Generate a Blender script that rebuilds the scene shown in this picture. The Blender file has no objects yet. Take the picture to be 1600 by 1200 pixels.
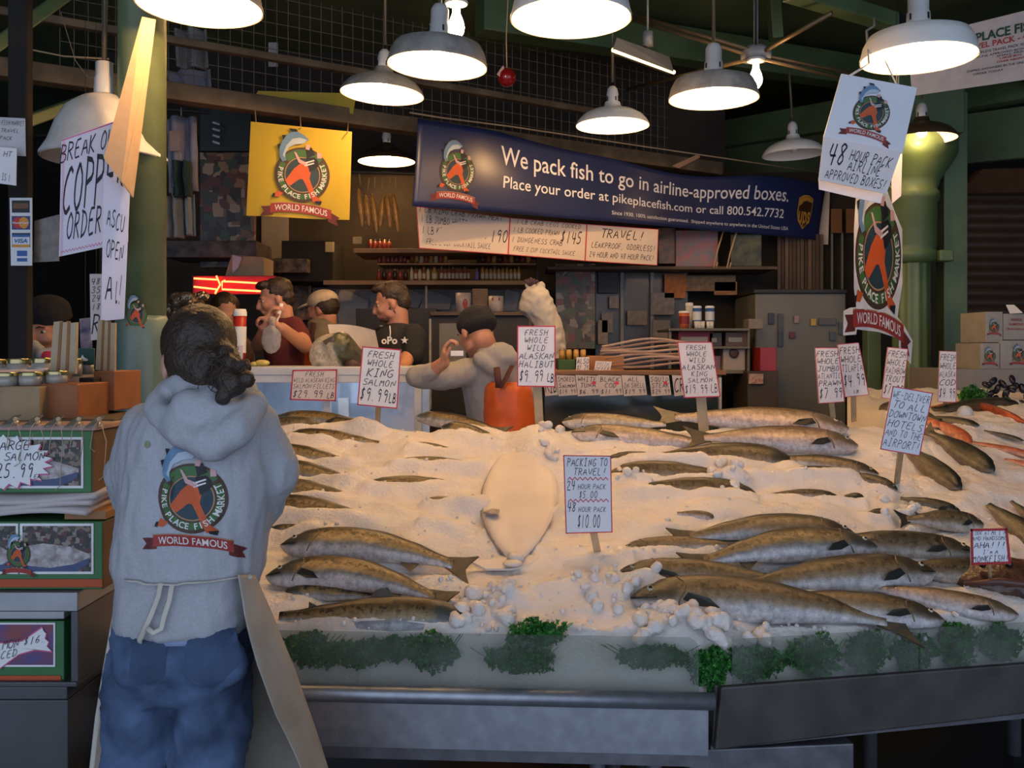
import bpy, bmesh, math, random
from mathutils import Vector, Matrix, noise, Euler
from mathutils.bvhtree import BVHTree
R = random.Random(7)
SC = bpy.context.scene
COL = SC.collection
PI = math.pi

# ---------------------------------------------------------------- camera, world, exposure
F = 1500.0; CZ = 1.65; HY = 550.0
cam_d = bpy.data.cameras.new('camera'); cam = bpy.data.objects.new('camera', cam_d); COL.objects.link(cam)
cam.location = (0, 0, CZ); cam.rotation_euler = (PI/2, 0, 0)
cam_d.sensor_width = 36.0; cam_d.lens = F/1600*36.0; cam_d.shift_y = -(600-HY)/1600
cam_d.clip_start = 0.05; cam_d.clip_end = 100
SC.camera = cam
SC.view_settings.view_transform = 'Standard'; SC.view_settings.look = 'None'
SC.view_settings.exposure = 0.0; SC.view_settings.gamma = 1.0; SC.view_settings.use_curve_mapping = False
wd = bpy.data.worlds.new('daylight'); SC.world = wd; wd.use_nodes = True
_bg = wd.node_tree.nodes['Background']; _bg.inputs[0].default_value = (0.62, 0.74, 1.0, 1); _bg.inputs[1].default_value = 1.55
WARM = (1.0, 0.55, 0.215)
LAMP_W = 12.4

def P(px, py, Y):                      # a point Y metres in front of the lens whose picture is (px, py)
    return Vector(((px-800)/F*Y, Y, CZ-(py-HY)/F*Y))

# ---------------------------------------------------------------- materials
MATS = {}
def nt(m):
    m.use_nodes = True
    return m.node_tree, m.node_tree.nodes['Principled BSDF']
def mat(name, col, rough=0.6, metal=0.0, var=0.15, scale=12.0, emit=None, es=1.0, col2=None, bump=0.0, bscale=60.0, sub=0.0, trans=0.0, alpha=1.0, spec=0.5):
    if name in MATS: return MATS[name]
    m = bpy.data.materials.new(name); t, b = nt(m); N = t.nodes; L = t.links
    b.inputs['Roughness'].default_value = rough; b.inputs['Metallic'].default_value = metal
    b.inputs['Specular IOR Level'].default_value = spec
    c = tuple(col)+(1,)
    c2 = tuple(col2)+(1,) if col2 else tuple(x*(1-var) for x in col)+(1,)
    tc = N.new('ShaderNodeTexCoord')
    nz = N.new('ShaderNodeTexNoise'); nz.inputs['Scale'].default_value = scale; nz.inputs['Detail'].default_value = 5
    L.new(tc.outputs['Object'], nz.inputs['Vector'])
    rp = N.new('ShaderNodeValToRGB'); rp.color_ramp.elements[0].position = .35; rp.color_ramp.elements[1].position = .65
    rp.color_ramp.elements[0].color = c2; rp.color_ramp.elements[1].color = c
    L.new(nz.outputs['Fac'], rp.inputs[0]); L.new(rp.outputs[0], b.inputs['Base Color'])
    if bump:
        n2 = N.new('ShaderNodeTexNoise'); n2.inputs['Scale'].default_value = bscale; n2.inputs['Detail'].default_value = 4
        L.new(tc.outputs['Object'], n2.inputs['Vector'])
        bp = N.new('ShaderNodeBump'); bp.inputs['Strength'].default_value = bump; bp.inputs['Distance'].default_value = .01
        L.new(n2.outputs['Fac'], bp.inputs['Height']); L.new(bp.outputs[0], b.inputs['Normal'])
    if emit:
        b.inputs['Emission Color'].default_value = tuple(emit)+(1,); b.inputs['Emission Strength'].default_value = es
    if sub:
        b.inputs['Subsurface Weight'].default_value = sub; b.inputs['Subsurface Radius'].default_value = (.02, .012, .008)
    if trans: b.inputs['Transmission Weight'].default_value = trans
    if alpha < 1: b.inputs['Alpha'].default_value = alpha
    MATS[name] = m
    return m

def uvramp(name, stops, rough=.35, metal=.1, spots=0.85, spotcol=(.02,.02,.015), headcol=(.05,.05,.04), headu=.79, spotscale=64, vmin=.42):
    """fish skin: u along the body, v from belly (0) to back (1)"""
    if name in MATS: return MATS[name]
    m = bpy.data.materials.new(name); t, b = nt(m); N = t.nodes; L = t.links
    b.inputs['Roughness'].default_value = rough; b.inputs['Metallic'].default_value = metal
    uv = N.new('ShaderNodeUVMap'); sp = N.new('ShaderNodeSeparateXYZ'); L.new(uv.outputs[0], sp.inputs[0])
    tc = N.new('ShaderNodeTexCoord')
    n0 = N.new('ShaderNodeTexNoise'); n0.inputs['Scale'].default_value = 18; L.new(tc.outputs['Object'], n0.inputs['Vector'])
    ad = N.new('ShaderNodeMath'); ad.operation = 'MULTIPLY_ADD'; ad.inputs[1].default_value = .22; L.new(n0.outputs['Fac'], ad.inputs[0])
    L.new(sp.outputs['Y'], ad.inputs[2])
    s2 = N.new('ShaderNodeMath'); s2.operation = 'SUBTRACT'; s2.inputs[1].default_value = .11; L.new(ad.outputs[0], s2.inputs[0])
    rp = N.new('ShaderNodeValToRGB'); cr = rp.color_ramp
    while len(cr.elements) > 1: cr.elements.remove(cr.elements[-1])
    cr.elements[0].position = stops[0][0]; cr.elements[0].color = tuple(stops[0][1])+(1,)
    for p, c in stops[1:]:
        e = cr.elements.new(p); e.color = tuple(c)+(1,)
    L.new(s2.outputs[0], rp.inputs[0])
    # mottling
    nm = N.new('ShaderNodeTexNoise'); nm.inputs['Scale'].default_value = 42; nm.inputs['Detail'].default_value = 8; nm.inputs['Roughness'].default_value = .75; L.new(tc.outputs['Object'], nm.inputs['Vector'])
    mm = N.new('ShaderNodeMapRange'); mm.inputs['From Min'].default_value = .35; mm.inputs['From Max'].default_value = .65; mm.inputs['To Min'].default_value = .45; mm.inputs['To Max'].default_value = 1.15; L.new(nm.outputs['Fac'], mm.inputs['Value'])
    mq = N.new('ShaderNodeMix'); mq.data_type = 'RGBA'; mq.blend_type = 'MULTIPLY'; mq.inputs['Factor'].default_value = 1; L.new(rp.outputs[0], mq.inputs['A']); L.new(mm.outputs[0], mq.inputs['B'])
    # freckles on the upper side
    n1 = N.new('ShaderNodeTexNoise'); n1.inputs['Scale'].default_value = spotscale; n1.inputs['Detail'].default_value = 2
    L.new(tc.outputs['Object'], n1.inputs['Vector'])
    th = N.new('ShaderNodeMath'); th.operation = 'GREATER_THAN'; th.inputs[1].default_value = .555; L.new(n1.outputs['Fac'], th.inputs[0])
    vm = N.new('ShaderNodeMapRange'); vm.inputs['From Min'].default_value = vmin; vm.inputs['From Max'].default_value = vmin+.2; vm.inputs['To Max'].default_value = spots
    L.new(sp.outputs['Y'], vm.inputs['Value'])
    mu = N.new('ShaderNodeMath'); mu.operation = 'MULTIPLY'; L.new(th.outputs[0], mu.inputs[0]); L.new(vm.outputs[0], mu.inputs[1])
    mx = N.new('ShaderNodeMix'); mx.data_type = 'RGBA'; L.new(mu.outputs[0], mx.inputs['Factor']); L.new(mq.outputs['Result'], mx.inputs['A']); mx.inputs['B'].default_value = tuple(spotcol)+(1,)
    # head is darker above the jaw
    hm = N.new('ShaderNodeMapRange'); hm.inputs['From Min'].default_value = headu; hm.inputs['From Max'].default_value = headu+.05; L.new(sp.outputs['X'], hm.inputs['Value'])
    hv = N.new('ShaderNodeMapRange'); hv.inputs['From Min'].default_value = .15; hv.inputs['From Max'].default_value = .42; hv.inputs['To Max'].default_value = .92; L.new(sp.outputs['Y'], hv.inputs['Value'])
    hh = N.new('ShaderNodeMath'); hh.operation = 'MULTIPLY'; L.new(hm.outputs[0], hh.inputs[0]); L.new(hv.outputs[0], hh.inputs[1])
    m2 = N.new('ShaderNodeMix'); m2.data_type = 'RGBA'; L.new(hh.outputs[0], m2.inputs['Factor']); L.new(mx.outputs['Result'], m2.inputs['A']); m2.inputs['B'].default_value = tuple(headcol)+(1,)
    L.new(m2.outputs['Result'], b.inputs['Base Color'])
    vo = N.new('ShaderNodeTexVoronoi'); vo.inputs['Scale'].default_value = 260; L.new(tc.outputs['Object'], vo.inputs['Vector'])
    bp = N.new('ShaderNodeBump'); bp.inputs['Strength'].default_value = .25; bp.inputs['Distance'].default_value = .002
    L.new(vo.outputs['Distance'], bp.inputs['Height']); L.new(bp.outputs[0], b.inputs['Normal'])
    MATS[name] = m
    return m

# ---------------------------------------------------------------- mesh building
class MB:
    def __init__(s): s.v = []; s.f = []; s.m = []; s.cur = 0; s.uv = None
    def add(s, vs, fs):
        o = len(s.v); s.v += [Vector(p) for p in vs]
        for f in fs: s.f.append([i+o for i in f]); s.m.append(s.cur)
        return s
    def box(s, c, d, rot=None):
        c = Vector(c); h = Vector(d)/2; M = Euler(rot).to_matrix() if rot else Matrix.Identity(3)
        vs = [c+M@Vector((x*h.x, y*h.y, z*h.z)) for x in (-1,1) for y in (-1,1) for z in (-1,1)]
        return s.add(vs, [(0,1,3,2),(4,6,7,5),(0,4,5,1),(2,3,7,6),(0,2,6,4),(1,5,7,3)])
    def span(s, a, b, w, h, up=(0,0,1)):          # a square bar between two points
        a = Vector(a); b = Vector(b); d = (b-a).normalized(); u = Vector(up)
        if abs(d.dot(u)) > .95: u = Vector((0,1,0))
        r = d.cross(u).normalized(); u = r.cross(d)
        vs = [p+r*(w/2*i)+u*(h/2*j) for p in (a,b) for i,j in ((-1,-1),(1,-1),(1,1),(-1,1))]
        return s.add(vs, [(3,2,1,0),(4,5,6,7),(0,1,5,4),(1,2,6,5),(2,3,7,6),(3,0,4,7)])
    def ring(s, pts, radii, n=12, cap=True, flat=1.0, up=None):
        """tube through pts; radii one value or list; flat squashes the second axis"""
        pts = [Vector(p) for p in pts]; k = len(pts)
        if not hasattr(radii, '__len__'): radii = [radii]*k
        vs = []; fs = []; pr = None
        for i, p in enumerate(pts):
            d = (pts[min(i+1,k-1)]-pts[max(i-1,0)])
            d = d.normalized() if d.length > 1e-9 else Vector((0,0,1))
            if pr is None:
                u = Vector(up) if up else (Vector((0,0,1)) if abs(d.z) < .9 else Vector((0,1,0)))
                a = d.cross(u).normalized()
            else: a = (pr-d*pr.dot(d)).normalized()
            pr = a; b = a.cross(d)
            for j in range(n):
                t = 2*PI*j/n
                vs.append(p+a*(math.cos(t)*radii[i])+b*(math.sin(t)*radii[i]*flat))
        for i in range(k-1):
            for j in range(n):
                fs.append((i*n+j, i*n+(j+1)%n, (i+1)*n+(j+1)%n, (i+1)*n+j))
        if cap: fs.append(tuple(range(n-1,-1,-1))); fs.append(tuple((k-1)*n+j for j in range(n)))
        return s.add(vs, fs)
    def lathe(s, c, prof, n=32, sx=1, sy=1):       # prof: (radius, z)
        c = Vector(c); vs = []; fs = []
        for r, z in prof:
            for j in range(n):
                t = 2*PI*j/n; vs.append(c+Vector((math.cos(t)*r*sx, math.sin(t)*r*sy, z)))
        for i in range(len(prof)-1):
            for j in range(n): fs.append((i*n+j, i*n+(j+1)%n, (i+1)*n+(j+1)%n, (i+1)*n+j))
        return s.add(vs, fs)
    def ell(s, c, r, rot=None, n=16, k=10):
        c = Vector(c); r = Vector(r) if hasattr(r,'__len__') else Vector((r,r,r))
        M = (rot if isinstance(rot, Matrix) else Euler(rot).to_matrix()) if rot else Matrix.Identity(3)
        vs = [c+M@Vector((0,0,-r.z))]
        for i in range(1,k):
            a = -PI/2+PI*i/k
            for j in range(n):
                t = 2*PI*j/n; vs.append(c+M@Vector((math.cos(a)*math.cos(t)*r.x, math.cos(a)*math.sin(t)*r.y, math.sin(a)*r.z)))
        vs.append(c+M@Vector((0,0,r.z))); fs = []
        for j in range(n): fs.append((0, 1+(j+1)%n, 1+j))
        for i in range(k-2):
            for j in range(n):
                a = 1+i*n; fs.append((a+j, a+(j+1)%n, a+n+(j+1)%n, a+n+j))
        a = 1+(k-2)*n
        for j in range(n): fs.append((a+j, a+(j+1)%n, len(vs)-1))
        return s.add(vs, fs)
    def cap(s, a, b, r0, r1, n=14):                # round-ended tapered limb
        a = Vector(a); b = Vector(b); d = b-a
        pts = []; rr = []
        dn = d.normalized()
        for t in (0, .3, .6, .85): pts.append(a-dn*r0*math.cos(t*PI/2)); rr.append(max(r0*math.sin(t*PI/2), .0006))
        for t in (0, .33, .66, 1): pts.append(a+d*t); rr.append(r0+(r1-r0)*t)
        for t in (.85, .6, .3, 0): pts.append(b+dn*r1*math.cos(t*PI/2)); rr.append(max(r1*math.sin(t*PI/2), .0006))
        return s.ring(pts, rr, n)
    def grid(s, fn, nu, nv):
        vs = [fn(i/nu, j/nv) for j in range(nv+1) for i in range(nu+1)]
        fs = [(j*(nu+1)+i, j*(nu+1)+i+1, (j+1)*(nu+1)+i+1, (j+1)*(nu+1)+i) for j in range(nv) for i in range(nu)]
        return s.add(vs, fs)
    def prism(s, pts, off):                        # polygon (list of 3D points) pushed along off
        off = Vector(off); n = len(pts); pts = [Vector(p) for p in pts]
        return s.add(pts+[p+off for p in pts], [tuple(range(n-1,-1,-1)), tuple(range(n,2*n))]+[(i,(i+1)%n,n+(i+1)%n,n+i) for i in range(n)])
    def mesh(s, name, mats, smooth=False, off=None):
        me = bpy.data.meshes.new(name)
        o = Vector(off) if off else Vector((0,0,0))
        me.from_pydata([p-o for p in s.v], [], s.f)
        for m in (mats if isinstance(mats, (list,tuple)) else [mats]): me.materials.append(m)
        me.polygons.foreach_set('material_index', s.m)
        if smooth is True: me.polygons.foreach_set('use_smooth', [True]*len(me.polygons))
        me.update()
        return me
    def build(s, name, mats, parent=None, smooth=False, world=True, bevel=0, fixn=False, solid=0):
        """world: vertices are world coordinates; the object keeps its parent's origin"""
        off = Vector(parent['_o']) if (parent is not None and world and '_o' in parent) else None
        if parent is None and world:
            lo = Vector([min(p[i] for p in s.v) for i in range(3)]); hi = Vector([max(p[i] for p in s.v) for i in range(3)])
            off = Vector(((lo.x+hi.x)/2, (lo.y+hi.y)/2, lo.z))
        me = s.mesh(name, mats, smooth, off)
        if fixn:
            bm = bmesh.new(); bm.from_mesh(me); bmesh.ops.recalc_face_normals(bm, faces=bm.faces); bm.to_mesh(me); bm.free()
        ob = bpy.data.objects.new(name, me); COL.objects.link(ob)
        if parent is not None:
            ob.parent = parent
            if off is not None: ob['_o'] = tuple(off)
        elif off is not None: ob.location = off; ob['_o'] = tuple(off)
        if bevel:
            b = ob.modifiers.new('bevel', 'BEVEL'); b.width = bevel; b.segments = 2; b.limit_method = 'ANGLE'; b.angle_limit = .6
        if solid:
            b = ob.modifiers.new('solid', 'SOLIDIFY'); b.thickness = solid; b.offset = 0
        return ob

def thing(name, label, cat, loc=(0,0,0), group=None):
    o = bpy.data.objects.new(name, None); COL.objects.link(o); o.location = loc
    o['label'] = label; o['category'] = cat; o['_o'] = tuple(loc); o.empty_display_size = .1
    if group: o['group'] = group
    return o
def tag(o, label, cat, group=None, kind=None):
    o['label'] = label; o['category'] = cat
    if group: o['group'] = group
    if kind: o['kind'] = kind
    return o
def struct(o): o['kind'] = 'structure'; return o

def fuse(mb, voxel, smooth=6, fold=0, fscale=(6,6,6), seed=0):
    """melt overlapping closed shapes into one continuous skin"""
    me = mb.mesh('tmp', [])
    ob = bpy.data.objects.new('tmp', me); COL.objects.link(ob)
    r = ob.modifiers.new('r', 'REMESH'); r.mode = 'VOXEL'; r.voxel_size = voxel; r.use_smooth_shade = True
    if smooth:
        q = ob.modifiers.new('s', 'SMOOTH'); q.factor = .5; q.iterations = smooth
    dg = bpy.context.evaluated_depsgraph_get(); dg.update()
    m2 = bpy.data.meshes.new_from_object(ob.evaluated_get(dg)); bpy.data.objects.remove(ob); bpy.data.meshes.remove(me)
    out = MB(); out.v = [v.co.copy() for v in m2.vertices]; out.f = [list(p.vertices) for p in m2.polygons]; out.m = [0]*len(out.f)
    if fold:
        nn = [v.normal.copy() for v in m2.vertices]
        for i, p in enumerate(out.v):
            q = Vector((p.x*fscale[0]+seed, p.y*fscale[1], p.z*fscale[2]))
            w = noise.noise(q); w2 = 1-abs(noise.noise(q*1.9+Vector((3,7,1))))*2
            out.v[i] = p+nn[i]*fold*(w*.8+w2*.5)
    bpy.data.meshes.remove(m2)
    return out

# ---------------------------------------------------------------- lettering
def text2d(s, shear=0, bold=0.0, spacing=1.0):
    c = bpy.data.curves.new('t', 'FONT'); c.body = s; c.size = 1; c.shear = shear; c.offset = bold; c.space_character = spacing; c.resolution_u = 3
    ob = bpy.data.objects.new('t', c); COL.objects.link(ob)
    dg = bpy.context.evaluated_depsgraph_get(); dg.update()
    me = bpy.data.meshes.new_from_object(ob.evaluated_get(dg))
    vs = [(v.co.x, v.co.y) for v in me.vertices]; fs = [tuple(p.vertices) for p in me.polygons]
    bpy.data.objects.remove(ob); bpy.data.curves.remove(c); bpy.data.meshes.remove(me)
    if not vs: return [], [], 0, .3
    x0 = min(v[0] for v in vs); x1 = max(v[0] for v in vs)
    return [(x-x0, y) for x, y in vs], fs, x1-x0, .7
_g = {}
def glyph(ch, bold=0.02):
    if (ch,bold) not in _g: _g[(ch,bold)] = text2d(ch, 0, bold)
    return _g[(ch,bold)]

HW = {'A':'0,0 2,6 4,0;.9,2 3.4,2.2','B':'.4,0 .6,6;.2,6 3,5.6 3,3.6 .6,3.2;.6,3.2 3.7,2.6 3.5,.4 .1,0','C':'4,5.2 2.6,6 .6,4.2 .2,1.4 1.6,0 3.6,.9',
'D':'.5,0 .7,6;0,6 3,5.2 4,3 3,.7 .2,0','E':'3.8,6 .7,5.9 .3,0 3.8,.3;.5,3.2 3,3.3','F':'4,6 .7,5.8 .4,0;.6,3.2 3,3.4','G':'3.9,5.3 2.4,6 .5,4.3 .3,1.3 1.8,0 3.7,.9 3.7,2.7 2.2,2.6',
'H':'.5,6 .3,0;3.8,6.1 3.6,0;.4,3 3.7,3.2','I':'2,6 1.9,0;.8,6 3.2,6;.7,0 3.2,.1','J':'3,6 2.9,1.2 1.6,0 .3,1.2;1.2,6 4,6','K':'.6,6 .4,0;3.8,6 .6,2.8 3.9,0','L':'.8,6 .5,0 3.6,.2',
'M':'0,0 .7,6 2,2.4 3.5,6 4.2,0','N':'.3,0 .6,6 3.6,.2 3.8,6','O':'2.2,6 .4,4.4 .2,1.6 1.8,0 3.6,1.2 3.9,4.2 2.2,6','P':'.4,0 .6,6;.2,6 3.4,5.6 3.6,3.6 .6,2.9','Q':'2.2,6 .4,4.4 .2,1.6 1.8,0 3.6,1.2 3.9,4.2 2.2,6;2.4,1.6 4.2,-.4',
'R':'.4,0 .6,6;.2,6 3.3,5.6 3.4,3.7 .6,3;1.4,3.1 4,0','S':'3.7,5.4 2.2,6 .6,4.8 1.2,3.4 3.3,2.6 3.6,.9 1.8,0 .2,.8','T':'2.1,6 1.9,0;.1,6 4.3,6.1','U':'.4,6 .4,1.2 1.8,0 3.4,1 3.8,6','V':'.2,6 2,0 4,6',
'W':'0,6 1,0 2.2,4.4 3.2,0 4.5,6','X':'.3,6 3.8,0;3.8,6 .2,0','Y':'.3,6 2,3.2;4,6 1.4,0','Z':'.3,6 3.9,6 .2,0 4,.2','0':'2.2,6 .4,4.4 .2,1.6 1.8,0 3.6,1.2 3.9,4.2 2.2,6','1':'2.2,6 1.8,0','2':'.4,5 1.8,6 3.4,5 .3,.1 3.9,.2',
'3':'.5,5.6 2.6,6 3.2,4.6 1.4,3.2 3.5,2.2 2.8,.2 .3,.4','4':'1,6 .3,2.6 3.8,2.8;3.1,6 2.6,0','5':'3.8,6 1,6 .6,3.4 3.2,3.2 3.4,.9 1.4,0 .2,.7','6':'3,6 .6,3 .6,.8 2,0 3.6,1.4 2.2,2.9 .5,2','7':'.2,6 3.9,6 1.4,0','8':'3.4,5.2 1.8,6 .6,4.8 3.4,1.8 2,0 .4,1.2 3.4,5.2',
'9':'3.5,5 1.8,6 .5,4.4 1.6,3.2 3.5,4.6 2.6,0','$':'3.5,5 1.8,5.4 .8,4 3.1,2.2 2.4,.8 .5,1.2;2.3,6.3 1.7,-.2','!':'2.4,6 1.8,1.8;1.6,.5 1.6,0','.':'1.2,.4 1.5,0',',':'1.4,.5 1,-.8',"'":'1.6,6 1.3,4.8','-':'.8,3 3.2,3.2',' ':'','~':'0,3 1.2,4.4 2.6,2 4.2,3.6','#':'.4,2 3.6,2.2;.6,4 3.8,4.2;1.2,0 1.6,6;2.6,0 3,6','+':'.5,3 3.5,3;2,5 2,1','?':'.4,5 2,6 3.3,4.6 1.8,2.6 1.8,1.6;1.7,.4 1.7,0'}
def hand2d(s, pen=.42, slant=.22, seed=0):
    """marker handwriting; returns verts, faces, width, height with cap height 1"""
    rr = random.Random(seed*77+len(s)); vs = []; fs = []; x = 0
    for ch in s:
        st = HW.get(ch.upper(), '')
        low = ch.islower(); k = .72 if low else 1.0
        dy = rr.uniform(-.25,.25); wd = rr.uniform(.85,1.08)*k
        for stroke in (st.split(';') if st else []):
            pts = [tuple(float(a) for a in q.split(',')) for q in stroke.split()]
            pts = [((a+rr.uniform(-.12,.12))*wd+x+(b*k)*slant, b*k+dy+rr.uniform(-.1,.1)) for a, b in pts]
            # round the corners a little
            q = [pts[0]]
            for i in range(1,len(pts)-1):
                a, b, c = pts[i-1], pts[i], pts[i+1]
                q += [(b[0]+(a[0]-b[0])*.22, b[1]+(a[1]-b[1])*.22), (b[0]+(c[0]-b[0])*.22, b[1]+(c[1]-b[1])*.22)]
            q.append(pts[-1]); pts = q; n = len(pts)
            for i, p in enumerate(pts):
                a = pts[max(i-1,0)]; b = pts[min(i+1,n-1)]; dx, dz = b[0]-a[0], b[1]-a[1]; l = math.hypot(dx,dz) or 1
                w = pen/2
                vs += [((p[0]-dz/l*w)/6, (p[1]+dx/l*w)/6), ((p[0]+dz/l*w)/6, (p[1]-dx/l*w)/6)]
            o = len(vs)-2*n
            for i in range(n-1): fs.append((o+2*i, o+2*i+1, o+2*i+3, o+2*i+2))
        x += (5.0 if ch != ' ' else 3.2)*k+rr.uniform(-.2,.2)
    w = x/6
    return vs, fs, w, 1.0

def quadmap(c):                                     # c: TL, TR, BR, BL (3D); u to the right, v upward, 0..1
    c = [Vector(p) for p in c]; n = (c[1]-c[0]).cross(c[3]-c[0]).normalized()
    if n.y > 0: n = -n
    def f(u, v, k=0): return (c[3]*(1-u)+c[2]*u)*(1-v)+(c[0]*(1-u)+c[1]*u)*v+n*k
    return f, n
def hwlines(mb, f, lines, k=.0012, aspect=1.0, seed=0, pen=.42, slant=.22):
    """lines: (text, u centre, v baseline, height, max width) in the quad's own 0..1 frame"""
    for i, (s, uc, vb, h, mw) in enumerate(lines):
        vs, fs, w, _ = hand2d(s, pen, slant, seed+i*13)
        if not vs: continue
        sx = min(h/aspect, mw/w)
        mb.add([f(uc+(x-w/2)*sx, vb+y*h, k) for x, y in vs], fs)
def txlines(mb, f, lines, k=.0012, bold=.02, shear=0):
    for (s, u0, vb, h, width) in lines:             # printed text stretched from u0 over width
        vs, fs, w, _ = text2d(s, shear, bold)
        mb.add([f(u0+x/w*width, vb+y/.7*h, k) for x, y in vs], fs)
# ---------------------------------------------------------------- the market hall
m_ceil = mat('green_painted_ceiling', (.13,.18,.08), .7, var=.5, scale=1.5, col2=(.07,.09,.04))
m_beam = mat('green_painted_beam', (.11,.17,.075), .45, scale=3, col2=(.07,.115,.045))
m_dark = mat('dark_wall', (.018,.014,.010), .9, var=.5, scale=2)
m_floor = mat('wet_concrete', (.03,.03,.032), .35, scale=3, col2=(.015,.015,.016))
m_wood = mat('old_beam_wood', (.20,.135,.07), .7, scale=5, col2=(.10,.065,.035))
m_black = mat('black_iron', (.012,.012,.012), .5)
m_steel = mat('brushed_steel', (.36,.38,.42), .42, .75, scale=25, var=.2)
m_steeld = mat('worn_steel', (.20,.20,.22), .5, .7, scale=14, var=.35)
m_pipe = mat('conduit', (.16,.13,.09), .5, .4)
m_white = mat('white_card', (.80,.80,.80), .7, var=.03)
m_ink = mat('black_ink', (.012,.012,.02), .6)
m_red = mat('red_marker', (.60,.03,.06), .6)
m_kraft = mat('kraft_paper', (.50,.34,.19), .8, var=.08, scale=30)

def sbox(name, c, d, m, rot=None):
    b = MB(); b.box(c, d, rot); return struct(b.build(name, m))
sbox('floor', (0.5, 4.5, -.03), (12.4, 12, .06), m_floor)
sbox('ceiling', (0.5, 4.6, 3.95), (12.4, 12.2, .08), m_ceil)
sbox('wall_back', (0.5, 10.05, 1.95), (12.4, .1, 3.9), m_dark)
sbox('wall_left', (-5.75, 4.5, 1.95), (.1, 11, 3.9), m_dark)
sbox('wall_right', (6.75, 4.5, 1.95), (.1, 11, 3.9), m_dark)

def bar(name, a, b, w, h, m, label=None, cat=None, st=True, **k):
    x = MB(); x.span(a, b, w, h); o = x.build(name, m, bevel=.006)
    if st: struct(o)
    else: tag(o, label, cat, **k)
    return o
BA = Vector((-1.78, 4.9, 2.98)); BD = Vector((4.22, 2.7, 0)).normalized()      # line of the old timber over the counter
bar('trim_1', BA-BD*1.6, BA+BD*3.9, .10, .09, m_wood)
bar('trim_2', BA-BD*1.6+Vector((0,.12,.30)), BA+BD*3.2+Vector((0,.12,.30)), .05, .04, m_wood)
bar('trim_3', P(1128,212,8.0), P(1620,128,6.2), .12, .22, m_beam)
bar('trim_4', P(1128,262,8.05), P(1620,205,6.3), .06, .34, m_ceil)
bar('trim_5', (-.2,5.9,3.72), (3.6,7.6,3.72), .16, .22, m_beam)
bar('trim_6', P(1235,-14,4.6), P(1392,34,5.2), .10, .08, m_beam)
bar('trim_7', P(1392,34,5.2), P(1640,128,6.1), .10, .08, m_black)
bar('trim_8', P(1206,-30,6.0), P(1213,62,6.0), .07, .10, m_beam)
bar('trim_9', (1.0,5.2,3.78), (5.2,4.6,3.78), .22, .2, m_beam)
bar('trim_10', P(-30,215,3.9), P(180,140,4.6), .05, .05, m_beam)
bar('trim_11', P(-40,95,3.6), P(120,-20,3.9), .04, .05, m_beam)

# the iron column on the left and the fluted pair on the right
def colm(px, Y): return (px-800)/F*Y
bar('trim_18', (colm(32,3.5),3.5,0), (colm(32,3.5),3.5,3.9), .07, .05, m_dark)
m_col = mat('green_column_paint', (.165,.205,.10), .38, scale=7, col2=(.12,.16,.075), bump=.15, bscale=20)
m_colg = mat('grey_green_column_paint', (.12,.19,.17), .35, scale=7, col2=(.10,.16,.13))
cx = colm(222, 3.45)
t = thing('iron_column', 'round green iron column at the left with paper signs wrapped round it', 'column', (cx, 3.45, 0))
b = MB(); b.lathe((cx,3.45,0), [(.0,1.78),(.083,1.78),(.083,3.9)], 40); b.build('upper_shaft', m_col, t, True)
b = MB(); b.lathe((cx,3.45,0), [(.13,0),(.13,.1),(.098,.14),(.098,1.2),(.098,1.70),(.091,1.76),(.083,1.78),(0,1.78)], 40); b.build('lower_shaft', m_colg, t, True)
cx2, cy2 = colm(1424, 6.0), 6.0
t = thing('fluted_column', 'fluted green iron column with wide capital right of the hanging emblem', 'column', (cx2, cy2, 0))
b = MB()
pr = [(.14,0),(.14,1.2),(.118,1.25),(.112,2.22)]
def flute(b, c, prof, n=64, k=12, d=.08):
    c = Vector(c); vs = []; fs = []
    for r, z in prof:
        for j in range(n):
            a = 2*PI*j/n; rr = r*(1-d*abs(math.sin(a*k/2))); vs.append(c+Vector((math.cos(a)*rr, math.sin(a)*rr, z)))
    for i in range(len(prof)-1):
        for j in range(n): fs.append((i*n+j, i*n+(j+1)%n, (i+1)*n+(j+1)%n, (i+1)*n+j))
    b.add(vs, fs)
flute(b, (cx2,cy2,0), pr); b.build('shaft', m_beam, t, True)
b = MB(); b.lathe((cx2,cy2,0), [(.112,2.2),(.15,2.22),(.155,2.27),(.14,2.29),(.15,2.31),(.15,2.58),(.165,2.6),(.165,2.64),(.15,2.66),(.17,2.72),(.25,2.84),(.27,2.88),(.27,2.98),(.0,2.98)], 40)
b.build('capital', m_beam, t, True)
b = MB(); b.box((cx2,cy2,3.18),(.46,.46,.42)); b.box((cx2+.16,cy2-.1,2.24),(.09,.08,.07)); b.build('bracket', m_beam, t, bevel=.01)
bar('trim_12', (colm(1487,6.15),6.15,0), (colm(1487,6.15),6.15,3.3), .15, .12, m_beam)
bar('trim_13', (colm(1362,6.3),6.3,0), (colm(1362,6.3),6.3,2.9), .09, .1, m_beam)

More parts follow.
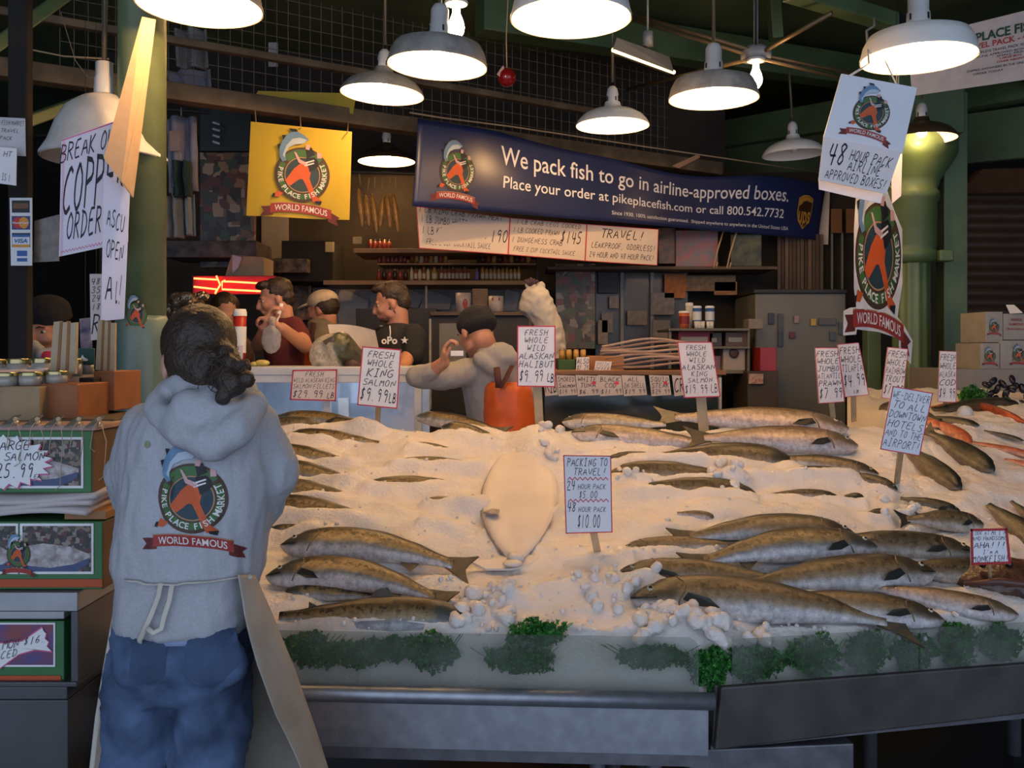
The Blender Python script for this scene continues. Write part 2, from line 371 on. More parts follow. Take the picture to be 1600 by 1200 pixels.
# ---------------------------------------------------------------- the ice display
def frontY(X): return 2.62-.06*(X+1.153) if X < .517 else 2.525+.19*(X-.517)
def zplane(X, Y):
    d = Y-frontY(X); z = .868+.372*min(d, 1.32)
    if d > 1.32: z += .075*(d-1.32)
    return z
def onice(px, py):
    Y = 2.4
    while Y < 6:
        p = P(px, py, Y)
        if p.z <= zplane(p.x, p.y): return Vector((p.x, p.y, zplane(p.x, p.y)))
        Y += .004
    return P(px, py, 4.2)
t = thing('steel_display_table', 'long steel ice table with rounded rail and clear guard, behind the person in grey', 'display table', (-.3, 2.62, 0))
A0 = Vector((-1.153, frontY(-1.153), 0)); A1 = Vector((.517, frontY(.516), 0))
def lp(a, b, u, z, back=0): 
    d = (b-a).normalized(); n = Vector((-d.y, d.x, 0)); p = a+(b-a)*u+n*back; return Vector((p.x, p.y, z))
b = MB(); b.prism([lp(A0,A1,0,.585), lp(A0,A1,1,.585), lp(A0,A1,1,.735), lp(A0,A1,0,.735)], (0,.02,0)); b.prism([lp(A0,A1,0,.585), lp(A0,A1,0,.86,0), lp(A0,A1,0,1.3,1.25), lp(A0,A1,0,.585,1.25)], (-.02,0,0)); b.build('front_panel', m_steel, t, bevel=.004)
b = MB(); b.ring([lp(A0,A1,-.01,.735,-.006), lp(A0,A1,.3,.735,-.006), lp(A0,A1,1.008,.735,-.006)], .0225, 16); b.build('rail', m_steel, t, True)
b = MB(); b.prism([lp(A0,A1,0,.56), lp(A0,A1,1,.56), lp(A0,A1,1,.56,1.3), lp(A0,A1,0,.56,1.3)], (0,0,.03)); b.build('tray_floor', m_steeld, t)
for u, bk in ((.02,.08),(.828,.12),(.921,.12),(.02,1.2),(.95,1.2)):
    b = MB(); b.ring([lp(A0,A1,u,0,bk), lp(A0,A1,u,.565,bk)], .022, 14); b.build('leg', m_steel, t, True)
b = MB(); b.box((.70, 2.66, .545), (.46,.12,.07), (0,0,.1)); b.build('cross_member', m_steeld, t, bevel=.004)
# the frosted acrylic guards
mg = bpy.data.materials.new('frosted_acrylic'); tr, bs = nt(mg); N = tr.nodes; L = tr.links
tp = N.new('ShaderNodeBsdfTransparent'); tp.inputs[0].default_value = (.84,.86,.84,1); ms = N.new('ShaderNodeMixShader')
bs.inputs['Base Color'].default_value = (.50,.50,.48,1); bs.inputs['Roughness'].default_value = .25
tc = N.new('ShaderNodeTexCoord'); nz = N.new('ShaderNodeTexNoise'); nz.inputs['Scale'].default_value = 7; L.new(tc.outputs['Object'], nz.inputs['Vector'])
mr = N.new('ShaderNodeMapRange'); mr.inputs['To Min'].default_value = .01; mr.inputs['To Max'].default_value = .12; mr.inputs['From Min'].default_value = .3; mr.inputs['From Max'].default_value = .7; L.new(nz.outputs['Fac'], mr.inputs['Value'])
L.new(mr.outputs[0], ms.inputs[0]); L.new(tp.outputs[0], ms.inputs[1]); L.new(bs.outputs[0], ms.inputs[2]); L.new(ms.outputs[0], N['Material Output'].inputs['Surface'])
def guard(a, b_, u0, u1, z0, z1, parent):
    q = MB(); n = 10; r = .03
    pts = [lp(a,b_,u0,z0,.012), lp(a,b_,u1,z0,.012)]
    W = (b_-a).length*(u1-u0)
    for k in range(7): 
        an = k/6*PI/2; pts.append(lp(a,b_,u1-(r-r*math.cos(an))/W*(u1-u0), z1-r+r*math.sin(an), .012))
    pts.append(lp(a,b_,u0,z1,.012))
    q.prism(pts, (0,.006,0)); return q.build('glass_guard', mg, parent)
guard(A0, A1, .0, .985, .735, .895, t)
t2 = thing('steel_ice_tray', 'dark steel ice tray angled away at the right end, dented front', 'display tray', (1.2, 2.75, 0))
B0 = Vector((.535, frontY(.54), 0)); B1 = Vector((2.3, frontY(2.3), 0))
b = MB(); b.prism([lp(B0,B1,0,.60), lp(B0,B1,1,.66), lp(B0,B1,1,.78), lp(B0,B1,.01,.765)], (-.004,.02,0)); b.prism([lp(B0,B1,0,.60,.02), lp(B0,B1,0.004,.765,.02), lp(B0,B1,0.004,.765,.2), lp(B0,B1,0,.6,.2)], (.012,0,0)); b.build('front_panel', mat('dark_dented_steel',(.085,.075,.07),.5,.4,scale=9,var=.4), t2, bevel=.005)
b = MB(); b.prism([lp(B0,B1,0,.59,.03), lp(B0,B1,1,.62,.03), lp(B0,B1,1,.62,1.9), lp(B0,B1,0,.59,1.4)], (0,0,.02)); b.build('tray_floor', m_steeld, t2)
for u in (.03,.62,.98):
    for bk in (.12,1.1):
        b = MB(); q0 = lp(B0,B1,u,0,bk); b.ring([q0, q0+Vector((0,0,.6))], .026, 14); b.box(q0+Vector((0,0,.3)), (.09,.09,.012), (0,0,.7)); b.build('leg', m_steel, t2, True)
guard(B0, B1, .03, .335, .765, .885, t2); guard(B0, B1, .338, .62, .77, .885, t2); guard(B0, B1, .625, .99, .77, .885, t2)

# fish ------------------------------------------------------------------
K = 1
sk_sal = uvramp('salmon_skin', [(0,(.62,.58,.56)),(.20,(.58,.56,.57)),(.30,(.27,.29,.31)),(.42,(.34,.25,.12)),(.62,(.24,.16,.065)),(.80,(.06,.043,.02)),(1,(.02,.016,.01))], headcol=(.045,.05,.045))
sk_kng = uvramp('king_salmon_skin', [(0,(.58,.55,.54)),(.20,(.50,.47,.45)),(.34,(.32,.25,.16)),(.54,(.20,.14,.07)),(.75,(.06,.045,.025)),(1,(.022,.018,.012))], headcol=(.045,.04,.028))
sk_pal = uvramp('pale_salmon_skin', [(0,(.64,.58,.56)),(.28,(.60,.48,.44)),(.45,(.46,.34,.24)),(.68,(.22,.15,.085)),(1,(.05,.038,.025))], spots=.3, headcol=(.10,.08,.05))
sk_drk = uvramp('dark_fish_skin', [(0,(.20,.15,.10)),(.4,(.12,.10,.06)),(.7,(.045,.045,.028)),(1,(.015,.017,.012))], spots=.7, headcol=(.02,.02,.015))
sk_cod = uvramp('rockfish_skin', [(0,(.50,.45,.38)),(.3,(.22,.17,.11)),(.6,(.10,.08,.045)),(1,(.03,.03,.02))], spots=.8, headcol=(.05,.04,.025), spotscale=50, vmin=.25)
sk_red = uvramp('red_fish_skin', [(0,(.65,.32,.2)),(.4,(.62,.2,.09)),(.8,(.5,.11,.04)),(1,(.36,.07,.03))], spots=.2, headcol=(.4,.08,.03))
m_fin = mat('fin_skin', (.09,.07,.045), .45, var=.4, scale=40); m_find = mat('dark_fin', (.02,.022,.022), .4)
m_finr = mat('orange_fin', (.55,.16,.05), .45)
m_eye = mat('fish_eye', (.01,.01,.01), .1); m_eyer = mat('fish_eye_ring', (.5,.45,.3), .3, .3)
m_gill = mat('gill_edge', (.16,.12,.07), .4, .2); m_jaw = mat('jaw_skin', (.30,.32,.33), .4, .2)
HP = [(0,.030),(.08,.034),(.25,.062),(.45,.092),(.62,.100),(.76,.097),(.86,.083),(.93,.060),(.975,.036),(1,.010)]
def prof(t):
    for (a, x), (c, y) in zip(HP, HP[1:]):
        if t <= c: 
            s = (t-a)/(c-a); s = s*s*(3-2*s)*.5+s*.5; return x+(y-x)*s
    return HP[-1][1]
RIDGES = []
def fish(name, label, cat, group, h, t_, skin, fat=1.0, roll=25, bury=.35, bend=.04, parts='tdpegj', finm=None, back=1, ridge=0, lift=0, wid=.6):
    """h, t_: pixels of snout and tail tip on the ice"""
    Hh = onice(*h); Tt = onice(*t_); d = Hh-Tt; Lf = d.length; d.normalize()
    mid = (Hh+Tt)/2; e = .02
    n = Vector((-(zplane(mid.x+e,mid.y)-zplane(mid.x-e,mid.y))/(2*e), -(zplane(mid.x,mid.y+e)-zplane(mid.x,mid.y-e))/(2*e), 1)).normalized()
    n = (n-d*n.dot(d)).normalized()
    up = n.cross(d)
    if up.y < 0: up = -up
    up *= back
    r = math.radians(roll); dor = (up*math.cos(r)+n*math.sin(r)).normalized()
    side = d.cross(dor).normalized()
    if side.dot(n) < 0: side = -side
    hw = .10*Lf*fat*wid
    o = mid+n*(hw*(1-2*bury)+lift)
    root = thing(name, label, cat, o, group)
    tl = .11; BLn = Lf*(1-tl); 
    def S(t): # spine point: t 0..1 over the body
        x = -Lf/2+tl*Lf+t*BLn; return o+d*x+dor*(bend*Lf*(1-(2*t-1)**2)-bend*Lf*.35)
    b = MB(); nu, nv = 34, 18; vs = []; uvs = []
    for i in range(nu+1):
        t = i/nu; hh = prof(t)*Lf*fat; ww = hh*wid*(1.0 if t > .2 else .6+2*t)
        c = S(t)+dor*(hh*(-.10 if t > .9 else 0))
        for j in range(nv):
            a = 2*PI*j/nv; 
            vs.append(c+dor*(math.cos(a)*hh)+side*(math.sin(a)*ww)); uvs.append((t, (math.cos(a)+1)/2))
    fs = [(i*nv+j, (i+1)*nv+j, (i+1)*nv+(j+1)%nv, i*nv+(j+1)%nv) for i in range(nu) for j in range(nv)]
    fs += [tuple(range(nv)), tuple(nu*nv+j for j in range(nv-1,-1,-1))]
    b.add(vs, fs); ob = b.build('body', skin, root, True, fixn=True)
    me = ob.data; ul = me.uv_layers.new(name='UVMap')
    for lo in me.loops: ul.data[lo.index].uv = uvs[lo.vertex_index]
    fm = finm or m_fin
    def fin(nm, pts, th=.003, mm=None):           # pts: (t, height along dorsal in body lengths, side offset)
        q = MB(); P3 = [S(a)+dor*(bb*Lf)+side*(cc*Lf) for a, bb, cc in pts]
        nn = (P3[1]-P3[0]).cross(P3[-1]-P3[0]).normalized()*th; q.prism([p-nn/2 for p in P3], nn); return q.build(nm, mm or fm, root)
    f = fat
    if 't' in parts: fin('tail_fin', [(.04,.032*f,0),(-.05,.06*f,0),(-.125,.095*f,0),(-.085,.03*f,0),(-.075,0,0),(-.085,-.03*f,0),(-.125,-.085*f,0),(-.05,-.055*f,0),(.04,-.032*f,0)], .005)
    if 'd' in parts: fin('dorsal_fin', [(.60,.09*f,0),(.56,.145*f,0),(.50,.13*f,0),(.46,.08*f,0)]); fin('adipose_fin', [(.2,.05*f,0),(.15,.075*f,0),(.15,.045*f,0)])
    if 'a' in parts: fin('anal_fin', [(.30,-.06*f,0),(.22,-.105*f,0),(.18,-.04*f,0)])
    if 'p' in parts: fin('pectoral_fin', [(.80,-.045*f,.05*f*wid/.6),(.78,-.02*f,.06*f),(.70,-.05*f,.068*f),(.66,-.085*f,.062*f),(.74,-.075*f,.055*f)], mm=m_find)
    if 'e' in parts:
        hh = prof(.925)*Lf*f; c = S(.925)+dor*(hh*.28)+side*(hh*wid*.86)
        q = MB(); q.ell(c, (.013*Lf,)*3, n=12, k=8); e_ = q.build('eye', m_eyer, root, True)
        q = MB(); q.ell(c+side*.0055*Lf, (.009*Lf,)*3, n=10, k=8); q.build('pupil', m_eye, e_, True)
    if 'g' in parts:
        q = MB(); pts = []
        for k in range(9):
            a = .35+k/8*2.2; t = .80+.02*abs(k-4)/4-(.012 if 2<k<6 else 0); hh = prof(t)*Lf*f
            pts.append(S(t)+dor*(math.cos(a)*hh*1.0)+side*(math.sin(a)*hh*wid*1.01))
        q.ring(pts, .0018*Lf/.5, 6); q.build('gill_cover', m_gill, root, True)
    if 'j' in parts:
        q = MB(); pts = []
        for k in range(6):
            t = 1.0-.10*k/5; hh = prof(t)*Lf*f; a = PI/2+.28
            pts.append(S(t)+dor*(math.cos(a)*hh-hh*.1)+side*(math.sin(a)*hh*wid*1.02+.001))
        q.ring(pts, .0013*Lf/.5, 6); q.build('mouth', m_eye, root, True)
    RIDGES.append((Hh, Tt, ridge, bury, hw*1.6))
    return root
def row(n_, label, h, t_, skin=None, **k):
    a = dict(fat=1.0, roll=40, bury=.50, bend=.015, parts='', ridge=.024, wid=.62); a.update(k)
    return fish('salmon', label, 'fish', n_, h, t_, skin or sk_sal, **a)
GL = 'salmon buried in the ice on the left'; GR = 'salmon laid in the ice on the right'
fish('salmon', 'gold-backed salmon with forked tail, upper of the two fully bare on the left', 'fish', GL, (443,858),(745,893), sk_sal, 1.0, 18, .18, .055, 'tegja')
fish('salmon', 'gold-backed salmon with raised side fin, lower of the two bare ones at left', 'fish', GL, (421,905),(716,944), sk_sal, 1.0, 18, .16, .075, 'tpegja')
fish('salmon', 'salmon behind the left guard, only thin dark back and dorsal fin uncovered', 'fish', GL, (735,968),(400,966), sk_sal, .9, 45, .44, .01, 'd', ridge=.014)
row(GL, 'salmon buried along the far left crest, its dark back ending at the first price stake', (430,652),(606,668), fat=.8)
row(GL, 'short salmon snout showing behind the elbow of the grey hoodie, at the crest', (500,663),(370,662), sk_cod, fat=.9, parts='e')
row(GL, 'salmon back left of the first price stake, second row from the crest', (508,660),(600,676), fat=1.2)
row(GL, 'salmon back just under the crest at left, beside the hoodie sleeve', (448,680),(610,694), fat=.8)
row(GL, 'salmon back right of the hoodie shoulder, third row from the crest', (400,706),(560,722))
row(GL, 'salmon back right of the hoodie elbow, fourth row from the crest', (395,732),(565,750), fat=1.1)
row(GL, 'salmon back below the hoodie elbow, fifth row from the crest', (385,764),(575,780), fat=1.1)
row(GL, 'long thin salmon back under the hoodie elbow, sixth row from the crest', (400,788),(600,812))
row(GL, 'almost covered salmon, small dark patch above the upper bare salmon', (420,826),(530,832), fat=.7, bury=.52)
row(GL, 'thin arched salmon with dark tail at the crest, left of the pointed ice heap', (650,652),(796,678), fat=.8, bury=.38, parts='t')
row(GL, 'speckled salmon back below the arched one, left of the pointed ice heap', (690,668),(790,690), fat=1.1, bury=.4)
row(GL, 'thin dark sliver of salmon in the middle of the left ice', (636,697),(724,706), fat=.9)
row(GL, 'salmon back in the middle left ice, above the long gold one', (610,726),(760,724), fat=.75)
row(GL, 'long gold sliver of salmon in the middle of the left ice', (565,762),(726,752), fat=.9)
row(GL, 'salmon back ending at the edge of the halibut', (660,784),(770,792), fat=.9)
row(GL, 'small dark sliver of salmon left of the halibut fin', (655,818),(735,824), fat=.9)
row(GL, 'grey salmon shape faint in the ice under the lower bare salmon', (445,925),(600,934), fat=.9, bury=.46, ridge=.004)
# right hand side
fish('king_salmon', 'large salmon at front of the right ice, open-jawed dark head pointing left', 'fish', GR, (984,942),(1430,980), sk_kng, .95, 20, .25, .035, 'tpegj', ridge=.01)
fish('king_salmon', 'salmon with head pointing left directly behind the large open-jawed one', 'fish', GR, (966,898),(1290,925), sk_kng, .85, 20, .30, .03, 'pegj', ridge=.012)
fish('king_salmon', 'small salmon head left of the two crossed tails, body under the ice', 'fish', GR, (967,864),(1180,852), sk_kng, .85, 20, .36, .02, 'egj', ridge=.018)
fish('salmon', 'bare salmon with its tail left and head right, upper of two laid tail to tail', 'fish', GR, (1335,842),(1042,846), sk_kng, .95, 20, .2, .05, 'tpega')
fish('salmon', 'bare salmon with broad brown tail, just in front of the upper bare one', 'fish', GR, (1366,862),(1060,888), sk_sal, .95, 20, .16, .05, 'tpega')
fish('salmon', 'salmon with pale belly and black snout pointing right, near the front of the right ice', 'fish', GR, (1456,902),(1120,928), sk_kng, .95, 20, .22, .02, 'pegj', ridge=.01)
fish('salmon', 'salmon along the right guard with white belly and split gill, snout right', 'fish', GR, (1472,976),(1150,938), sk_kng, .95, 15, .22, .02, 'peg')
fish('salmon', 'salmon at lower right corner with pectoral fin raised, beside the dark monkfish', 'fish', GR, (1590,968),(1330,918), sk_pal, .95, 15, .25, .0, 'pg')
fish('king_salmon', 'big round-headed salmon left of the red-framed card', 'fish', GR, (1520,868),(1240,852), sk_cod, .95, 20, .26, .02, 'pegj')
fish('king_salmon', 'salmon with open white gill directly under the red-framed card', 'fish', GR, (1558,902),(1380,892), sk_cod, 1.3, 20, .28, .0, 'pegj')
fish('rockfish', 'dark mottled rockfish with spread fins above the round-headed salmon', 'fish', GR, (1535,824),(1400,816), sk_cod, 1.5, 20, .24, .02, 'tpdeg', m_find)
fish('rockfish', 'dark fish with raised white pectoral fin above the mottled rockfish', 'fish', GR, (1500,800),(1395,778), sk_drk, 1.1, 25, .34, .02, 'pe')
fish('rockfish', 'mottled brown fish head at the foot of the delivery sign stake, facing right', 'fish', GR, (1402,768),(1300,740), sk_cod, 1.3, 30, .28, .03, 'egj', ridge=.01)
fish('salmon', 'brown-backed salmon head above the mottled head, facing right', 'fish', GR, (1372,742),(1180,716), sk_kng, .85, 30, .34, .03, 'eg', ridge=.01)
fish('salmon', 'large dark-mouthed salmon head left of the crest, first on the right ice', 'fish', GR, (878,664),(1060,668), sk_kng, 1.2, 15, .32, .0, 'egj')
fish('salmon', 'second salmon head at the crest with a pale gill, just below the first', 'fish', GR, (893,680),(1140,700), sk_pal, .95, 15, .35, .0, 'egjp')
fish('salmon', 'pale salmon in the top row, head right with black fin, under the right price cards', 'fish', GR, (1324,678),(1020,658), sk_pal, .95, 20, .2, .02, 'pegt')
fish('salmon', 'pale pink salmon second from the top row, belly shining', 'fish', GR, (1338,704),(1068,690), sk_pal, 1.0, 20, .2, .02, 'pegt')
row(GR, 'brown salmon back along the top edge of the right ice', (1320,664),(1200,656), sk_kng, fat=1.0, bury=.4)
row(GR, 'long tan salmon back third from the top, right of the packing sign', (1240,722),(990,716), sk_kng, bury=.42)
row(GR, 'salmon back touching the upper right of the packing sign', (950,716),(1100,724), sk_kng, fat=.8, bury=.45)
row(GR, 'spotted salmon back right of the packing sign, gold freckles', (950,744),(1160,744), sk_kng, bury=.42)
row(GR, 'grey salmon back below the freckled one, right of the packing sign', (1180,770),(960,762), sk_kng, fat=.9)
row(GR, 'thin salmon back in the middle of the right ice, right of the ice ball', (1330,742),(1170,742), sk_kng, fat=.8)
row(GR, 'faint salmon back below the ice ball', (1310,776),(1190,772), sk_kng, fat=.8)
row(GR, 'small grey salmon patch left of the rockfish heads', (1352,782),(1310,778), sk_cod, fat=2.4, bury=.45)
row(GR, 'second small grey patch in the ice below the first, left of the rockfish', (1390,806),(1345,806), sk_cod, fat=2.2, bury=.45)
row(GR, 'silver flank of salmon bare in the ice above the two crossed tails', (1120,812),(1050,802), sk_pal, fat=1.3, bury=.42, ridge=0)
GD = 'long dark fish on the far right ice'
for i, (h, t_, f, lb) in enumerate([((1376,640),(1480,668),1.2,'dark fish lying left of the delivery sign top'),((1500,770),(1400,694),1.0,'long dark green fish right of the delivery sign stake, lying diagonally'),
    ((1552,742),(1440,674),1.1,'thick dark fish right of the delivery sign, lying diagonally'),((1640,868),(1532,786),1.1,'long dark fish passing behind the red-framed card'),((1640,838),(1572,780),.8,'dark fish cut by the right edge above the long one'),
    ((1590,634),(1440,646),.6,'thin grey fish beside the white float'),((1530,668),(1440,652),1.0,'short dark fish among the orange ones'),((1600,690),(1530,672),.6,'thin olive fish streak at the far right')]):
    fish('dark_fish', lb, 'fish', GD, h, t_, sk_drk, f*1.1, 35, .25, .0, 't' if i in (1,2) else '', ridge=0)
GO = 'orange rockfish on the far right ice'
for h, t_, f, lb in [((1600,664),(1500,628),.6,'orange fish nearest the parsley at the far right'),((1518,696),(1450,656),1.2,'bright orange fish right of the delivery sign'),((1640,722),(1500,688),.5,'long thin orange fish running to the right edge'),((1640,738),(1560,716),.8,'lowest orange fish at the right edge'),((1540,636),(1440,640),.7,'orange fish lying behind the white float'),((1470,668),(1410,650),1.1,'brown-red fish partly behind the delivery sign')]:
    fish('orange_rockfish', lb, 'fish', GO, h, t_, sk_red, f, 35, .28, .02, '', m_finr)

# monkfish: a broad brown head under its card
mk = onice(1556, 915); m_monk = mat('monkfish_skin', (.045,.02,.012), .3, scale=30, col2=(.10,.05,.03), bump=.5, bscale=40)
t = thing('monkfish', 'big flat brown monkfish in the lower right corner below its red-framed card', 'fish', mk)
b = MB(); b.ell(mk+Vector((.02,.02,.02)), (.15,.10,.05), (.3,0,-.3)); b.ell(mk+Vector((.10,-.03,.0)), (.13,.08,.045), (.2,0,-.5)); b.ell(mk+Vector((-.05,.02,.015)), (.07,.06,.03)); b.cap(mk+Vector((.1,0,0)), mk+Vector((.30,.10,.02)), .05, .02)
b = fuse(b, .008, 4, .006, (22,22,22)); b.build('body', m_monk, t, True)
b = MB(); b.ring([mk+Vector((-.11,-.03,.01)), mk+Vector((-.03,-.075,.03)), mk+Vector((.07,-.08,.02)), mk+Vector((.13,-.08,-.01))], [.006,.012,.012,.006], 8); b.build('lip', mat('monkfish_lip',(.10,.04,.03),.4), t, True)
for s in (-.05,.03):
    b = MB(); b.ell(mk+Vector((s,-.02,.068)), .011); b.build('eye', m_eye, t, True)

# halibut, white side up, tail towards the guard
hb0 = onice(815,722); hb1 = onice(806,880)
m_hal = mat('halibut_white_side', (.70,.62,.55), .45, var=.10, scale=8); m_hfin = mat('halibut_fin', (.40,.34,.30), .5, var=.4, scale=40)
t = thing('halibut', 'large whole halibut white side up, tail toward the guard, beside the packing sign', 'fish', onice(815,800))
def hal(u, v):
    # u across -1..1, v along 0 (head) .. 1 (tail root)
    p = hb0.lerp(hb1, v); w = .112*math.sin(PI*min(1, max(0,(v*.80+.20)))**1.0)**.8+.018
    X = p.x+u*w+.02*v*0; Y = p.y; z = zplane(X, Y)+.010+.026*max(0,1-u*u)**.6*(1-v*.45)
    return Vector((X, Y, z))
b = MB(); b.grid(lambda a, c: hal(a*2-1, c), 30, 40); b.ell(hal(0,1)-Vector((0,0,.006)), (.028,.03,.016)); b.ell(hal(0,1)+Vector((-.01,-.04,-.016)), (.03,.03,.010)); b.build('body', m_hal, t, True)
b = MB()
for sgn in (-1,):
    def edge(a, c, s=sgn):
        v = .10+.85*c; p = hal(s*.97, v); q = p+Vector((s*(.002+.008*math.sin(PI*c))*a, 0, -.008*a-.001)); return q
    b.grid(edge, 2, 40)
b.build('side_fin', m_hfin, t, True, solid=.003)
b = MB(); p0 = hb1+Vector((0,.035,.016)); pts = [p0+Vector(q) for q in ((-.014,.02,0),(-.07,-.03,-.012),(-.145,-.035,-.012),(-.09,-.075,-.03),(-.02,-.075,-.03),(.03,-.06,-.025),(.075,-.02,-.01),(.03,.0,0),(.014,.02,0))]
b.prism(pts, (0,0,.006)); b.build('tail_fin', m_hal, t)
q = onice(755,812); b = MB(); b.prism([q+Vector(w) for w in ((0,0,.02),(.03,.01,.03),(.055,-.02,.03),(.05,-.05,.02),(.02,-.03,.02))], (0,.002,.005)); b.build('pectoral_fin', m_hfin, t)

# ---------------------------------------------------------------- crushed ice
m_ice = mat('crushed_ice', (.76,.70,.65), .5, var=.06, scale=9, bump=.55, bscale=90, sub=.25)
LUMPS = [(845,712,.05,.10),(850,664,.035,.035),(832,690,.04,.09),(690,640,.02,.12),(450,652,.02,.08),(1000,668,.02,.08),(1150,752,.035,.06),(790,940,.04,.06),(740,965,.02,.04),(1060,980,.03,.1),(1010,900,.02,.06),
         (1120,1000,.02,.08),(1430,690,.02,.06),(640,720,.012,.10),(560,800,.01,.2),(560,870,-.01,.1),(900,920,.02,.08),(950,820,.018,.12),(1280,820,.018,.15),(1150,800,.015,.12),(1000,980,.015,.08),(700,900,.012,.1)]
LP = [(onice(a,c), h, w) for a, c, h, w in LUMPS]
def zice(X, Y):
    z = zplane(X, Y); p = Vector((X*4.5, Y*7, 0))
    z += .028*noise.noise(p)+.013*noise.noise(p*3.1)+.005*abs(noise.noise(p*9))+.0022*noise.noise(p*24)
    for c, h, w in LP:
        d2 = ((X-c.x)**2+((Y-c.y)*1.2)**2)/(w*w)
        if d2 < 6: z += h*math.exp(-d2)
    for Hh, Tt, rd, bu, hw in RIDGES:
        if not (min(Hh.x,Tt.x)-.05 < X < max(Hh.x,Tt.x)+.05 and min(Hh.y,Tt.y)-.2 < Y < max(Hh.y,Tt.y)+.15): continue
        ax, ay = Tt.x-Hh.x, Tt.y-Hh.y; l2 = ax*ax+ay*ay; t = ((X-Hh.x)*ax+(Y-Hh.y)*ay)/l2
        if -.05 < t < 1.05:
            ox, oy = X-(Hh.x+ax*t), Y-(Hh.y+ay*t); dd = oy; env = min(1, (t+.05)*10, (1.05-t)*10)
            if rd: z += env*rd*math.exp(-((dd+hw*.95)/(.030))**2)
            z -= env*(.5-bu)*.035*math.exp(-(dd/.05)**2)
    d = Y-frontY(X)
    if d < .10: z -= .03*(1-d/.10)**2+.0
    if X < 1.62 and d > 1.22+.0: z += -.03*((d-1.22)/.1)**2 if d > 1.22 else 0
    return z
b = MB(); nx = 400; ny = 170; X0, X1 = -1.14, 3.0
idx = {}; vs = []; fs = []
def backd(X): return 1.42 if X < 1.45 else 1.42+min(1,(X-1.45)/.35)*.95
for i in range(nx+1):
    X = X0+(X1-X0)*i/nx; fy = frontY(X)+.072; bd = backd(X)
    vs.append(Vector((X, fy, .64)))
    for j in range(ny+1):
        s = j/ny; Y = fy+(bd-.055)*s; vs.append(Vector((X, Y, zice(X, Y))))
    vs.append(Vector((X, fy+bd-.05, .64)))
w = ny+3
for i in range(nx):
    for j in range(w-1): fs.append((i*w+j, (i+1)*w+j, (i+1)*w+j+1, i*w+j+1))
fs.append(tuple(range(w-1,-1,-1))); fs.append(tuple(nx*w+j for j in range(w)))
b.add(vs, fs)
for px, py, r in [(1146,766,.026),(1120,705,.020),(1196,672,.014),(740,938,.030),(722,962,.026)]:
    p = onice(px, py); b.ell(p+Vector((0,0,r*.6)), (r,r*.9,r*.8), (R.random(),R.random(),0), 14, 9)
cl = MB()
for x0,x1,y0,y1,n_ in ((995,1200,958,1000,60),(1085,1135,985,1012,22),(690,800,925,985,46),(845,880,640,740,20),(1110,1170,735,770,14),(1380,1440,780,850,22),(960,1010,735,760,8),(900,1100,880,960,24)):
    for k in range(n_):
        p = onice(R.uniform(x0,x1), R.uniform(y0,y1)); r = R.uniform(.008,.024); cl.ell(Vector((p.x,p.y,zice(p.x,p.y)+r*.35)), (r,r*R.uniform(.6,1),r*R.uniform(.6,1)), (R.random()*3,R.random()*3,0), 10, 7)
cl = fuse(cl, .005, 1, .004, (60,60,60)); b.add(cl.v, cl.f)
for k in range(420):
    px = R.uniform(430,1560); py = R.choice([R.uniform(645,980), R.uniform(900,990)]); p = onice(px, py); r = R.uniform(.003,.010)
    b.ell(Vector((p.x,p.y,zice(p.x,p.y)+r*.3)), (r,r*R.uniform(.6,1),r*R.uniform(.5,.9)), (R.random()*3,R.random()*3,R.random()*3), 6, 4)
ice = b.build('crushed_ice', m_ice, None, True)
tag(ice, 'bed of crushed ice heaped over the steel trays, sloping up from the guard', 'ice', kind='stuff')

# parsley behind the guards ------------------------------------------------
m_par = mat('parsley_leaf', (.03,.22,.02), .55, var=.6, scale=60, col2=(.008,.07,.008)); m_stem = mat('parsley_stem', (.06,.22,.05), .5)
def parsley(px0, px1, py0, py1, label, n=420, cen=None, grp='parsley bunches tucked behind the guard', yb=.040, leaf=.009):
    Xm = colm((px0+px1)/2, 2.6); Y0 = frontY(Xm)+yb
    c = cen or P((px0+px1)/2, (py0+py1)/2, Y0)
    t = thing('parsley_bunch', label, 'parsley', c, grp)
    wx = (px1-px0)/F*c.y/2; wz = (py1-py0)/F*c.y/2
    b = MB()
    for k in range(n):
        a = R.uniform(0,2*PI); rr = R.random()**.6; lump = .75+.35*noise.noise(Vector((a*1.5, px0*.1, 0)))
        p = c+Vector((math.cos(a)*rr*wx*lump, R.uniform(-.012,.014), math.sin(a)*rr*wz*lump))
        s = leaf*R.uniform(.6,1.3); M = Euler((R.uniform(-1.2,1.2)+PI/2, R.uniform(-1,1), R.uniform(0,6.28))).to_matrix()
        pts = []
        for q in range(7):
            an = q/7*2*PI; ra = s*(1 if q%2 == 0 else .45); pts.append(p+M@Vector((math.cos(an)*ra, math.sin(an)*ra, s*.25*math.cos(an*2))))
        b.add([p]+pts, [(0,1+q,1+(q+1)%7) for q in range(7)])
    b.build('leaves', m_par, t)
    b = MB()
    for k in range(14):
        a = R.uniform(0,2*PI); p = c+Vector((R.uniform(-.4,.4)*wx, 0, -wz*.3)); b.ring([p, p+Vector((math.cos(a)*wx*.5,R.uniform(-.008,.008),wz*.5)), p+Vector((math.cos(a)*wx*.8,R.uniform(-.01,.01),wz*.95))], .0011, 5)
    b.build('stems', m_stem, t)
    return t
